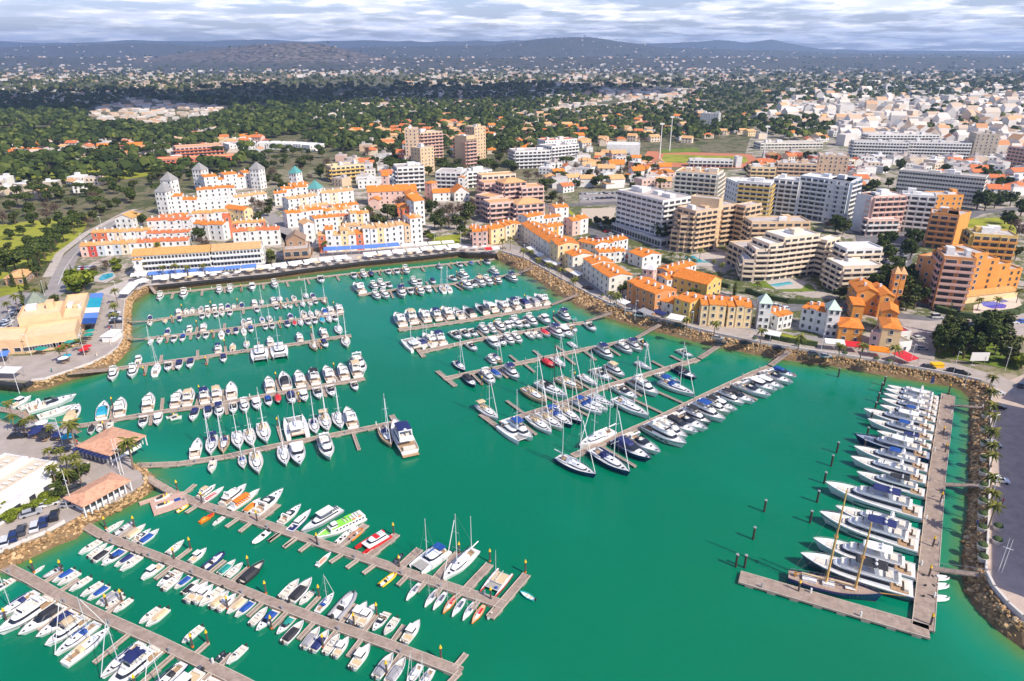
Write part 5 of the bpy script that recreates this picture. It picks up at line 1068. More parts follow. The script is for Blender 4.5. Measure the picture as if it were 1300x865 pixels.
# ---------------------------------------------------------------- pontoons and every boat on them
pier('thin pontoon along the foot of the terrace quay', [(200, 373.5), (342, 359), (435, 348.5), (525, 339.5), (628, 329)], 1.6)
boats('thin pontoon along the foot of the terrace quay', 'A 345 240 F- 11 +;A 543 215 F- 13 +;A 835 185 G- 11 +;A 922 180 F- 11 +;A 1108 165 Cn 11 +;B 50 185 F- 12 +;B 435 155 E- 13 +;B 708 120 E- 11 +;B 785 110 F- 12 +;B 855 115 Onk 9 +;B 990 90 E- 10 +;B 1055 80 E- 11 +;B 1130 75 F- 13 +;C 365 105 Eg 10 +;C 535 95 E- 10 +;C 640 88 Ob 7 +;C 755 68 Ek 11 +', k=0.8)
launch('thin pontoon along the foot of the terrace quay', 'terrace quay pontoon', ordname='from left', every=1)
pier('uppermost of three pontoons in the northwest basin', [(186, 408), (242, 399.5), (315, 391), (415, 378)], 2)
boats('uppermost of three pontoons in the northwest basin', 'A 262 405 On 7 +;A 260 448 O- 7 +;A 385 432 Oa 7 +;A 500 370 F- 10 +;A 505 420 En 8 +;A 565 360 O- 8 +;A 612 352 Ow 8 +;A 682 352 E- 9 +;A 693 395 E- 9 +;A 735 348 Ca 8 +;A 742 387 Ow 7 +;A 795 340 Ct 8 +;A 808 380 E- 9 +;A 850 330 C- 8 +;A 858 372 O- 8 +;A 905 325 En 9 +;A 922 370 E- 9 +;A 955 322 Ow 7 +;A 1020 315 On 8 +;A 1125 290 F- 10 +;A 1145 338 E- 9 +;A 1187 290 Saw 9 -;A 1280 265 F- 10 +;B 55 325 En 10 +;B 70 385 E- 8 +;B 110 345 Sww 10 -;B 143 380 O- 7 +;B 187 380 O- 7 +;B 220 325 E- 9 +;B 290 362 Sww 9 +;B 325 312 Sww 10 -;B 352 357 O- 8 +;B 380 308 En 9 +;B 395 342 E- 8 +;B 460 325 Sat 9 +', k=0.76)
launch('uppermost of three pontoons in the northwest basin', 'northwest upper pontoon')
pier('middle of three pontoons in the northwest basin', [(184, 430), (265, 421), (331, 412), (436, 398)], 2)
boats('middle of three pontoons in the northwest basin', 'A 265 605 Sww 8 +;A 343 593 O- 8 +;A 400 540 En 9 +;A 463 575 E- 9 +;A 535 560 Eb 9 +;A 590 503 Cb 8 +;A 660 560 Ok 7 +;A 705 490 F- 10 +;A 727 540 E- 9 +;A 850 520 Sww 10 -;A 905 523 On 7 +;A 970 500 En 9 +;A 1040 465 E- 9 +;A 1035 512 Sww 9 -;A 1092 488 Eb 9 +;A 1085 455 Cw 8 +;A 1187 420 Sbw 9 +;A 1215 485 E- 8 +;A 1250 430 Sww 9 -;A 1268 470 E- 9 +;B 20 492 E- 8 +;B 35 540 O- 8 +;B 158 515 En 9 +;B 188 465 En 9 +;B 222 520 Or 7 +;B 272 512 Sww 9 +;B 300 455 E- 10 +;B 330 500 E- 10 +;B 355 440 Sww 9 +;B 382 485 E- 10 +;B 412 440 Ow 8 +;B 450 495 Oc 8 +;B 472 430 Eb 10 +;B 505 480 Sww 10 +;B 525 430 F- 11 +;B 550 468 E- 10 +;B 600 420 F- 12 +', k=0.76)
launch('middle of three pontoons in the northwest basin', 'northwest middle pontoon')
pier('pontoon with catamarans below the northwest basin', [(147, 468), (190, 462), (258, 453), (291, 448), (386, 435), (418, 429.5), (446, 426)], 2.2)
boats('pontoon with catamarans below the northwest basin', 'E 525 280 F- 12 +;E 750 185 C- 8 +;E 715 240 F- 12 +;E 905 230 Sww 12 -;E 1000 215 E- 10 +;E 1090 190 En 10 +;E 1180 190 En 10 +;F 370 80 Fn 10 +;F 412 145 En 9 +;F 490 70 Oa 8 +;F 605 50 Saw 9 -;F 710 105 K- 14 +;F 800 25 F- 10 +;F 870 75 K- 14 +;B 262 640 F- 10 +;B 375 700 Sat 11 +;B 465 610 F- 11 +;B 455 665 En 10 +;B 590 590 Sww 12 -;B 640 660 Sac 13 +', k=0.8)
launch('pontoon with catamarans below the northwest basin', 'catamaran pontoon')
pier('pontoon with a double row of cruisers in the west basin', [(77, 543), (112, 539), (155, 531), (208, 522), (258, 516), (371, 496), (463, 480.5)], 2.1)
boats('pontoon with a double row of cruisers in the west basin', 'E 213 630 Ea 14 +;E 458 600 Ec 14 +;E 605 565 F- 14 +;E 838 535 F- 14 +;E 1075 500 G- 13 +;E 1172 480 Fa 13 +;E 362 735 Ok 7 +;E 432 725 O- 7 +;E 515 705 O- 7 +;E 792 670 E- 10 +;E 912 660 EH 10 +;E 1215 605 En 10 +;F 258 465 Fn 13 +;F 358 455 Fa 13 +;F 482 440 EH 14 +;F 795 385 F- 13 +;F 920 345 Ek 15 +;F 1045 345 G- 14 +;F 1160 315 Fk 14 +;F 283 575 En 10 +;F 378 570 Fn 11 +;F 492 550 Ew 10 +;F 585 535 F- 11 +;F 685 515 EH 11 +;F 785 508 Eb 9 +;F 865 495 Ork 8 +;F 970 460 En 11 +;F 1075 460 EH 11 +;F 1190 435 E- 11 +;H 500 295 F- 14 +;H 622 280 F- 14 +;H 722 250 Fa 15 +;H 890 265 F- 18 -;H 515 410 E- 11 +;H 717 385 E- 9 +', k=0.8)
launch('pontoon with a double row of cruisers in the west basin', 'west double row pontoon')
pier('pontoon lined with tall sailing yachts south of the west basin', [(172, 591), (225, 589), (285, 580), (349, 566), (418, 553), (500, 537)], 2.1)
boats('pontoon lined with tall sailing yachts south of the west basin', 'I 190 455 EH 11 +;I 315 430 Snw2 12 -;I 415 420 Snt 11 -;I 535 395 Sww 12 -;I 640 390 Sac 12 -;I 755 345 Saw 14 -;I 1020 315 K- 14 +;I 1165 270 Snw 11 -;I 1260 250 Sac2 13 -;I 325 565 O- 7 +;I 567 540 Sbc 8 +;I 678 530 Sac 13 +;I 910 490 Sww 12 +;I 1025 475 EH 14 +;I 1250 400 F- 14 +;H 590 690 Sww 12 -;r 512 845 F- 13 +;r 662 860 Snt 13 +;r 730 805 Fn 19 -', k=0.88)
launch('pontoon lined with tall sailing yachts south of the west basin', 'tall mast pontoon')
pier('short dense pontoon of cruisers in the north centre basin', [(660, 347.5), (600, 356), (572, 361), (500, 368), (455, 375)], 2.2)
boats('short dense pontoon of cruisers in the north centre basin', 'B 785 272 F- 15 +;B 880 222 G- 11 -;B 893 295 F- 11 +;B 955 225 F- 12 -;B 965 290 F- 12 +;B 1015 222 E- 10 -;B 1090 245 Fn 14 +;C 140 322 E- 10 +;C 175 265 F- 11 -;C 205 300 F- 13 +;C 215 248 E- 9 -;C 285 302 EH 10 +;C 325 240 En 9 -;C 395 292 Saw 11 -;C 445 292 Sww 11 -;C 500 225 E- 10 -;C 570 262 F- 14 +;C 625 222 F- 12 -;C 640 262 E- 12 +;C 690 240 Fa 13 +;C 755 232 F- 13 +;C 850 175 F- 11 -;C 848 232 Fn 12 +;C 970 215 Fn 13 +', k=0.88)
launch('short dense pontoon of cruisers in the north centre basin', 'north centre pontoon')
pier('pontoon with one row of cruisers in the north centre basin', [(698, 388.5), (592, 407), (506, 419)], 2.4)
boats('pontoon with one row of cruisers in the north centre basin', 'C 45 560 F- 15 +;C 135 535 Fa 15 +;C 240 515 F- 14 +;C 340 515 Fn 13 +;C 425 490 F- 14 +;C 530 505 E- 13 +;C 615 490 Ek 13 +;C 720 470 Ek 13 +;C 790 450 EH 14 +;C 895 450 F- 14 +;C 980 430 Fn 13 +;C 1060 415 En 14 +;C 1145 405 Eg 13 +;C 1225 400 F- 14 +', k=0.88)
launch('pontoon with one row of cruisers in the north centre basin', 'single row pontoon')
pier('crowded pontoon in the middle of the basin', [(742, 409.5), (714, 413), (617, 429), (533, 447)], 2.4)
boats('crowded pontoon in the middle of the basin', 'r 795 430 K- 13 +;r 845 408 En 10 +;r 885 398 F- 13 +;r 905 430 Saw 12 +;r 942 405 Fn 14 +;C 515 690 E- 11 -;C 595 680 E- 11 -;C 665 675 E- 10 -;C 605 750 E- 10 +;C 745 645 F- 11 -;C 785 710 EH 13 +;C 830 655 F- 10 -;C 865 715 E- 11 +;C 880 620 F- 12 -;C 925 700 F- 11 +;C 940 610 C- 9 -;C 1000 700 F- 11 +;C 1045 620 F- 13 -;C 975 595 Ck 8 -;C 1110 615 E- 10 -;C 1120 680 O- 9 +;C 1190 685 O- 9 +;C 1180 610 F- 13 -;C 1255 670 Or 9 +;D 270 220 F- 13 -;D 390 245 Fn 14 +;D 430 215 EH 15 +;D 345 180 Ck 11 -;D 520 160 Fn 13 -;D 590 170 Ot 7 -;D 570 240 E- 9 +;D 760 205 E- 11 +', k=0.86)
launch('crowded pontoon in the middle of the basin', 'crowded mid pontoon')
pier('long pontoon with many empty fingers right of centre', [(806, 430.5), (775, 437), (751, 441.5), (683, 456), (640, 465), (600, 473), (563, 481)], 2.2)
boats('long pontoon with many empty fingers right of centre', 'r 1045 535 Snn 11 -;r 1075 590 Ekn 11 +;r 1165 575 F- 13 +;J 170 120 F- 9 -;J 200 225 Ob 9 +;J 250 140 Snt 11 -;J 290 190 Fn 13 +;J 620 125 Orr 9 +;J 685 108 Sww 11 +;D 590 385 Sww 8 -;D 780 412 Fn 14 +;D 960 385 F- 12 +;D 1030 365 Fn 12 +;D 1135 347 E- 9 +;D 1185 345 E- 9 +', k=0.84)
launch('long pontoon with many empty fingers right of centre', 'pontoon with empty fingers')
pier('pontoon crowded with sailing yachts in mid basin', [(886, 456), (823, 475), (777, 488.5), (748, 498), (723, 509), (651, 532), (636, 537)], 2.4)
boats('pontoon crowded with sailing yachts in mid basin', 'J 140 550 Saw2 13 -;J 210 690 K- 13 +;J 345 665 Fb 14 +;J 520 620 Saw 14 +;J 585 575 Sac 14 +;J 670 555 Sbn2 14 +;J 745 525 San 14 +;J 560 435 Sat 15 -;J 710 385 SkwM 16 -;J 865 340 Sat 14 -;J 905 475 Sbw2 13 +;J 970 465 Sbw 13 +;J 1050 440 Sww 12 +;J 995 298 Sww 11 -;J 1120 265 E- 12 -;J 1210 225 Fa 12 -;J 1225 360 E- 13 +;D 1100 700 F- 15 +;D 1185 560 Snw 9 -;D 1265 615 E- 10 +;q 725 148 Sww 9 -;q 840 195 Ot 8 +;q 880 160 Ekn 12 +;q 935 85 E- 9 -', k=0.86)
launch('pontoon crowded with sailing yachts in mid basin', 'sailing yacht pontoon')
pier('long bare topped pontoon ending at the blue hulled ketch', [(977, 465.5), (955, 474), (895, 502), (840, 529), (788, 552), (727, 579)], 2.1)
boats('long bare topped pontoon ending at the blue hulled ketch', 'K 585 545 Snn 18 +;K 735 435 Enn 17 +;K 840 395 E- 16 +;K 1020 325 G- 18 +;K 1080 285 Fw 15 +;K 1150 240 Ek 15 +;M 290 600 E- 16 +;M 385 575 Fkk 14 +;M 490 545 Fb 16 +;M 560 500 Gkc 14 +;M 630 480 EH 13 +;M 690 430 Fk 13 +;M 770 415 Ek 14 +;M 860 355 E- 16 +;M 940 320 EH 15 +;M 1010 300 EH 14 +;M 1080 260 E- 15 +;M 1135 215 Eb 12 +;M 1200 200 Obr 9 +;K 925 190 Sww 18 -;M 385 400 Sbw2 17 -', k=0.8)
launch('long bare topped pontoon ending at the blue hulled ketch', 'ketch pontoon', flen=.9, every=3)
pr = pier('pontoon with tour boats and small keelboats', [(222, 627), (259, 641.5), (324, 661), (388, 683), (432, 698), (490, 717.5), (538, 734), (640, 768)], 2.3)
boats('pontoon with tour boats and small keelboats', 'N 435 165 Fa 11 +;N 690 185 F- 15 +;N 815 285 Oow 11 +;N 950 270 E- 18 +;O 150 235 E- 13 +;N 575 375 O- 7 +;N 935 500 Rw 9 +;Q 70 270 Rk 6 +;Q 230 505 D- 10 +;Q 380 555 D- 10 +;Q 450 575 D- 10 +;Q 530 610 D-o 10 +;Q 605 630 D- 10 +;Q 695 655 D- 10 +;Q 765 690 D-o 10 +;Q 865 695 O- 6 +;O 600 405 Rw 8 +;O 710 320 Rw 8 +', k=0.5)
pr['nearside'] = -1
launch('pontoon with tour boats and small keelboats', 'tour boat pontoon', fingers=False)
for a, b in ((507, 721, 533, 697), (552, 736, 583, 701), (590, 750, 622, 716), (633, 768, 669, 729), (466, 708, 504, 678), (428, 695, 465, 666), (328, 660, 353, 640)) and [((507, 721), (533, 697)), ((552, 736), (583, 701)), ((590, 750), (622, 716)), ((622, 784), (669, 729)), ((466, 708), (504, 678)), ((428, 695), (465, 666)), ((328, 660), (353, 640)), ((232, 628), (248, 615))]:
    pA, pB = P(*a, .5), P(*b, .5); finger(pr, pA, pB, 1.8 if a[0] > 320 else 1)
for a, b in [((250, 642), (236, 651)), ((303, 658), (287, 669)), ((318, 664), (304, 675)), ((356, 676), (341, 687)), ((377, 683), (360, 695)), ((358, 675), (341, 687)), ((376, 682), (361, 694)), ((393, 690), (380, 700)), ((434, 704), (419, 714)), ((455, 710), (440, 721)), ((476, 717), (461, 728)), ((518, 730), (505, 743)), ((541, 738), (529, 751)), ((560, 746), (553, 757)), ((586, 753), (572, 764)), ((608, 762), (600, 773))]:
    finger(pr, P(*a, .5), P(*b, .5), .9)
def pile(x, y, lb): PILE.stamp(P(x, y, 0), 0, lb, 'mooring pile', 'mooring piles')
for i, (x, y) in enumerate([(226, 625), (257, 640), (327, 664), (403, 693), (507, 722), (500, 680), (583, 705), (622, 714), (667, 728), (623, 763)]): pile(x, y, f"mooring pile with yellow cap, {ordn(i)} from the shore on the tour boat pontoon")
for nm_, a, b in (('long pontoon with many empty fingers right of centre', (555, 471), (578, 490)), ('pontoon crowded with sailing yachts in mid basin', (610, 526), (640, 548)), ('pontoon lined with tall sailing yachts south of the west basin', (497, 527), (512, 552)), ('crowded pontoon in the middle of the basin', (528, 440), (538, 453))): finger(PIER[nm_], P(*a, .5), P(*b, .5), 1.6)
# landmark boats
def at(tx, x, y, z=1.0): return P(*T(tx, x, y), z)
def heading(t, a, b, z=1.0): p, q = at(t, *a, z), at(t, *b, z); return (p + q) / 2, math.atan2(q.y - p.y, q.x - p.x), (q - p).length
def place(pro, nom, t, stern, bow, label, cat, z=1.4):
    c, an, ln = heading(t, stern, bow, z); return pro.stamp((c.x, c.y, 0), an, label, cat, None, ln / nom)
# passenger ferry, green and white
p = Proto('passenger_ferry'); H = Hull(24, 6.4, 1.7, 2.6, .92, .07, 2.8, n=16); m = MB(); H.hull(m, 0, 1); H.rim(m, .5, .15); p.part('hull', m, [white, white]); m = MB(); H.deck(m, dz=.05); p.part('deck', m, [limeg])
c = shp(-11.5, 6.0, 5.4, 3.6, .2); m = MB(); frus(m, c, 1.8, 4.1, .4, 0, .1); cb = p.part('saloon', m, [white])
for sg in (-1, 1):
    for i in range(9): m = MB(); m.box((-10.2 + i * 1.65, sg * 2.72, 3.15), (1.05, .12, .8)); p.part('saloon_window', m, [glass], cb)
m = MB(); m.box((5.9, 0, 3.2), (.25, 3.0, .9)); p.part('front_window', m, [glass], cb)
m = MB(); m.box((-.2, 0, 4.15), (10.6, 5.0, .1)); p.part('green_deck', m, [limeg]); m = MB(); m.box((-8.6, 0, 4.15), (5.6, 5.0, .1)); p.part('upper_deck', m, [deckw])
m = MB(); frus(m, shp(1.8, 5.2, 3.0, 2.0, .3), 4.2, 5.7, .8, 0, .2); wh = p.part('wheelhouse', m, [white]); m = MB(); band(m, shp(1.8, 5.2, 3.0, 2.0, .3), 4.2, 5.7, .4, .85, .8, 0, .2); p.part('wheelhouse_window', m, [glass], wh)
m = MB()
for i in range(6): m.box((-2.0 - i * 1.5, 0, 4.5), (.5, 3.4, .5))
p.part('bench', m, [seatm]); m = MB(); m.box((-4, 0, 6.0), (3.4, 1.0, .12)); m.box((-4, 0, 5.1), (.2, .2, 1.9)); p.part('green_canopy', m, [limeg])
m = MB(); H.rail(m, .02, .95, 1.3, .04, .1, 14); p.part('rail', m, [white]); m = MB(); m.ell((-6, 2.2, 4.6), (.9, .4, .4)); m.ell((-9, 2.2, 4.6), (.9, .4, .4)); p.part('life_raft', m, [orange])
place(p, 24, 'O', (790, 215), (400, 400), 'white and lime green passenger ferry with green bow deck', 'ferry')
p = Proto('party_boat'); H = Hull(22, 5.6, 1.7, 2.4, .9, .08, 2.4, n=16); m = MB(); H.hull(m, 0, 1); H.rim(m, .35, .12); p.part('hull', m, [mat('pale_grey_hull', (.5, .52, .55), .4), greyhull]); m = MB(); H.deck(m, dz=.05); p.part('deck', m, [deckw])
c = shp(-8, 5.5, 4.2, 2.0, .4); m = MB(); frus(m, c, 1.8, 3.5, 2.0, 0, .3); cb = p.part('saloon', m, [white]); m = MB(); band(m, c, 1.8, 3.5, .4, .8, 2, 0, .3); p.part('saloon_window', m, [glass], cb)
m = MB(); frus(m, shp(-5, 1.6, 3.8, 2.6, .3), 3.55, 4.9, .6, 0, .1, cap=False); p.part('wheelhouse', m, [greyhull]); m = MB(); m.box((-2.2, 0, 5.6), (7.6, 4.0, .15)); p.part('hardtop', m, [white])
for x in (-5.6, 1.2):
    for y in (-1.8, 1.8): m = MB(); m.tube([(x, y, 3.5), (x, y, 5.55)], .06, 5); p.part('hardtop_post', m, [steel])
m = MB(); [m.box((-8.6 + i * 1.1, 0, 3.75), (.5, 3.0, .5)) for i in range(3)]; p.part('bench', m, [greyhull]); m = MB(); H.rail(m, .03, .97, .9, .03, .1, 12); p.part('rail', m, [steel])
place(p, 22, 'O', (600, 150), (275, 345), 'long white and grey trip boat with white roof beside the green ferry', 'trip boat')
p = Proto('fishing_boat'); H = Hull(18, 4.8, 1.6, 2.5, .9, .09, 2.3, n=16); m = MB(); H.hull(m, 0, 1); H.rim(m, .3, .12, mi=1); p.part('hull', m, [bluehull, white]); m = MB(); H.deck(m, dz=.02); p.part('deck', m, [deckw])
c = shp(-3.5, 4.0, 3.6, 1.8, .4); m = MB(); frus(m, c, 1.7, 3.4, 1.8, 0, .3); cb = p.part('cabin', m, [white]); m = MB(); band(m, c, 1.7, 3.4, .4, .85, 1.8, 0, .3); p.part('cabin_window', m, [glass], cb)
m = MB(); m.box((-6.2, 0, 1.75), (4.4, 3.6, .06)); p.part('cockpit_floor', m, [navy]); m = MB(); m.box((-6, .8, 2.1), (1.2, 1.0, .6)); p.part('fighting_chair', m, [seatm]); m = MB(); H.rail(m, .4, .98, .8, .03, .1, 8); p.part('bow_rail', m, [steel])
place(p, 18, 'O', (175, 330), (355, 165), 'white trip boat with deep blue hull left of the ferry', 'trip boat')
def tour(hc, canopy, L_=17, cc='o'):
    p = Proto('tour_boat'); H = Hull(17, 4.4, 1.3, 2.0, .9, .1, 2.3, n=14); m = MB(); H.hull(m, 0, 1); H.rim(m, .25, .12, mi=0); p.part('hull', m, [white, CAN[hc]]); m = MB(); H.deck(m, dz=.02); p.part('deck', m, [deckw])
    m = MB(); [m.box((-5 + i * 1.3, 0, 1.6), (.5, 2.6, .5)) for i in range(6)]; p.part('bench', m, [CAN[hc]])
    m = MB(); frus(m, shp(2.6, 5.6, 2.4, .8, .5), 1.5, 2.2, .9, 0, .2); p.part('cuddy', m, [white])
    if canopy: bimini(p, -5.8, 2.0, 3.4, 3.9, cc, name='canopy', sag=.1)
    m = MB(); m.box((-6.8, 0, 2.8), (.3, 3.0, 2.6)); p.part('dive_frame', m, [white]); outboard(p, -8.5, 1.0, 3, .9); m = MB(); H.rail(m, .5, .98, .7, .03, .1, 6); p.part('bow_rail', m, [steel]); return p
place(tour('o', True), 17, 'N', (660, 285), (905, 125), 'white tour boat with orange side stripe and orange canopy', 'tour boat')
place(tour('r', False), 17, 'N', (420, 225), (610, 100), 'white tour boat with red hull stripe nearest the shore', 'tour boat')
place(tour('o', False), 17, 'O', (400, 610), (520, 500), 'small tour boat with orange and red seats on near side', 'tour boat')
# red power catamaran
p = Proto('power_catamaran'); H = Hull(15, 2.0, 1.5, 1.9, .85, .05, 2.2)
for sg in (-1, 1):
    m = MB(); H.hull(m, 0); H.deck(m, dz=0, mi=0); m.v = [(x, y + sg * 2.6, z) for x, y, z in m.v]; p.part('hull', m, [redm])
m = MB(); m.box((-1.2, 0, 1.6), (10.5, 5.4, .4)); p.part('bridge_deck', m, [white]); c = shp(-5.5, 3.2, 4.2, 2.0, .5); m = MB(); frus(m, c, 1.8, 3.2, 1.6, 0, .4); cb = p.part('cabin', m, [white]); m = MB(); band(m, c, 1.8, 3.2, .4, .85, 1.6, 0, .4); p.part('cabin_window', m, [glass], cb)
m = MB(); m.box((-1.6, 0, 3.3), (2.0, 3.2, .1)); p.part('roof_stripe', m, [redm], cb); m = MB(); [m.box((-3 - i, 0, 3.5), (.4, 2.6, .4)) for i in range(3)]; p.part('bench', m, [white])
place(p, 15, 'O', (985, 350), (745, 495), 'red hulled white power catamaran beside the long finger', 'catamaran')
# white sailing catamaran with blue stripe
p = catamaran('b'); 
place(p, 13, 'Q', (480, 150), (240, 330), 'large white sailing catamaran with blue boom cover and blue stripe', 'catamaran')
p = Proto('racing_catamaran'); H = Hull(16, 1.4, 1.1, 1.4, .6, .04, 1.8)
for sg in (-1, 1):
    m = MB(); H.hull(m, 0); H.deck(m, dz=0, mi=1); m.v = [(x, y + sg * 3.6, z) for x, y, z in m.v]; p.part('hull', m, [redm, white])
m = MB(); m.box((-2.8, 0, 1.3), (6.6, 6.2, .1)); p.part('deck_platform', m, [tan]); m = MB(); m.box((2.6, 0, 1.25), (3.6, 6.0, .04)); p.part('netting', m, [mat('netting', (.35, .33, .3), .9)])
m = MB(); [m.tube([(x, -3.6, 1.5), (x, 3.6, 1.5)], .14, 6) for x in (.5, 4.6, -6.0)]; p.part('crossbeam', m, [alu]); m = MB(); m.tube([(.5, 0, 1.5), (.5, 0, 19)], .13, 6, r1=.07); ma = p.part('mast', m, [alu]); m = MB(); m.tube([(.5, 0, 2.6), (-6.3, 0, 2.7)], .12, 6); p.part('boom', m, [alu], ma)
m = MB(); [m.tube([a, (.5, 0, 17.5)], .025, 3) for a in ((6.5, 0, 1.5), (-1, 3.6, 1.4), (-1, -3.6, 1.4))]; p.part('rigging', m, [wirem], ma); m = MB(); m.ell((3.2, 1.6, 1.45), (.9, .9, .3)); p.part('sail_bag', m, [blue])
place(p, 16, 'Q', (985, 330), (835, 520), 'red and white racing catamaran with bare mast and tan deck', 'catamaran')
place(sail('w', 'w', big=True), 12, 'Q', (740, 160), (470, 410), 'long white two masted ketch beside the big catamaran', 'sailing yacht', 1.6)
place(sail('w', 'w', big=True), 12, 'K', (640, 290), (360, 420), 'long white two masted ketch on the upper side of ketch pontoon', 'sailing yacht', 1.6)
place(sail('w', 'n', big=True, two=False), 12, 'K', (180, 500), (500, 660), 'blue hulled two masted ketch across the end of its pontoon', 'sailing yacht', 1.8)
# orange lifeboat, yellow boats, jet skis, dinghy
p = Proto('lifeboat'); H = Hull(9, 3.0, 1.2, 1.6, .8, .05, 2.4); m = MB(); H.hull(m); H.deck(m, dz=0); p.part('hull', m, [orange]); m = MB(); m.ell((-1.6, 0, 1.2), (2.6, 1.35, 1.3), 10, 5, half=True); p.part('canopy', m, [orange], smooth=True); m = MB(); m.box((2.0, 0, 1.45), (2.8, 1.6, .3)); p.part('seat', m, [redm]); m = MB(); m.box((-.2, 0, 2.2), (.6, 1.2, .3)); p.part('window', m, [glass])
place(p, 9, 'N', (405, 385), (530, 310), 'orange enclosed lifeboat on the near side of the pontoon', 'lifeboat')
place(rib('y'), 6, 'N', (215, 295), (315, 235), 'yellow inflatable boat beside the jet ski dock', 'inflatable boat')
place(rib('y'), 6, 'O', (925, 770), (1055, 670), 'large yellow inflatable boat beside the pile', 'inflatable boat')
place(rib('o'), 6, 'O', (675, 395), (780, 305), 'orange inflatable boat on the outer finger', 'inflatable boat')
p = Proto('rowing_dinghy'); H = Hull(5, 1.7, .5, .7, .6, .06, 2.0); m = MB(); H.hull(m); H.rim(m, .06, .12); p.part('hull', m, [mat('turquoise_paint', (.02, .5, .5), .5)]); m = MB(); H.deck(m, dz=-.2, inset=.12); p.part('deck', m, [white]); m = MB(); m.box((0, 0, .55), (.3, 1.3, .08)); m.box((-1.3, 0, .55), (.3, 1.2, .08)); p.part('bench', m, [tan]); outboard(p, -2.5, .5)
place(p, 5, 'Q', (1225, 590), (1105, 520), 'turquoise open dinghy afloat alone off the pontoon end', 'dinghy', .5)
p = Proto('jet_ski'); H = Hull(3.2, 1.1, .5, .7, .8, .08, 2.0, n=8); m = MB(); H.hull(m); H.deck(m, dz=0); p.part('hull', m, [white]); m = MB(); m.box((-.5, 0, .8), (1.3, .4, .4), top=.8); p.part('seat', m, [rubber]); m = MB(); m.box((.5, 0, 1.0), (.4, .7, .3), top=.6); p.part('handlebar', m, [yellow])
for i, (x, y, t) in enumerate([(100, 215, 'N'), (125, 200, 'N'), (110, 270, 'N'), (140, 262, 'N'), (1030, 640, 'E'), (1065, 655, 'E')]):
    q = at(t, x, y, .7); p.stamp((q.x, q.y, .35), R(35), f"white jet ski, {ordn(i % 4)} from left on {'the small square dock' if t == 'N' else 'a dock of the west double row pontoon'}", 'jet ski', 'jet skis')
d = empty('jet_ski_dock', at('N', 160, 255, .4)); tag(d, 'square pinkish plastic jet ski dock with blue mat', 'dock'); m = MB(); m.box((0, 0, 0), (7.5, 6, .45), R(35)); m.build('float', [mat('dock_plastic', (.55, .36, .28), .8, var=.2)], d); m = MB(); m.box((1.5, 1.2, .24), (1.4, 1.2, .06), R(35)); m.build('mat', [blue], d)
d = empty('loose_float', at('N', 45, 215, .3)); tag(d, 'narrow pink float at the shore end of tour pontoon', 'float'); m = MB(); m.box((0, 0, 0), (7, 1.3, .4), R(38)); m.build('float', [mat('dock_plastic', (.55, .36, .28), .8, var=.2)], d); m = MB(); m.box((0, 0, .25), (6.8, .15, .08), R(38)); m.build('edge', [pedge], d)
# south pontoons
pier('long busy pontoon south of the tour boats', [(92, 657.5), (128, 679), (175, 697), (228, 717), (290, 742), (339, 762), (408, 788), (485, 815), (585, 853)], 2.1)
boats('long busy pontoon south of the tour boats', '''S 330 120 O- 9 +;S 395 145 Rg 10 +;S 520 160 Oa 11 +;S 565 190 E- 10 +;S 610 215 Ob 11 +;S 825 305 O- 10 +;S 1010 375 C- 10 +;S 1150 408 Rn 11 +
T 105 190 Ot 10 +;T 150 232 O- 10 +;T 280 265 Okk 13 +;T 615 385 O-w2 12 +;T 700 405 Ok 13 +;T 745 460 O- 9 -;T 910 490 Sbw 12 +;T 1045 540 Rg 13 +;T 1185 590 Ck 12 +;T 1250 610 C- 12 +;W 500 320 E- 11 -;W 590 355 O- 10 -;W 750 425 C- 12 +
S 175 265 O- 11 +;S 245 285 O- 10 -;S 305 305 Ok 11 -;S 350 335 O- 10 +;S 385 340 Eb 12 +;S 450 375 On 10 +;S 525 388 O- 11 +;S 700 455 C- 11 +;S 810 520 E- 11 +;S 865 540 O- 11 -;S 940 550 Ob 9 +;S 1000 590 Ok 9 -;S 1075 620 C- 12 -;S 1120 640 C- 11 -;S 1170 675 O- 12 +;S 1240 690 Oa 10 -
T 85 425 Oa 10 -;T 155 440 Cw 10 -;T 225 470 Oa 10 +;T 295 495 Ob 10 +;T 410 555 O- 10 -;T 480 585 Eb 12 +;T 625 630 Et 10 +;T 700 680 Ok 12 -;T 850 720 Og 11 -;T 930 740 On 11 -;W 145 450 O- 10 -;W 235 460 C- 10 -;W 395 540 C- 12 -;W 590 610 Og 12 -;W 695 645 Og 12 -;W 820 705 S-w 11 +;W 930 720 Sgw 11 +''', k=0.46)
PIER['long busy pontoon south of the tour boats']['nearside'] = -1; PIER['long busy pontoon south of the tour boats']['beam'] = 1.12
launch('long busy pontoon south of the tour boats', 'long south pontoon')
finger(PIER['long busy pontoon south of the tour boats'], P(577, 848, .5), P(592, 830, .5), 1.0); finger(PIER['long busy pontoon south of the tour boats'], P(584, 853, .5), P(560, 878, .5), 1.0)
for i, (x, y) in enumerate([(135, 672), (222, 712), (338, 755), (450, 796), (560, 838)]): pile(x, y, f"mooring pile with yellow cap, {ordn(i)} from the shore on the long south pontoon")
pier('southernmost pontoon in the bottom left corner', [(0, 716.5), (38, 735), (69, 753), (123, 779.5), (198, 813), (299, 862), (330, 878)], 2.2)
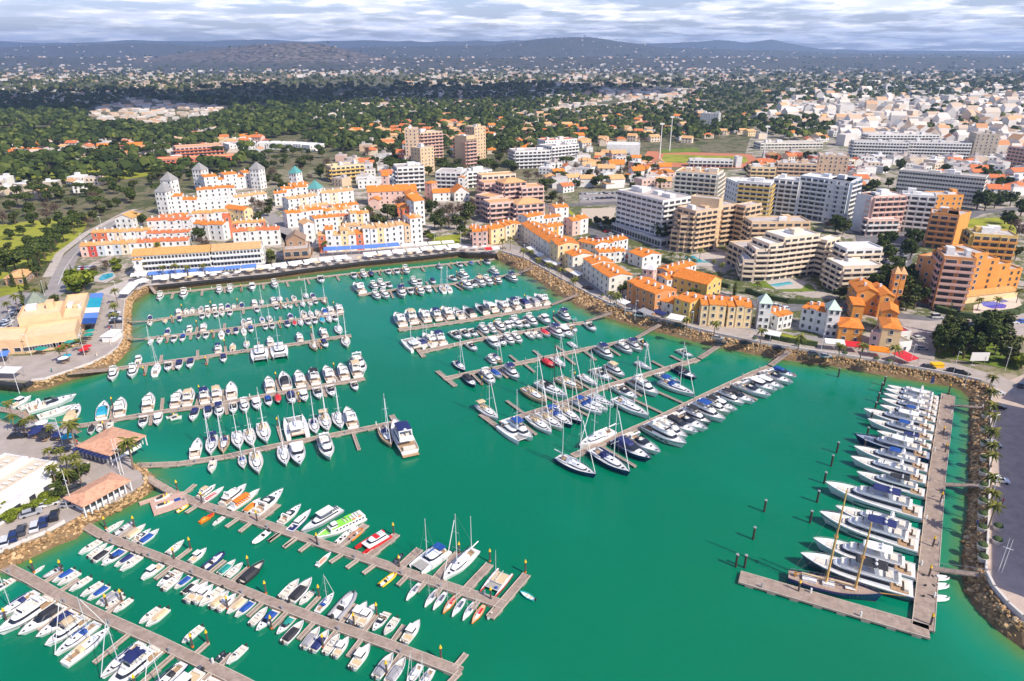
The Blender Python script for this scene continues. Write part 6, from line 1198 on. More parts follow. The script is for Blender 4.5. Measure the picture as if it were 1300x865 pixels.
boats('southernmost pontoon in the bottom left corner', '''U 205 130 O- 5 +;U 335 145 Rg 7 -;U 440 170 Ob 9 -;U 500 185 O- 9 -;U 585 240 O- 9 -;U 680 285 O- 9 -;U 745 305 Ob 9 -;U 800 350 Og 8 -;U 855 355 Og 9 -;U 880 385 O- 8 -;U 965 400 O- 8 -;V 320 275 O- 9 -;V 380 295 Oa 10 -;V 680 430 O- 9 -;V 920 585 Rk 4 -;V 965 590 Rk 4 -;V 1050 600 O- 9 -
U 15 205 E- 10 +;U 170 345 Snw 15 +;U 300 405 G- 18 +;U 385 465 Ek 15 +;U 465 525 En 13 +;U 590 555 Fa 14 +;U 670 615 Sbw 15 +;U 790 650 Saw 16 -;V 250 520 Snw 15 +;V 340 600 Gn 18 +;V 600 690 Sknn 15 +;V 770 720 C- 13 +;V 920 760 E- 13 +''', k=0.5)
PIER['southernmost pontoon in the bottom left corner']['nearside'] = -1; PIER['southernmost pontoon in the bottom left corner']['beam'] = 1.1
launch('southernmost pontoon in the bottom left corner', 'corner pontoon')
for i, (x, y) in enumerate([(44, 728), (137, 772), (245, 823)]): pile(x, y, f"mooring pile with yellow cap, {ordn(i)} from the shore on the corner pontoon")
# left edge pontoon with two long racing boats
pier('narrow ramped pontoon at the left edge beside the parasols', [(-12, 517), (24, 524), (46, 537), (74, 544)], 2.0)
boats('narrow ramped pontoon at the left edge beside the parasols', 'G 55 517 E-w 17 + -12;G 62 527 O- 13 + -12;G 33 515 O- 8 + -12;G 14 516 C- 9 +', k=0.78)
launch('narrow ramped pontoon at the left edge beside the parasols', 'left edge pontoon', fingers=False)
# east yacht pontoon
pier('wide yacht pontoon parallel to the east quay', [(1204, 501), (1190, 602), (1172, 797)], 3.8, .7)
pier('broad tee pontoon beside the schooner', [(939, 732), (1180, 802)], 3.6, .7)
boats('wide yacht pontoon parallel to the east quay', '''X 905 165 Y-w1 16 +;X 910 200 Y-w0 16.5 +;X 900 240 Y-w1 16.5 +;X 900 288 Y-w0 16.5 +;X 890 340 Ybw1 16.5 +;X 790 395 Y-w0 20.5 +;X 835 478 Ybw1 18.5 +;X 880 560 Ynw0 15 +;X 790 625 Y-n0 20.5 +;X 765 720 Ybw1 19.5 +;Z 760 100 Y-w1 19.5 +;Z 790 215 Ykw0 17 +;Z 630 350 Ynw0 23.5 +;Z 660 530 Y-w1 19.5 +;Z 620 615 Ynw2 22.5 +
G 1108 707 Y-w0 22 + 5;G 1098 729 Ykg0 23.5 + 6''', cz=2.2, k=0.9)
PIER['wide yacht pontoon parallel to the east quay']['nearside'] = -1
launch('wide yacht pontoon parallel to the east quay', 'yacht pontoon', names=('west', 'east'), fingers=False, ordname='from top')
# ---------------------------------------------------------------- schooner, tenders, mooring posts, gangways
p = Proto('schooner'); H = Hull(24, 6.2, 1.5, 2.7, .62, .05, 2.1, n=18); H.zs = lambda t: 2.1 + 1.0 * max(0, t - .3) ** 2 * 2 + .6 * max(0, .3 - t)
m = MB(); H.hull(m, 0, 1, 2); H.rim(m, .28, .14, mi=3); p.part('hull', m, [navyhull, navyhull, mat('antifoul_red', (.2, .03, .02), .8), navyhull]); m = MB(); H.deck(m, dz=-.05); p.part('deck', m, [mixmat('old_teak', [(.34, .24, .18), (.46, .34, .27)], 2)])
for x, l, w_ in ((-6.5, 3.6, 2.2), (-1.6, 3.0, 2.0), (4.0, 2.4, 1.6)): m = MB(); m.box((x, 0, 2.4), (l, w_, .7)); k = p.part('deck_house', m, [white if x < 0 else wood]); m = MB(); m.box((x, 0, 2.8), (l + .2, w_ + .2, .08)); p.part('house_roof', m, [deckw], k)
for x, h in ((5.2, 25), (-2.2, 33.5)):
    m = MB(); m.tube([(x, 0, 1.4), (x, 0, h)], .34, 8, r1=.17); k = p.part('mast', m, [mat('spar_wood', (.72, .42, .12), .5, var=.15)]); m = MB(); m.tube([(x - .3, 0, 3.4), (x - (7 if x > 0 else 8.4), 0, 3.7)], .15, 6); p.part('boom', m, [wood], k); m = MB(); m.tube([(x - .5, 0, 3.75), (x - 6.5, 0, 3.95)], .24, 6); p.part('furled_sail', m, [tan], k)
    m = MB(); [m.tube([(x + dx, sg * 2.6, 1.8), (x, 0, h * .72)], .035, 3) for sg in (-1, 1) for dx in (-1.2, -.4, .5)]; m.tube([(x + (11 if x > 0 else 8), 0, 3.4 if x > 0 else 20), (x, 0, h - .5)], .035, 3); m.tube([(x, 0, h - .5), (-11.5, 0, 2.2)], .03, 3); p.part('rigging', m, [wirem], k)
    m = MB(); m.box((x, 0, h * .55), (1.0, 1.4, .12)); p.part('crosstrees', m, [wood], k)
m = MB(); m.tube([(11.2, 0, 3.2), (17.5, 0, 4.2)], .17, 6, r1=.09); p.part('bowsprit', m, [wood]); m = MB(); H.rail(m, .02, .97, .75, .03, .1, 14); p.part('guard_rail', m, [steel]); m = MB(); m.box((-10.2, 0, 2.9), (.7, .9, .8)); p.part('wheel_box', m, [wood])
c, an, ln = heading('G', (1001, 729), (1120, 757), 1.7); p.stamp((c.x, c.y, 0), an, 'dark blue hulled two masted wooden schooner moored along the tee pontoon', 'schooner', None, ln / 24)
for i, (x, y) in enumerate([(1189, 733), (1190, 744), (1189, 759)]): q = P(x, y, .5); get('R-')[0] if False else (PC.setdefault('Rw', (rib('w'), 6)))[0].stamp((q.x, q.y, 0), R(random.uniform(-8, 8)), f"white inflatable tender on the quay side of yacht pontoon, {ordn(i)} from the top", 'tender', 'tenders', .8)
for i, (x, y) in enumerate([(1046, 614), (1037, 638), (970, 650), (1028, 664), (956, 685), (934, 720), (945, 721), (1064, 479), (1122, 490), (1118, 498), (1114, 511), (1110, 523), (1105, 536), (1100, 556), (1096, 572), (1062, 575), (1055, 592), (1012, 762 - 60), ]):
    if i == 17: continue
    DOL.stamp(P(x, y, 0), 0, f"dark timber mooring post in open water off the yacht row, {ordn(i)} of {17}", 'mooring post', 'mooring posts')
for i, (x, y) in enumerate([(1193, 640), (1183, 697), (1178, 735), (1180, 797), (1013, 754), (1199, 577), (1196, 555), (1204, 500)]): pile(x, y, f"mooring pile with yellow cap, {ordn(i)} along the yacht pontoons")
for a, b, w_, lb in [((1249, 517), (1207, 515), 1.5, 'upper gangway to the yacht pontoon'), ((1252, 617), (1197, 615), 1.5, 'middle gangway to the yacht pontoon'), ((1253, 731), (1184, 722), 1.6, 'lower gangway to the yacht pontoon'), ((157, 408), (186, 408), 1.3, 'gangway to the northwest upper pontoon'), ((156, 430), (185, 430), 1.3, 'gangway to the northwest middle pontoon'), ((85, 474), (147, 468.5), 2.2, 'gangway to the catamaran pontoon'), ((100, 549), (77, 543.5), 1.6, 'short gangway to the west double row pontoon'), ((172, 595), (176, 591), 1.8, 'short gangway to the tall mast pontoon'), ((186, 606), (222, 627), 2.0, 'gangway to the tour boat pontoon'), ((80, 645), (94, 658), 2.2, 'gangway to the long south pontoon'), ((-14, 699), (1, 717), 2.2, 'gangway to the corner pontoon'), ((679, 338), (660, 347), 1.5, 'gangway to the north centre pontoon'), ((733, 374), (700, 387), 1.6, 'gangway to the single row pontoon'), ((777, 397), (744, 408), 1.6, 'gangway to the crowded mid pontoon'), ((838, 412), (808, 429), 1.8, 'gangway to the pontoon with empty fingers'), ((921, 433), (888, 455), 2.0, 'gangway to the sailing yacht pontoon'), ((1002, 446), (978, 464), 2.0, 'gangway to the ketch pontoon'), ((190, 362), (198, 373), 1.4, 'gangway to the terrace quay pontoon')]:
    gangway(a, b, .65, w_, QZ, lb)
# ---------------------------------------------------------------- quayside furniture
def line_pts(l, step, z=QZ):
    ps = [P(x, y, z) for x, y in l]; out = []; acc = 0
    for a, b in zip(ps[:-1], ps[1:]):
        d = (b - a).length; t = (step - acc) % step
        if not out: out.append((a, math.atan2((b - a).y, (b - a).x)))
        s = step - acc
        while s <= d: out.append((a.lerp(b, s / d), math.atan2((b - a).y, (b - a).x))); s += step
        acc = d - (s - step)
    return out
EQ = [(x + dx, y) for (x, y), dx in zip(E_Q, [0] * len(E_Q))]
def wallrun(name, label, l, w_=.4, h=1.0, m_=None, off=0):
    r = empty(name, P(*l[0], QZ)); tag(r, label, 'wall'); m = MB(); ps = [P(x, y, QZ) for x, y in l]; o = ps[0]
    for a, b in zip(ps[:-1], ps[1:]):
        d = b - a; n_ = Vector((-d.y, d.x, 0)).normalized() * off; c = (a + b) / 2 - o + n_; m.box((c.x, c.y, h / 2), (d.length + w_ * .5, w_, h), math.atan2(d.y, d.x))
    m.build('wall', m_ or mat('parapet_white', (.62, .57, .52), .85, var=.15), r); return r
wallrun('quay_parapet', 'low pale parapet along the northeast promenade', [(x, y) for x, y in E_Q[:16]], .4, .9, None, .6)
wallrun('quay_parapet', 'low parapet along the east quay road', [(1258, 494), (1257, 560), (1255, 640), (1253, 690), (1251, 726)], .4, .9)
wallrun('quay_parapet', 'curved white parapet in the bottom right corner', [(1252, 731), (1261, 749), (1278, 769), (1298, 787), (1330, 803)], .5, 1.1)
wallrun('quay_parapet', 'low parapet above the rock bank by the car park', [(-10, 706), (3, 701), (35, 687), (60, 677), (82, 664)], .4, .8)
wallrun('quay_parapet', 'low parapet along the west promenade', [(40, 484), (58, 482), (88, 472), (116, 462), (135, 453), (150, 442), (156, 430), (156.5, 400), (159, 382), (171, 368.5)], .3, .7)
wallrun('boulevard_wall', 'low hedge wall in front of hotel gardens', [(948, 372), (975, 380), (1000, 385), (1034, 387)], 1.6, 2.0, mat('hedge', (.05, .08, .02), .9, var=.4))
wallrun('garden_hedge', 'long dark hedge below the tan hotel pool', [(842, 332), (870, 345), (900, 358), (925, 366)], 1.5, 1.8, MATS['hedge'])
wallrun('garden_hedge', 'dark hedge in front of the orange hotel', [(1190, 395), (1215, 402), (1240, 406), (1290, 399), (1320, 385)], 2.2, 2.2, MATS['hedge'])
wallrun('garden_hedge', 'dark hedge below the garden with lawn', [(972, 429), (1000, 435), (1036, 440)], 1.2, 1.8, MATS['hedge'])
# dark fascia of the restaurant deck over the water
for lb, l in (('dark timber deck edge carrying the terrace quay restaurants', N_Q), ('dark timber deck edge at the left of the west shore', [(-60, 482), (0, 484), (30, 487), (38, 484)])):
    r = empty('quay_deck', P(*l[0], QZ)); tag(r, lb, 'deck'); ps = [P(x, y, QZ) for x, y in l]; o = ps[0]; m = MB()
    for a, b in zip(ps[:-1], ps[1:]): d = b - a; n_ = Vector((d.y, -d.x, 0)).normalized() * .8; c = (a + b) / 2 - o + n_; m.box((c.x, c.y, -.35), (d.length + .6, 1.7, .8), math.atan2(d.y, d.x))
    m.build('fascia', [mat('dark_fascia', (.03, .03, .035), .8, var=.3)], r); m = MB()
    for a, b in zip(ps[:-1], ps[1:]): d = b - a; n_ = Vector((d.y, -d.x, 0)).normalized() * 1.5; m.tube([a - o + n_ + Vector((0, 0, 1.05)), b - o + n_ + Vector((0, 0, 1.05))], .05, 4)
    m.build('railing', [steel], r)
# awnings, canopies and parasols
AW = {}
def awning(x, y, w_, d_, col, lb, rz=0, h=2.9, name='awning', cat='awning', grp=None):
    k = (round(w_), round(d_), col)
    if k not in AW:
        p = Proto(name); m = MB(); W2, D2 = w_ / 2, d_ / 2; m.add([(-W2, -D2, h - .5), (W2, -D2, h - .5), (W2, D2, h), (-W2, D2, h), (-W2, -D2, h - .75), (W2, -D2, h - .75)], [(0, 1, 2, 3), (0, 4, 5, 1)]); m.add([(-W2, -D2, h - .53), (W2, -D2, h - .53), (W2, D2, h - .03), (-W2, D2, h - .03)], [(3, 2, 1, 0)]); p.part('canopy', m, [CAN[col] if col in CAN else col])
        for sx_ in (-W2 + .1, W2 - .1):
            for sy_ in (-D2 + .1, D2 - .1): m = MB(); m.box((sx_, sy_, (h - .55) / 2), (.1, .1, h - .55)); p.part('post', m, [steel])
        AW[k] = p
    q = P(x, y, QZ); return AW[k].stamp((q.x, q.y, QZ), rz, lb, cat, grp)
CAN['B'] = mat('awning_sky_blue', (.10, .22, .58), .7, var=.1); CNAME['B'] = 'blue'; CAN['W'] = mat('awning_white', (.78, .76, .72), .7, var=.08); CNAME['W'] = 'white'
def awn_row(l, step, w_, d_, cols, where, h=2.9, dz=0):
    for i, (q, a) in enumerate(line_pts(l, step, QZ)):
        c = cols[i % len(cols)]
        if c == ' ': continue
        k = (round(w_), round(d_), c)
        if k not in AW: awning(*(0, 0), w_, d_, c, '', 0, h) if False else None
        b = proj_px(q); awning(b[0], b[1], w_, d_, c, f"{CNAME[c]} restaurant awning, {ordn(i)} from left {where}", a, h, grp='awnings ' + where)
def proj_px(q):
    d = q - Vector((0, 0, CAMH)); f = d.y * math.cos(PITCH) - d.z * math.sin(PITCH); u = d.y * math.sin(PITCH) + d.z * math.cos(PITCH); return (650 + FOC * d.x / f, 432.5 - FOC * u / f)
awn_row([(206, 358.5), (265, 352), (342, 344.5), (402, 336.5), (463, 329), (538, 322), (584, 317)], 7.4, 6.6, 4.2, 'WWWW WWW', 'along the terrace quay edge')
awn_row([(178, 357), (268, 350)], 7.2, 6.8, 3.4, 'WBBBBWWW', 'under the left balcony block', 3.6)
awn_row([(276, 350), (334, 344.5)], 7.2, 6.8, 3.2, 'BBBooWW', 'under the right balcony block', 3.6)
awn_row([(420, 325), (480, 321.5)], 6.8, 6.6, 5.0, 'B', 'under the colourful quay row', 4.2)
awn_row([(483, 321), (512, 318.5)], 6.8, 6.6, 5.0, 'B', 'beside the red quay sign', 4.2)
awn_row([(518, 318), (585, 313)], 7.2, 6.5, 3.6, 'W', 'below the quay garden', 3.4)
awn_row([(160, 378), (172, 366), (188, 360.5)], 5.6, 5.2, 3.8, 'W', 'on the curved deck at basin corner', 2.8)
awn_row([(-8, 480), (27, 481)], 6, 5.6, 3.6, 'W', 'on the deck at the left edge', 2.8)
awn_row([(116, 418), (121, 400), (125, 384)], 6.5, 6.3, 4.6, 'bBWccB', 'on the east side of the peach hall', 3.6)
awn_row([(0, 461), (28, 458)], 7, 6.6, 3.2, 'B', 'in front of peach hall, left part', 3.2)
awn_row([(790, 391), (826, 407)], 7, 6.5, 3.4, 'W g', 'in front of the terracotta block', 3.2)
awn_row([(837, 406), (850, 410)], 6, 5.8, 2.4, 'nn', 'under the ivory house', 3.4)
awn_row([(858, 413), (878, 417)], 6.4, 6.2, 5, 'W', 'under the yellow block', 3.3)
awn_row([(705, 341), (735, 356)], 6.4, 6, 3, 'W aW', 'on the curved quay', 3.1)
awn_row([(674, 322), (696, 338)], 6, 5.6, 3, 'WgWa', 'by the arcade block', 3.1)
awn_row([(1058, 444), (1090, 447)], 6.4, 6.2, 3.8, 'Wrrr', 'below the small orange house', 3.1)
awn_row([(1114, 453), (1138, 456)], 6.5, 6.3, 3.6, 'ogg', 'below the yellow corner house', 3.2)
awn_row([(1147, 461), (1155, 459)], 6, 6, 6, 'r', 'at the street corner', 3.0)
awn_row([(620, 322), (632, 321)], 4, 3.8, 3, 'rW', 'at the basin corner', 3.0)
awn_row([(978, 432), (988, 434)], 6, 5.6, 3.2, 'W', 'left of the garden with lawn', 3.0)
PAR = {}
def parasol(x, y, c, lb):
    if c not in PAR:
        p = Proto('parasol'); m = MB(); n_ = 8; m.add([(1.7 * math.cos(2 * math.pi * i / n_), 1.7 * math.sin(2 * math.pi * i / n_), 2.2) for i in range(n_)] + [(0, 0, 2.85)], [(i, (i + 1) % n_, n_) for i in range(n_)] + [tuple(range(n_ - 1, -1, -1))]); p.part('canopy', m, [CAN[c]]); m = MB(); m.tube([(0, 0, 0), (0, 0, 2.8)], .04, 5); p.part('pole', m, [steel]); m = MB(); m.box((0, 0, .7), (1.3, 1.3, .06)); m.box((0, 0, .35), (.1, .1, .7)); p.part('table', m, [teak]); PAR[c] = p
    PAR[c].stamp(P(x, y, QZ), random.random(), lb, 'parasol', 'parasols')
random.seed(21)
for i, (x, y, c) in enumerate([(52, 450, 't'), (56, 450, 't'), (81, 447, 'r'), (90, 441, 't'), (98, 439, 't'), (108, 437, 'k'), (114, 432, 't'), (116, 427, 't'), (108, 451, 'r'), (112, 447, 'r'), (86, 459, 'c'), (82, 462, 'W'), (40, 548, 'g'), (50, 552, 'n'), (62, 556, 'k'), (70, 553, 'g'), (76, 560, 'n'), (82, 557, 'g'), (66, 548, 'g'), (55, 545, 'W'), (88, 563, 'c'), (28, 548, 'k'), (46, 557, 'n'), (58, 561, 'k')]): parasol(x, y, c, f"{CNAME[c]} parasol over table, {ordn(i)} of those on {'the west promenade' if i < 12 else 'the south plaza'}")
k = 0
for l in ([(210, 360.5), (342, 346.5), (463, 331), (580, 320)], [(515, 321), (625, 317)]):
    for q, a in line_pts(l, 5.2): b = proj_px(q); parasol(b[0] + random.uniform(-1, 1), b[1] + random.uniform(-.5, 1.2), random.choice('WWWa'), f"pale parasol on the terrace quay, {ordn(k)} in its line from the left"); k += 1
# ---------------------------------------------------------------- street lamps, flagpoles
LAMP = Proto('street_lamp'); m = MB(); m.tube([(0, 0, 0), (0, 0, 8)], .08, 6, r1=.05); LAMP.part('pole', m, [white]); m = MB(); m.box((.5, 0, 8), (1.1, .2, .12)); LAMP.part('lamp_head', m, [white])
FLAG = Proto('flagpole'); m = MB(); m.tube([(0, 0, 0), (0, 0, 13)], .11, 6, r1=.06); FLAG.part('pole', m, [white]); m = MB(); m.box((0, 0, 9.5), (.12, 1.8, .1)); FLAG.part('crossarm', m, [white])
MASTT = Proto('floodlight_mast'); m = MB(); m.tube([(0, 0, 0), (0, 0, 34)], .55, 6, r1=.3); MASTT.part('pole', m, [white]); m = MB(); m.box((0, 0, 34.5), (4, 1, 1.6)); MASTT.part('lamp_rack', m, [deckw])
SL = [(698, 352), (728, 367), (793, 401), (806, 406), (878, 421), (887, 424), (976, 441), (1041, 452), (666, 330), (1224, 493), (1210, 475), (1155, 465), (108, 453), (40, 452), (80, 565), (1256, 560), (1256, 640), (1256, 520), (440, 322), (498, 316), (552, 314), (585, 312), (25, 500), (150, 380), (58, 380), (18, 420), (105, 315), (130, 292), (1276, 470)]
for i, (x, y) in enumerate(SL): q = P(x, y, QZ); LAMP.stamp(q, random.uniform(0, 6), f"white street lamp, {ordn(i)} in line, {'by the left shore' if x < 300 else 'on the terrace quay' if x < 600 else 'on the northeast promenade'}", 'street lamp', 'street lamps')
for i, (x, y, lb) in enumerate([(153, 603, 'pair of white poles beside the tiled kiosk'), (157, 603, 'pair of white poles beside the tiled kiosk'), (93, 645, 'single white pole at the end of the long kiosk'), (1267, 727, 'pair of white poles by the lower gangway'), (1271, 729, 'pair of white poles by the lower gangway'), (10, 475, 'white pole on the west deck')]): q = P(x, y, QZ); FLAG.stamp(q, R(60), lb, 'flagpole', 'white poles ' + str(int(x)) if 'pair' not in lb else lb, .66 if x > 1200 else .8)
for x, y, lb in [(837, 205, 'left white floodlight mast of the running track'), (850, 192, 'second white floodlight mast of the running track'), (968, 210, 'right floodlight mast of the running track')]: MASTT.stamp(P(x, y, QZ), 0, lb, 'floodlight mast', 'floodlight masts')
# planters, dark bollard boxes on the promenade edge
PLT = Proto('planter'); m = MB(); m.tube([(0, 0, 0), (0, 0, 1.1)], .8, 10, r1=1.1); PLT.part('pot', m, [mat('parapet_white', (.7, .68, .65), .85)]); m = MB(); m.ell((0, 0, 1.1), (1.0, 1.0, .7), 8, 4, half=True); PLT.part('plant', m, [mat('hedge', (.05, .08, .02), .9)])
for i, (x, y) in enumerate([(1250, 530), (1249.5, 548), (1249, 566), (1248.5, 585), (1248, 603), (1247.5, 620), (1247, 640), (1246.5, 657), (1246, 674), (1246, 697), (1247, 712), (1266, 673), (1265, 690), (765, 378), (820, 398), (845, 404), (958, 433), (1012, 441), (1072, 452), (1112, 459), (1128, 462)]): PLT.stamp(P(x, y, QZ), 0, f"white round planter with clipped shrub, {ordn(i)} of those along the {'east quay' if x > 1200 else 'northeast promenade'}", 'planter', 'planters')
for x, y, c, lb in [(1183, 487, navy, 'dark blue information board beside the promenade road')]: r = empty('information_board', P(x, y, QZ)); tag(r, lb, 'board'); m = MB(); m.box((0, 0, 1.2), (1.0, .15, 2.0)); m.build('panel', [c], r); m = MB(); m.box((0, 0, .1), (1.2, .5, .2)); m.build('base', [steel], r)
r = empty('billboard', P(1241, 464, QZ)); tag(r, 'white blank billboard on two legs on the corner lawn', 'billboard'); m = MB(); m.box((0, 0, 3.2), (6, .2, 3)); m.build('panel', [CAN['W']], r); m = MB(); m.box((-2, 0, .9), (.15, .15, 1.8)); m.build('leg', [steel], r); m = MB(); m.box((2, 0, .9), (.15, .15, 1.8)); m.build('leg', [steel], r)
r = empty('yellow_stand', P(1189, 466, QZ)); tag(r, 'square yellow painted stand beside the promenade road', 'stand'); m = MB(); m.box((0, 0, 1.3), (4, 2.5, .1)); m.build('top', [yellow], r); m = MB(); m.box((0, 0, .65), (3.6, 2.2, 1.2)); m.build('counter', [yellow], r)
r = empty('refreshment_kiosk', P(143, 431, QZ)); tag(r, 'white tent pavilion on the west promenade', 'tent'); m = MB(); m.box((0, 0, 1.2), (4, 6, 2.4)); m.build('wall', [CAN['W']], r); m = MB(); m.box((0, 0, 2.9), (4.8, 6.8, 1.0), top=.3, topy=.5); m.build('roof', [CAN['W']], r)
# ---------------------------------------------------------------- cars
CARP = {}
CC = dict(w=('white', (.75, .75, .75)), k=('black', (.02, .02, .025)), g=('silver', (.42, .43, .45)), b=('dark blue', (.02, .04, .14)), r=('red', (.45, .02, .02)), d=('dark grey', (.07, .075, .085)), u=('bright blue', (.02, .12, .5)))
def carp(c, van=False):
    k = (c, van)
    if k in CARP: return CARP[k]
    p = Proto('parked_van' if van else 'parked_car'); cm = mat('car_' + CC[c][0].replace(' ', '_'), CC[c][1], .25, .2, var=0, coat=.6); m = MB(); prof = [(-2.2, .35), (-2.25, .85), (-1.95, 1.0), (1.0, .98), (2.05, .8), (2.2, .6), (2.2, .32)]
    n_ = len(prof); vs = [(x, .88, z) for x, z in prof] + [(x, -.88, z) for x, z in prof]; m.add(vs, [(i, i + 1, n_ + i + 1, n_ + i) for i in range(n_ - 1)] + [tuple(range(n_ - 1, -1, -1)), tuple(range(n_, 2 * n_)), (n_ - 1, 0, n_, 2 * n_ - 1)]); b = p.part('body', m, [cm])
    m = MB()
    if van: frus(m, [(-2.1, -.85), (1.2, -.85), (1.2, .85), (-2.1, .85)], .98, 1.95, .7, .05, .1, cap=False); hx = (-2.05, .5, 1.95)
    else: frus(m, [(-1.9, -.82), (1.0, -.82), (1.0, .82), (-1.9, .82)], .97, 1.42, .75, .4, .14, cap=False); hx = (-1.5, .26, 1.42)
    p.part('windows', m, [glass], b); m = MB(); m.box(((hx[0] + hx[1]) / 2, 0, hx[2] + .02), (hx[1] - hx[0], 1.4, .06)); p.part('roof', m, [cm], b)
    for x in (-1.35, 1.35):
        for y in (-.8, .8): m = MB(); m.tube([(x, y - .1, .32), (x, y + .1, .32)], .33, 10); p.part('wheel', m, [rubber])
    CARP[k] = p; return p
def cars(l, where, z=QZ):
    for i, e in enumerate(sorted(l)):
        x, y, c, a = e[:4]; q = P(x, y, z); van = len(e) > 4
        carp(c, van).stamp((q.x, q.y, q.z + .03), R(a), f"{CC[c][0]} {'van' if van else 'car'} parked {where}, {ordn(i)} from left", 'van' if van else 'car', 'cars ' + where)
cars([(7, 690, 'w', 118), (18, 683, 'b', 118), (28, 676, 'd', 118), (45, 671, 'w', 118), (56, 665, 'b', 118), (70, 657, 'k', 118), (40, 654, 'g', 35), (62, 642, 'w', 35), (98, 622, 'd', 40), (90, 643, 'g', 5), (78, 574, 'k', 15), (23, 556, 'k', 10)], 'on the south quay')
cars([(946, 437, 'k', 5), (988, 444, 'k', -3), (1033, 451, 'd', -3), (1048, 454, 'g', -3), (862, 415, 'k', -20), (911, 431, 'g', -20), (914, 437, 'k', -15), (800, 396, 'g', -20), (812, 402, 'w', -20, 1), (746, 367, 'k', -30), (778, 389, 'w', -30), (832, 409, 'd', -25), (1178, 468, 'd', -8), (1211, 473, 'k', -8), (1222, 476, 'k', -8), (1265, 501, 'w', 0), (1266, 519, 'k', 0), (1260, 568, 'g', 0, 1), (1297, 491, 'd', 40), (1268, 612, 'w', -20)], 'along the promenade')
cars([(1189, 404, 'w', 0, 1), (1216, 411, 'w', -5), (1230, 413, 'b', -5), (1244, 412, 'w', -5), (1254, 411, 'g', 0), (1285, 411, 'w', 0), (1298, 410, 'u', 5), (1166, 431, 'w', 10), (1170, 444, 'g', -5)], 'near the right street corner')
random.seed(5)
lot = []
for (x0, y0, x1, y1, n_) in [(2, 418, 22, 396, 7), (4, 428, 14, 404, 5), (30, 392, 48, 378, 5), (735, 247, 788, 246, 9), (738, 254, 786, 252, 8), (1120, 305, 1116, 338, 9), (1126, 305, 1124, 338, 8), (1150, 308, 1144, 338, 9), (750, 300, 800, 330, 9), (812, 352, 852, 372, 8), (760, 288, 778, 300, 4), (878, 368, 918, 380, 7), (735, 303, 770, 325, 7), (820, 350, 842, 356, 5), (965, 385, 1000, 394, 5), (146, 398, 148, 412, 5), (100, 342, 122, 341, 5), (1196, 418, 1190, 440, 4)]:
    for i in range(n_): t = (i + .5) / n_; lot.append((x0 + (x1 - x0) * t + random.uniform(-.6, .6), y0 + (y1 - y0) * t, random.choice('wwwggkkdbdr'), random.choice([0, 90, 20, 110]) if y0 != y1 else 90))
for i, e in enumerate(sorted(lot)):
    q = P(e[0], e[1], QZ); carp(e[2]).stamp((q.x, q.y, QZ + .1), R(e[3]), f"{CC[e[2]][0]} car, {ordn(i)} from left in the town car parks", 'car', 'cars in the town car parks')
# ---------------------------------------------------------------- people
def person_mesh(c1, c2):
    m = MB(); 
    for s in (-1, 1): m.tube([(0, s * .09, 0), (.02, s * .1, .45), (0, s * .09, .85)], .065, 6, 1, r1=.09); m.tube([(0, s * .2, 1.4), (.02, s * .25, 1.1), (.08, s * .24, .85)], .05, 5, 0, r1=.035)
    m.tube([(0, 0, .8), (0, 0, 1.1), (0, 0, 1.45)], .15, 8, 0, r1=.17); m.tube([(0, 0, 1.42), (0, 0, 1.56)], .06, 6, 2); m.ell((0, 0, 1.66), (.1, .09, .13), 8, 6, 2)
    return m.mesh('person', [c1, c2, mat('skin', (.5, .3, .2), .7, var=0)])
PM = [person_mesh(CAN[a], CAN[b]) for a, b in ('wn', 'rk', 'bk', 'ka', 'aw', 'tn')]; PCN = ['white top', 'red top', 'blue top', 'black top', 'tan top', 'green top']
random.seed(9); k = 0
for l in ([(640, 318), (712, 349), (805, 392), (905, 418), (1060, 445), (1200, 471)], [(60, 470), (120, 452), (146, 420), (148, 392)], [(96, 570), (130, 612), (100, 640)], [(1262, 500), (1262, 700)], [(240, 355), (400, 338), (540, 321)]):
    for q, a in line_pts(l, 13):
        i = random.randrange(6); b = q + Vector((random.uniform(-3, 3), random.uniform(-2, 2), 0)); o = link('person', PM[i], None, (b.x, b.y, QZ + .07), random.random() * 6.3); tag(o, f"person in {PCN[i]} walking on the quays, {ordn(k)} counted clockwise from the right", 'person', 'people on the quays'); k += 1
# ---------------------------------------------------------------- trees
leafd = attr_mat('leaves_pine', [(0, (0.018, 0.032, 0.008)), (.5, (0.055, 0.08, 0.016)), (1, (0.13, 0.15, 0.03))])
leafo = attr_mat('leaves_olive', [(0, (0.02, 0.03, 0.008)), (.5, (0.065, 0.08, 0.022)), (1, (0.15, 0.16, 0.045))])
leafb = attr_mat('twigs_brown', [(0, (0.05, 0.03, 0.02)), (.5, (0.13, 0.085, 0.06)), (1, (0.24, 0.18, 0.13))])
leafp = attr_mat('palm_fronds', [(0, (0.03, 0.045, 0.008)), (.5, (0.11, 0.12, 0.02)), (1, (0.25, 0.22, 0.05))])
leafm = attr_mat('leaves_bright', [(0, (0.03, 0.05, 0.006)), (.5, (0.12, 0.16, 0.014)), (1, (0.24, 0.27, 0.03))])
bark = mat('bark', (.13, .085, .055), .95, var=.3)
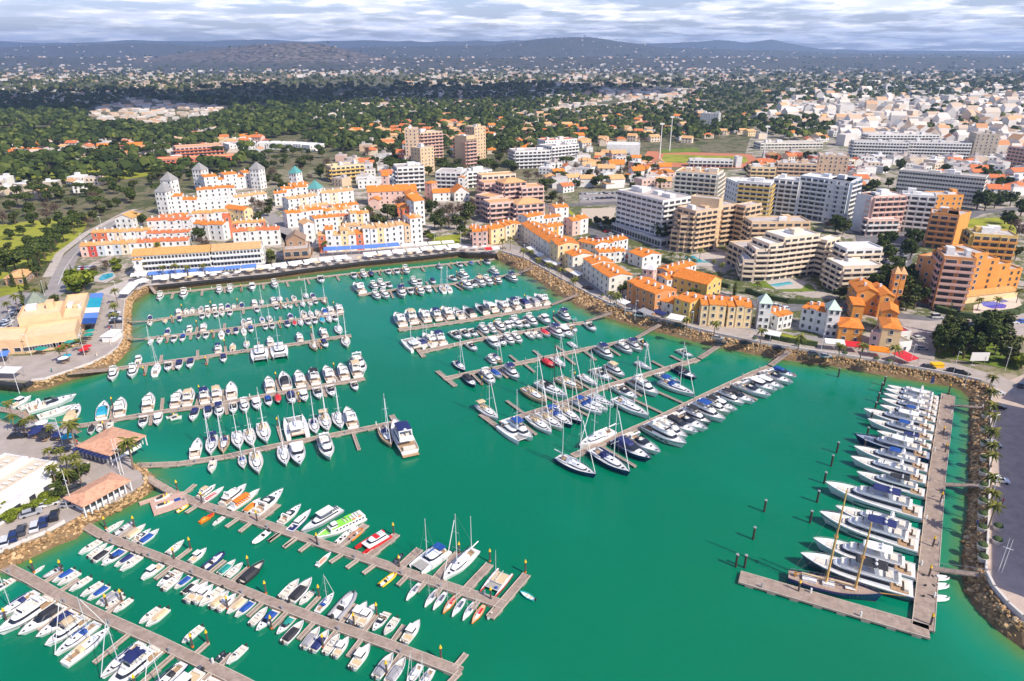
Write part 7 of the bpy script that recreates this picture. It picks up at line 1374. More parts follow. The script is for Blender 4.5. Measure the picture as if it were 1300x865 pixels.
def leafcloud(cl, n, size, rng, flat=.5):
    """cl: list of (centre, radii); quads scattered near the surface of each clump"""
    Q = []; T_ = []
    wts = np.array([c[1][0] * c[1][1] for c in cl]); wts = wts / wts.sum()
    for ci, (c, r) in enumerate(cl):
        k = max(8, int(n * wts[ci])); d = rng.normal(size=(k, 3)); d /= np.linalg.norm(d, axis=1)[:, None]; rad = rng.uniform(.55, 1.05, (k, 1)); p = np.array(c) + d * np.array(r) * rad
        u = rng.normal(size=(k, 3)); u[:, 2] *= flat; u /= np.linalg.norm(u, axis=1)[:, None]; v = np.cross(u, d + rng.normal(size=(k, 3)) * .6); v /= np.linalg.norm(v, axis=1)[:, None] + 1e-9; s = size * rng.uniform(.6, 1.3, (k, 1))
        Q.append(np.stack([p - u * s - v * s * .7, p + u * s - v * s * .7, p + u * s + v * s * .7, p - u * s + v * s * .7], 1)); T_.append(np.clip(rng.normal(.5, .22, k) + rng.normal(0, .12), 0, 1))
    Q = np.concatenate(Q); return Q.reshape(-1, 3), np.arange(len(Q) * 4).reshape(-1, 4), np.concatenate(T_)
def treeproto(name, H_, W_, kind, lm, seed):
    rng = np.random.default_rng(seed); p = Proto(name); m = MB(); cl = []
    if kind == 'umbrella':
        m.tube([(0, 0, -.5), (.15, .1, H_ * .45), (0, 0, H_ * .72)], .35, 6, r1=.2)
        for i in range(5): a = i * 1.26 + seed; m.tube([(0, 0, H_ * .5), (math.cos(a) * W_ * .3, math.sin(a) * W_ * .3, H_ * .78)], .14, 5, r1=.06)
        for i in range(11): a = rng.uniform(0, 6.3); r = W_ * .5 * math.sqrt(rng.uniform(0, 1)) * .72; cl.append(((math.cos(a) * r, math.sin(a) * r, H_ * (.84 + rng.uniform(-.03, .05)) - r * .12), (W_ * rng.uniform(.16, .26), W_ * rng.uniform(.16, .26), H_ * rng.uniform(.09, .14))))
    elif kind == 'cypress':
        m.tube([(0, 0, -.5), (0, 0, H_ * .5)], .22, 5, r1=.1)
        for i in range(7): t = i / 6; cl.append(((rng.uniform(-.1, .1), rng.uniform(-.1, .1), H_ * (.1 + .82 * t)), (W_ * .5 * (1 - .75 * t ** 1.5),) * 2 + (H_ * .12,)))
    else:
        m.tube([(0, 0, -.5), (.2, 0, H_ * .35), (0, .1, H_ * .6)], .32, 6, r1=.16)
        for i in range(6): a = i * 1.05 + seed; m.tube([(0, 0, H_ * .3), (math.cos(a) * W_ * .28, math.sin(a) * W_ * .28, H_ * .62)], .13, 5, r1=.05)
        for i in range(12): a = rng.uniform(0, 6.3); r = W_ * .36 * math.sqrt(rng.uniform(0, 1)); h = rng.uniform(.35, .85); cl.append(((math.cos(a) * r, math.sin(a) * r, H_ * h), (W_ * rng.uniform(.14, .24), W_ * rng.uniform(.14, .24), H_ * rng.uniform(.10, .17))))
    p.part('trunk', m, [bark]); n = dict(umbrella=1500, cypress=420, bush=1300, bare=800)[kind]
    V, F, T_ = leafcloud(cl, n, dict(umbrella=.36, cypress=.3, bush=.34, bare=.2)[kind], rng); p.part('crown', bulk('crown', V, F, lm, T_)); return p
TP = dict(u=[treeproto('umbrella_pine', 10, 12, 'umbrella', leafd, s) for s in (1, 2, 3)], b=[treeproto('broadleaf_tree', 8, 7.5, 'bush', leafo, s) for s in (4, 5, 6)], d=[treeproto('evergreen_tree', 9, 7.5, 'bush', leafd, s) for s in (7, 8)], n=[treeproto('bare_tree', 8, 7.5, 'bare', leafb, s) for s in (9, 10)], c=[treeproto('cypress', 12, 2.6, 'cypress', leafd, s) for s in (11, 12)], g=[treeproto('shrub', 3.5, 5, 'bush', leafm, s) for s in (13, 14)])
def palm(seed, H_=8):
    rng = np.random.default_rng(seed); p = Proto('palm_tree'); m = MB(); m.tube([(0, 0, -.3), (.1, 0, H_ * .5), (0, .1, H_)], .24, 7, r1=.17); p.part('trunk', m, [mat('palm_bark', (.22, .16, .11), .95, var=.3)]); V = []; F = []; T_ = []
    for i in range(26):
        a = i * 2.4 + rng.uniform(-.2, .2); el = rng.uniform(-.5, 1.1); L_ = rng.uniform(2.2, 3.0); prev = None; tn = np.clip(.35 + el * .35 + rng.uniform(-.1, .2), 0, 1)
        for k in range(5):
            t = k / 4; x = L_ * t * math.cos(el * (1 - .4 * t)); z = H_ + L_ * t * math.sin(el) - 1.5 * t * t; w_ = .38 * math.sin(math.pi * min(1, t * .9 + .12)); c = np.array([math.cos(a) * x, math.sin(a) * x, z]); s = np.array([-math.sin(a), math.cos(a), 0]) * w_; q = (c - s - [0, 0, .12], c + [0, 0, .1], c + s - [0, 0, .12])
            if prev is not None:
                b = len(V); V += [*prev, *q]; F += [(b, b + 1, b + 4, b + 3), (b + 1, b + 2, b + 5, b + 4)]; T_ += [tn, tn]
            prev = q
    p.part('fronds', bulk('fronds', np.array(V), np.array(F), leafp, np.array(T_))); return p
TP['p'] = [palm(21), palm(22), palm(23, 9)]
TREE_N = [0]
KW = dict(u='umbrella pine', b='olive green tree', d='dark evergreen tree', n='bare brown tree', c='dark cypress', g='bright green shrub', p='palm tree')
def trees(l, where):
    for i, e in enumerate(sorted(l)):
        x, y, k = e[:3]; s = e[3] if len(e) > 3 else 1; q = P(x, y, QZ); pr_ = TP[k][(i * 7 + int(x)) % len(TP[k])]
        pr_.stamp((q.x, q.y, QZ), random.uniform(0, 6.28), f"{KW[k]}, {ordn(i)} from left {where}", KW[k].split()[-1] if k != 'u' else 'pine tree', f"trees {where}", s * random.uniform(.92, 1.08)); OCC.append((q.x, q.y, 2.5 * s)); TREE_N[0] += 1
random.seed(31)
trees([(x, y + 8, 'p', .85) for x, y in [(664, 325), (673, 331), (683, 338), (697, 346), (712, 356), (728, 364), (782, 388), (775, 383), (964, 436), (1012, 444), (1063, 453), (1090, 457), (1131, 462), (870, 420), (905, 427)]], 'on the northeast promenade')
trees([(1253, y, 'p', .75) for y in (502, 520, 538, 555, 572, 588, 605, 652, 675, 630)], 'in the line on the east quay')
trees([(100, 578, 'p'), (170, 597, 'p'), (74, 622, 'p', .7), (90, 622, 'p', .7), (104, 614, 'p', .7), (88, 602, 'p', .6), (80, 590, 'p', .6), (100, 600, 'p', .6), (66, 590, 'p', .6), (20, 548, 'p', .6), (34, 552, 'p', .6), (44, 548, 'p', .5), (68, 559, 'p', .5), (17, 534, 'p', .6)], 'on the south plaza')
trees([(88, 460, 'p', .7), (80, 462, 'p', .6), (148, 405, 'p', .8), (150, 388, 'p', .7), (148, 420, 'p', .7), (24, 395, 'p', .8), (49, 385, 'p', .8), (12, 400, 'p', .7), (104, 448, 'p', .6)], 'around the peach hall')
trees([(x, y, 'p', .75) for x, y in [(186, 352), (209, 356), (225, 356), (240, 354), (344, 332), (172, 320), (202, 322), (300, 290), (402, 284), (384, 284), (412, 281), (590, 310), (532, 306), (595, 306), (638, 318), (648, 318), (260, 352), (225, 288), (240, 288), (388, 325), (414, 322), (1243, 452), (1262, 452), (1290, 450), (1173, 385)]], 'among the waterfront houses')
trees([(x, y, 'p', .7) for x, y in [(852, 335), (862, 338), (872, 340), (880, 344), (905, 345), (915, 350), (888, 330), (960, 375), (1240, 395), (1262, 398), (1290, 385)]], 'around the hotel pools')
trees([(8, 345, 'd', 1.2), (20, 345, 'd', 1.3), (40, 346, 'u', 1.2), (52, 340, 'u', 1.2), (58, 330, 'u', 1.1), (66, 322, 'u', 1.1), (72, 312, 'u', 1), (82, 308, 'u', 1), (95, 298, 'u', 1), (100, 290, 'u', .9), (112, 288, 'n'), (120, 282, 'b', .9), (130, 275, 'b'), (48, 352, 'd', 1), (60, 318, 'b', .9), (104, 285, 'd', .8), (138, 268, 'b'), (86, 296, 'd', .9)], 'beside the west road')
trees([(18, 365, 'c', .75), (35, 368, 'c', .8), (32, 392, 'c', .9), (34, 402, 'c', .8), (55, 372, 'c', .4), (60, 368, 'c', .35), (92, 350, 'c', .5), (0, 350, 'c', .8)], 'near the west car park')
trees([(105, 369, 'g', 2.5), (95, 373, 'g', 1.2), (136, 344, 'n', .7), (120, 350, 'n', .6), (150, 345, 'g'), (148, 338, 'g'), (72, 388, 'b', .6), (176, 285, 'd', 1), (182, 287, 'd', .9), (242, 315, 'c', .7), (243, 306, 'c', .6), (253, 307, 'd', .9), (262, 318, 'n', .9), (258, 316, 'n', .8), (266, 322, 'b', .7)], 'around the oval pool and rows')
trees([(324, 266, 'n', 1.1), (332, 268, 'n', 1), (342, 265, 'b', 1), (340, 275, 'b', .9), (330, 283, 'b', .9), (360, 246, 'd', 1), (354, 250, 'b', .9), (345, 336, 'b', .8), (342, 330, 'g', 1.2), (470, 285, 'n', 1.1), (478, 290, 'b', 1.1), (486, 293, 'b', 1.1), (468, 278, 'b'), (498, 280, 'b', 1.2), (492, 276, 'd'), (548, 275, 'd', 1.2), (556, 282, 'b', 1.2), (564, 278, 'n', 1.3), (575, 276, 'n', 1.2), (585, 274, 'n', 1.2), (570, 290, 'n', 1.1), (560, 293, 'b', 1), (552, 290, 'd', 1), (592, 285, 'b', 1.3), (596, 278, 'b', 1.2), (580, 292, 'b', 1), (590, 295, 'c', .7), (584, 298, 'd', .7), (548, 306, 'g', 1.1), (542, 302, 'b', .7), (601, 298, 'b', .8), (505, 262, 'n', .8), (540, 265, 'n', 1), (598, 265, 'n', 1)], 'in the village gardens')
trees([(636, 282, 'd'), (686, 250, 'd', 1.4), (694, 246, 'u', 1.2), (700, 258, 'b', 1.2), (712, 262, 'n', 1), (838, 308, 'd', 1.5), (735, 290, 'b', .8), (748, 290, 'd', .8), (758, 288, 'b', .8), (768, 290, 'd', .8), (778, 288, 'b', .8), (742, 338, 'b', .7), (790, 375, 'd', .8), (796, 372, 'b', .8), (806, 372, 'b', .7), (734, 340, 'n', .9), (880, 385, 'b', .8), (888, 390, 'n', .8), (878, 392, 'b', .7), (932, 376, 'c', .7), (958, 310, 'b', 1), (1000, 298, 'b', 1.2), (1008, 296, 'd', 1), (1060, 296, 'd', 1.2), (1070, 298, 'b', 1), (1052, 292, 'n', 1), (905, 262, 'b', .9), (875, 262, 'b', 1), (730, 362, 'b', .5), (955, 242, 'c')], 'between the hotels')
trees([(1088, 355, 'd', 1), (1098, 352, 'n', 1.1), (1105, 362, 'd', 1.1), (1110, 378, 'd', 1.3), (1124, 372, 'd', 1.6), (1136, 380, 'd', 1.6), (1132, 360, 'd', 1.4), (1145, 385, 'd', 1.4), (1150, 370, 'd', 1.5), (1120, 320, 'd', 1.1), (1124, 335, 'd', 1.2), (1128, 312, 'd', 1), (1157, 315, 'd', 1.2), (1155, 330, 'd', 1.3), (1115, 386, 'b', 1), (1160, 392, 'd', 1.2), (1066, 380, 'b', .8), (1084, 432, 'b', .7), (1150, 395, 'b', 1)], 'left of the orange hotel')
trees([(1192, 450, 'd', 1.1), (1200, 445, 'd', 1.2), (1210, 452, 'b', 1.2), (1222, 456, 'd', 1.2), (1205, 432, 'b', 1.2), (1198, 425, 'c', 1), (1226, 445, 'c', 1.1), (1236, 452, 'd', 1.1), (1248, 448, 'd', 1.4), (1252, 430, 'd', 1.3), (1262, 440, 'b', 1.2), (1270, 452, 'b', 1.2), (1275, 462, 'b', 1), (1268, 425, 'b', 1.1), (1240, 436, 'd', 1.1), (1214, 440, 'b', 1.1), (1286, 462, 'g', 1.2), (1296, 468, 'g', 1.2)], 'on the corner lawn')
trees([(1275, 285, 'd', 1.1), (1282, 290, 'd', 1), (1290, 300, 'n', 1.4), (1300, 305, 'n', 1.3), (1255, 300, 'b', .7), (1150, 270, 'd', 1), (1240, 266, 'd', 1.5), (1250, 268, 'd', 1.5), (1262, 265, 'd', 1.3), (1270, 262, 'd', 1.2), (1282, 262, 'd', 1.2), (1295, 275, 'd', 1.3), (1180, 262, 'd', 1), (1210, 264, 'b', 1), (1288, 330, 'b', 1)], 'round the oval green field')
trees([(70, 640, 'g', 0.54), (58, 636, 'g', 0.60), (62, 643, 'g', 0.54), (52, 642, 'g', 0.48), (46, 647, 'g', 0.54), (38, 648, 'g', 0.48), (30, 652, 'g', 0.48), (6, 655, 'g', 0.84), (14, 660, 'g', 0.72), (68, 634, 'g', 0.54), (76, 636, 'd', .5), (96, 616, 'd', .45), (84, 612, 'd', .45), (100, 608, 'd', .4), (110, 604, 'd', .4), (78, 618, 'd', .5), (6, 478 - 20, 'b', .4)], 'in the south plaza beds')
NEAR = [(-60, 330, 12), (10, 300, 3), (35, 318, 3), (36, 322, 2), (2, 322, 2)]
trees([(14, 305, 'd', .8), (30, 300, 'd', .8), (38, 318, 'd', 1), (10, 320, 'b', .7), (2, 330, 'd', .8), (-10, 300, 'b'), (60, 292, 'b', .9), (75, 288, 'd', 1.1), (44, 288, 'd', 1), (20, 285, 'b', 1), (95, 282, 'd', 1), (5, 285, 'n', 1.2), (15, 270, 'd', 1), (40, 275, 'd', 1.1), (70, 272, 'n', 1), (60, 280, 'n', 1)], 'on the left meadow')
trees([(x, y, 'c', .9) for x, y in [(748, 205), (758, 202), (787, 225), (819, 228), (706, 222), (738, 214), (628, 232), (621, 228), (837, 248), (745, 218), (968, 205), (650, 195)]], 'standing tall beyond the hotels')
# dense individually built wood: fill the nearer belts, the largest in view
FREE = max(0, 300 - 0)
def ok(q, r):
    for (a, b, c) in OCC:
        if (q.x - a) ** 2 + (q.y - b) ** 2 < (c + r) ** 2: return False
    return True
ZN = [([(-80, 262), (-80, 226), (330, 222), (350, 250), (190, 262), (100, 272)], 60, 'uuudbbn', 'in the pine belt left of the cone towers'),
      ([(-80, 218), (-80, 190), (200, 188), (330, 205), (205, 218)], 50, 'uuuud', 'in the pine belt behind the left villas'),
      ([(330, 238), (340, 196), (520, 192), (520, 222), (420, 228), (360, 242)], 34, 'bbnud', 'around the yellow flats'),
      ([(600, 232), (560, 196), (700, 188), (760, 200), (850, 215), (845, 245), (700, 240)], 44, 'bbnud', 'in the gardens before the running track'),
      ([(480, 225), (500, 196), (640, 200), (640, 228)], 26, 'bbud', 'around the tall towers'),
      ([(1090, 250), (1130, 215), (1300, 215), (1300, 250), (1130, 258)], 30, 'ddb', 'around the grey slab'),
      ([(940, 225), (1000, 200), (1080, 205), (1080, 228)], 16, 'bdn', 'behind the pale blue flats')]
random.seed(77)
for poly, n_, ks, wh in ZN:
    xs_ = [a for a, b in poly]; ys_ = [b for a, b in poly]; L_ = []; t = 0
    while len(L_) < n_ and t < n_ * 60:
        t += 1; x, y = random.uniform(min(xs_), max(xs_)), random.uniform(min(ys_), max(ys_))
        if not inpoly(x, y, poly): continue
        q = P(x, y, QZ)
        if ok(q, 4): L_.append((x, y, random.choice(ks), random.uniform(.8, 1.25))); OCC.append((q.x, q.y, 2.5))
    trees(sorted(L_), wh)
# ---------------------------------------------------------------- villas and town houses, one by one
HP = {}
def houseproto(kind, wc, rc):
    k = (kind, wc, rc)
    if k in HP: return HP[k]
    p = Proto('villa' if kind != 'flat' else 'house'); w_, d_, h_ = dict(gable=(12, 9, 5.6), hip=(13, 10, 4.6), flat=(11, 10, 6.2), two=(10, 8, 6))[kind]; m = MB(); m.box((0, 0, h_ / 2 - .3), (w_, d_, h_ + .6))
    if kind == 'two': m.box((w_ * .55, 1, 1.6), (w_ * .6, d_ * .8, 3.6))
    if kind == 'gable' or kind == 'two': m.add([(-w_ / 2, -d_ / 2, h_), (-w_ / 2, d_ / 2, h_), (-w_ / 2, 0, h_ + 2.2), (w_ / 2, -d_ / 2, h_), (w_ / 2, d_ / 2, h_), (w_ / 2, 0, h_ + 2.2)], [(0, 2, 1), (3, 4, 5)])
    p.part('wall', m, [wm(wc)]); m = MB(); o = .4
    if kind in ('gable', 'two'):
        a1 = [(-w_ / 2 - o, -d_ / 2 - o, h_ - .2), (w_ / 2 + o, -d_ / 2 - o, h_ - .2), (w_ / 2 + o, 0, h_ + 2.2), (-w_ / 2 - o, 0, h_ + 2.2), (-w_ / 2 - o, d_ / 2 + o, h_ - .2), (w_ / 2 + o, d_ / 2 + o, h_ - .2)]; up = [(x, y, z + .2) for x, y, z in a1]
        m.add(a1 + up, [(6, 7, 8, 9), (9, 8, 11, 10), (0, 3, 2, 1), (3, 4, 5, 2), (0, 1, 7, 6), (4, 10, 11, 5), (1, 2, 8, 7), (2, 5, 11, 8), (0, 6, 9, 3), (3, 9, 10, 4)])
        if kind == 'two': m.box((w_ * .6, 1, 3.5), (w_ * .7, d_ * .9, .2))
    elif kind == 'hip': m.add([(-w_ / 2 - o, -d_ / 2 - o, h_), (w_ / 2 + o, -d_ / 2 - o, h_), (w_ / 2 + o, d_ / 2 + o, h_), (-w_ / 2 - o, d_ / 2 + o, h_), (-w_ / 2 + d_ / 2, 0, h_ + 2.3), (w_ / 2 - d_ / 2, 0, h_ + 2.3)], [(3, 2, 1, 0), (0, 1, 5, 4), (1, 2, 5), (2, 3, 4, 5), (3, 0, 4)])
    else: m.box((0, 0, h_ + .1), (w_ - .6, d_ - .6, .2)); m.box((2, 1, h_ + 1.1), (3, 3, 2.2))
    r = p.part('roof', m, [ROOFM[rc]]); 
    if kind != 'flat': m = MB(); m.box((w_ * .2, -1, h_ + 1.9), (.7, .7, 1.6)); p.part('chimney', m, [framem], r)
    for x in (-w_ * .3, 0, w_ * .3):
        for z in ((.9, 3.7) if h_ > 5 else (1.0,)): p.parts.append(('window', winmesh(1.4, 1.4), -1, None, (x, -d_ / 2 - .03, z)))
    HP[k] = p; return p
HZ = [([(-60, 204), (-60, 190), (205, 184), (205, 192), (120, 200)], 26, 'left villas', 'wwwcp', 'rotf'),
      ([(-60, 245), (-60, 236), (150, 232), (160, 246), (60, 252)], 14, 'low houses behind the left meadow', 'wcs', 'ftw'),
      ([(250, 196), (290, 176), (330, 172), (330, 182), (290, 190)], 10, 'houses left of the curved villa row', 'wwcp', 'rot'),
      ([(430, 205), (430, 160), (640, 155), (640, 196), (520, 190)], 62, 'villas behind the tall towers', 'wwcpYcpt', 'ttrof'),
      ([(640, 196), (640, 152), (870, 145), (870, 180), (770, 184), (740, 196)], 60, 'the villas before running track', 'wwcptc', 'ttrto'),
      ([(700, 245), (690, 215), (770, 200), (850, 215), (850, 240), (760, 240)], 44, 'white houses below the sports hall', 'wwwwp', 'roftw'),
      ([(870, 185), (880, 145), (960, 140), (1060, 150), (1060, 186), (960, 188)], 34, 'houses beyond the running track', 'wwccY', 'tfrof'),
      ([(1085, 250), (1085, 205), (1320, 206), (1320, 216), (1320, 250), (1255, 250), (1130, 214)], 56, 'white town houses around the grey slab', 'wwwwc', 'ffwfr'),
      ([(420, 236), (440, 210), (520, 200), (515, 212), (500, 240)], 14, 'low houses near the yellow flats', 'wwct', 'ffr'),
      ([(960, 240), (960, 200), (1080, 205), (1080, 232), (1030, 222)], 22, 'houses behind the beige flats', 'wwkc', 'frtf')]
random.seed(101); NH = 0
for poly, n_, wh, wcs, rcs in HZ:
    xs_ = [a for a, b in poly]; ys_ = [b for a, b in poly]; L_ = []; t = 0
    while len(L_) < n_ and t < n_ * 80:
        t += 1; x, y = random.uniform(min(xs_), max(xs_)), random.uniform(min(ys_), max(ys_))
        if not inpoly(x, y, poly): continue
        q = P(x, y, QZ)
        if ok(q, 6.5): L_.append((x, y, q)); OCC.append((q.x, q.y, 7.5))
    for i, (x, y, q) in enumerate(sorted(L_, key=lambda e: e[0])):
        wc, rc = random.choice(wcs), random.choice(rcs); kd = 'flat' if rc in 'fw' else random.choice(['gable', 'hip', 'two'])
        houseproto(kd, wc, rc).stamp((q.x, q.y, QZ), random.choice([0, 1.57, .5, -.4, 3.3]) + random.uniform(-.2, .2), f"{WNAME[wc]} house, {RNAME[rc]} roof, {ordn(i)} from left of {wh}", 'house', wh, random.uniform(.85, 1.2)); NH += 1
# ---------------------------------------------------------------- far town: too many to count
rng = np.random.default_rng(5)
def tpl():
    w_, d_, h_ = 1, .8, .55; v = [(-w_, -d_, 0), (w_, -d_, 0), (w_, d_, 0), (-w_, d_, 0), (-w_, -d_, h_), (w_, -d_, h_), (w_, d_, h_), (-w_, d_, h_), (-w_, 0, h_ * 1.4), (w_, 0, h_ * 1.4)]
    f = [(0, 1, 5), (0, 5, 4), (1, 2, 6), (1, 6, 5), (2, 3, 7), (2, 7, 6), (3, 0, 4), (3, 4, 7), (4, 8, 7), (5, 6, 9), (4, 5, 9), (4, 9, 8), (6, 7, 8), (6, 8, 9)]; return np.array(v, float), np.array(f)
hv, hf = tpl()
wallfar = attr_mat('far_walls', [(0, (.52, .38, .28)), (.2, (.60, .48, .36)), (.35, (.58, .54, .49)), (1, (.70, .67, .63))], .9)
rooffar = attr_mat('far_roofs', [(0, (.50, .20, .08)), (.3, (.58, .34, .18)), (.5, (.50, .38, .28)), (.7, (.62, .55, .48)), (1, (.72, .68, .62))], .9)
def farhouses(name, label, zones):
    VV, FF, TT, MM = [], [], [], []; o = 0
    for poly, n_, smin, smax, wlo, whi, rlo, rhi in zones:
        xs_ = [a for a, b in poly]; ys_ = [b for a, b in poly]; k = 0; t = 0
        while k < n_ and t < n_ * 30:
            t += 1; x, y = rng.uniform(min(xs_), max(xs_)), rng.uniform(min(ys_), max(ys_))
            if not inpoly(x, y, poly): continue
            q = P(x, y, QZ) if y > 69 else None
            if y <= 84 or (q and q.y > 3300):
                Yd = rng.uniform(3600, 10500) if y <= 84 else q.y; X_ = (x - 650) / 943 * Yd; z_ = zat(X_, Yd)
                if abs(x - 330) < 140 and 4200 < Yd < 6100 and rng.random() < .85: k += 1; continue
                q = Vector((X_, Yd, z_))
            elif q.y < 1600 and not ok(q, 5): continue
            s = rng.uniform(smin, smax); a = rng.choice([0, 1.57, .4]) + rng.normal(0, .15); fl = rng.random() < .45
            v = hv.copy() * np.array([s * rng.uniform(.8, 1.5), s, s * rng.choice([.9, 1.1, 1.3, 2.4, 3.2], p=[.3, .3, .2, .12, .08]) if 'town' in name else s * 1.5]); 
            if fl: v[8:, 2] = v[4, 2]
            c, sn = math.cos(a), math.sin(a); v = np.stack([v[:, 0] * c - v[:, 1] * sn, v[:, 0] * sn + v[:, 1] * c, v[:, 2]], 1) + np.array([q.x, q.y, q.z - .5])
            VV.append(v); FF.append(hf + o); o += 10; tw = rng.uniform(wlo, whi); tr = rng.uniform(.6, 1) if fl else rng.uniform(rlo, rhi); TT.append(np.array([tw] * 10 + [tr] * 4)); MM.append(np.array([0] * 10 + [1] * 4)); k += 1
    tag(link(name, bulk(name, np.concatenate(VV), np.concatenate(FF), [wallfar, rooffar], np.concatenate(TT), np.concatenate(MM))), label, 'houses', kind='stuff')
farhouses('distant_houses', 'far houses spread over the wooded plain and hills', [
    ([(120, 160), (110, 140), (180, 126), (310, 138), (262, 156), (200, 165)], 190, 4, 6, .0, .5, .2, .8), ([(-60, 205), (-60, 184), (200, 180), (330, 176), (330, 200), (200, 206)], 70, 4, 7, .1, 1, 0, .7), ([(-60, 128), (0, 108), (120, 114), (180, 126), (100, 135)], 150, 4, 7, 0, 1, 0, .6),
    ([(140, 112), (150, 104), (350, 100), (350, 106), (230, 115)], 110, 5, 8, .0, .3, .2, .6), ([(380, 152), (400, 136), (480, 134), (480, 150)], 60, 5, 8, .5, 1, .3, 1), ([(190, 172), (260, 172), (330, 160), (300, 155)], 30, 4, 7, .3, 1, 0, .6),
    ([(430, 152), (430, 118), (900, 112), (900, 142), (640, 150)], 820, 4, 7.5, 0, .8, .1, .7), ([(520, 110), (520, 97), (900, 93), (960, 100), (900, 110)], 330, 6, 10, 0, .7, .1, .6),
    ([(-100, 112), (-100, 84), (500, 82), (500, 96), (150, 104)], 520, 6, 10, .0, .9, .1, .7), ([(420, 96), (420, 76), (1000, 76), (1000, 92)], 480, 6, 10, .0, .8, .2, .8), ([(-200, 84), (-200, 68), (1500, 70), (1500, 84)], 1200, 4.5, 8, .0, .7, .1, .8),
    ([(900, 112), (900, 90), (1500, 84), (1500, 108)], 420, 6, 10, .0, .7, .1, .8)])
farhouses('distant_town', 'dense white town spreading over the upper right', [
    ([(960, 150), (1000, 122), (1120, 108), (1500, 108), (1500, 180), (1280, 180), (1240, 172), (1080, 178)], 2600, 4.5, 8.5, .15, 1, .25, 1), ([(1060, 186), (1080, 176), (1500, 172), (1500, 205), (1270, 206), (1240, 186)], 420, 4.5, 7.5, .2, .9, .0, .9), ([(1000, 140), (960, 118), (1100, 104), (1120, 112)], 140, 5, 9, 0, .8, .1, .7)])
# ---------------------------------------------------------------- far woods as one mass each
def farwood(name, label, zones):
    VV, TT = [], []
    for poly, n_, smin, smax, dark in zones:
        xs_ = [a for a, b in poly]; ys_ = [b for a, b in poly]; k = 0; t = 0
        while k < n_ and t < n_ * 12:
            t += 1; x, y = rng.uniform(min(xs_), max(xs_)), rng.uniform(min(ys_), max(ys_))
            if not inpoly(x, y, poly): continue
            if any(inpoly(x, y, f) for f in FAIR): continue
            q = P(x, y, QZ)
            if q.y > 3350: Yd = q.y if q.y < 9000 else rng.uniform(3600, 9000); q = Vector((q.x / q.y * Yd, Yd, zat(q.x / q.y * Yd, Yd)))
            elif q.y < 1400 and not ok(q, 3): continue
            s = rng.uniform(smin, smax); m_ = 26 if q.y < 1500 else 14; h = s * rng.uniform(.7, 1.0)
            d = rng.normal(size=(m_, 3)); d[:, 2] = abs(d[:, 2]) * .8; d /= np.linalg.norm(d, axis=1)[:, None]; p_ = np.array([q.x, q.y, q.z + h * .75]) + d * np.array([s * .5, s * .5, h * .38]) * rng.uniform(.6, 1.05, (m_, 1))
            u = np.cross(d, rng.normal(size=(m_, 3))); u /= np.linalg.norm(u, axis=1)[:, None]; v = np.cross(d, u); w_ = s * .17 * rng.uniform(.7, 1.3, (m_, 1)); VV.append(np.stack([p_ - u * w_ - v * w_, p_ + u * w_ - v * w_, p_ + u * w_ + v * w_, p_ - u * w_ + v * w_], 1).reshape(-1, 3)); TT.append(np.clip(rng.normal(.45 - dark, .18, m_) + rng.normal(0, .24), 0, 1)); k += 1
    V = np.concatenate(VV); tag(link(name, bulk(name, V, np.arange(len(V)).reshape(-1, 4), leafd if 'plain' not in name else leafo, np.concatenate(TT))), label, 'wood', kind='stuff')
FAIR = [[(-60, 178), (30, 158), (34, 163), (-60, 190)], [(44, 166), (72, 159), (70, 170), (50, 172)], [(228, 174), (285, 166), (268, 178), (240, 180)], [(838, 134), (854, 128), (852, 138), (842, 139)], [(120, 160), (110, 140), (180, 128), (300, 140), (262, 156), (200, 164)], [(765, 200), (770, 180), (965, 180), (965, 215), (820, 212)], [(285, 192), (300, 180), (400, 180), (400, 195)]]
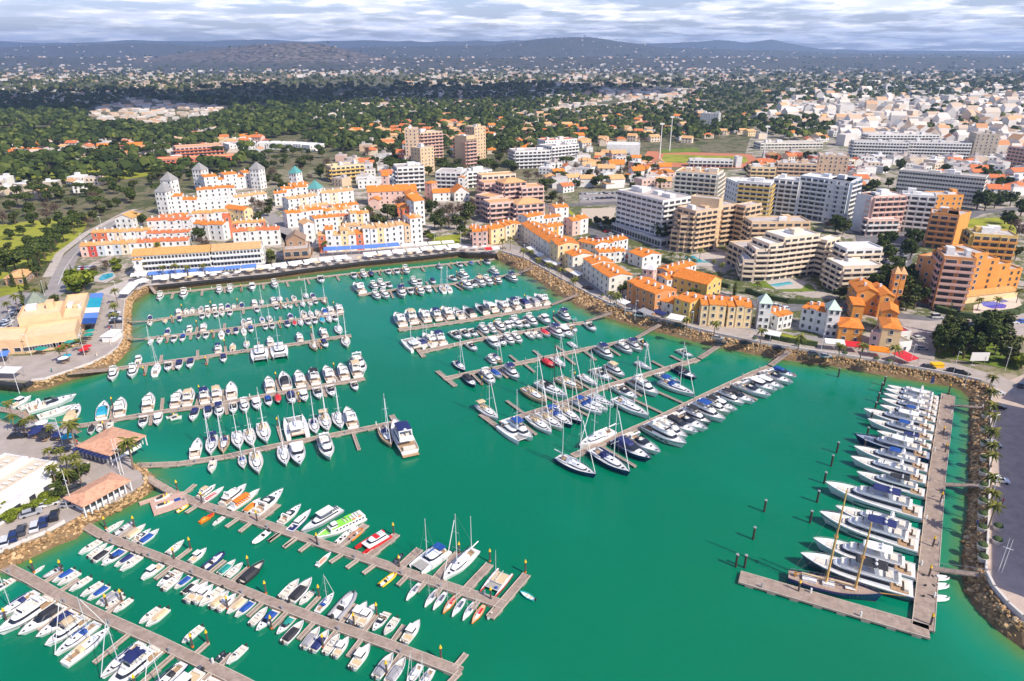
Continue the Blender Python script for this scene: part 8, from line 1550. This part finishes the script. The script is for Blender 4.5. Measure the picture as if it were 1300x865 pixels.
farwood('distant_wood', 'dark pine wood filling the middle distance', [
    ([(-200, 190), (-200, 120), (120, 118), (330, 118), (760, 112), (760, 130), (640, 152), (430, 162), (340, 178), (200, 182)], 4200, 8, 13, .05),
    ([(340, 196), (430, 160), (640, 150), (870, 128), (1000, 132), (960, 165), (870, 185), (760, 184), (660, 196), (560, 190)], 1700, 6, 11, .0),
    ([(860, 130), (900, 112), (1350, 104), (1350, 116), (1000, 132)], 900, 8, 14, .05), ([(1040, 186), (960, 170), (1000, 145), (1060, 160)], 120, 7, 12, 0), ([(1140, 180), (1300, 170), (1300, 110), (1140, 110)], 130, 7, 11, 0),
    ([(-200, 235), (-200, 186), (200, 180), (340, 178), (330, 215), (100, 235)], 420, 8, 13, .0)])
farwood('distant_plain_trees', 'scattered trees of the far plain below the hills', [([(-250, 122), (-250, 76), (1550, 76), (1550, 110), (760, 116), (330, 120)], 3900, 11, 20, .0)])
# ---------------------------------------------------------------- clouds that shade the wood, haze
cm = bpy.data.materials.new('cloud_white'); cm.use_nodes = True; cb = cm.node_tree.nodes['Principled BSDF']; cb.inputs['Base Color'].default_value = (.9, .9, .92, 1); cb.inputs['Roughness'].default_value = 1
def cloud(gx, gy, sx_, sy_, seed, lb, H0=1100):
    r = random.Random(seed); ox, oy = gx + to_sun.x / to_sun.z * H0, gy + to_sun.y / to_sun.z * H0; m = MB()
    for i in range(26): m.ell((r.uniform(-1, 1) * sx_ * .8, r.uniform(-1, 1) * sy_ * .6, r.uniform(0, 40)), (sx_ * r.uniform(.2, .4), sy_ * r.uniform(.3, .5), r.uniform(40, 90)), 12, 6)
    o = m.build('cloud', cm, None, True); o.location = (ox, oy, H0); tag(o, lb, 'cloud', kind='stuff')
for cx0, cy0, ax_, ay_, lb in [(-230, 1880, 620, 430, 'broad flat cloud above the pine wood'), (-900, 1520, 560, 360, 'long flat cloud above the left wood')]: cloud(cx0, cy0, ax_, ay_, int(cy0), lb)
ax, bx = 15500, 15300
m = MB(); m.box((0, 7300, 200), (2 * 17000, 16800, 420))
hzm = bpy.data.materials.new('haze_air'); hzm.use_nodes = True; t = hzm.node_tree; t.nodes.clear(); ho = t.nodes.new('ShaderNodeOutputMaterial'); pv = t.nodes.new('ShaderNodeVolumePrincipled'); pv.inputs['Color'].default_value = (.46, .66, 1, 1); pv.inputs['Density'].default_value = 9e-5; pv.inputs['Anisotropy'].default_value = .2; t.links.new(pv.outputs[0], ho.inputs['Volume'])
o = m.build('haze', hzm); tag(o, 'thin blue haze over the far plain and hills', 'haze', kind='stuff')
print('THINGS', len([o for o in bpy.data.objects if o.parent is None]), 'OBJECTS', len(bpy.data.objects), 'TREES', TREE_N[0], 'HOUSES', NH)
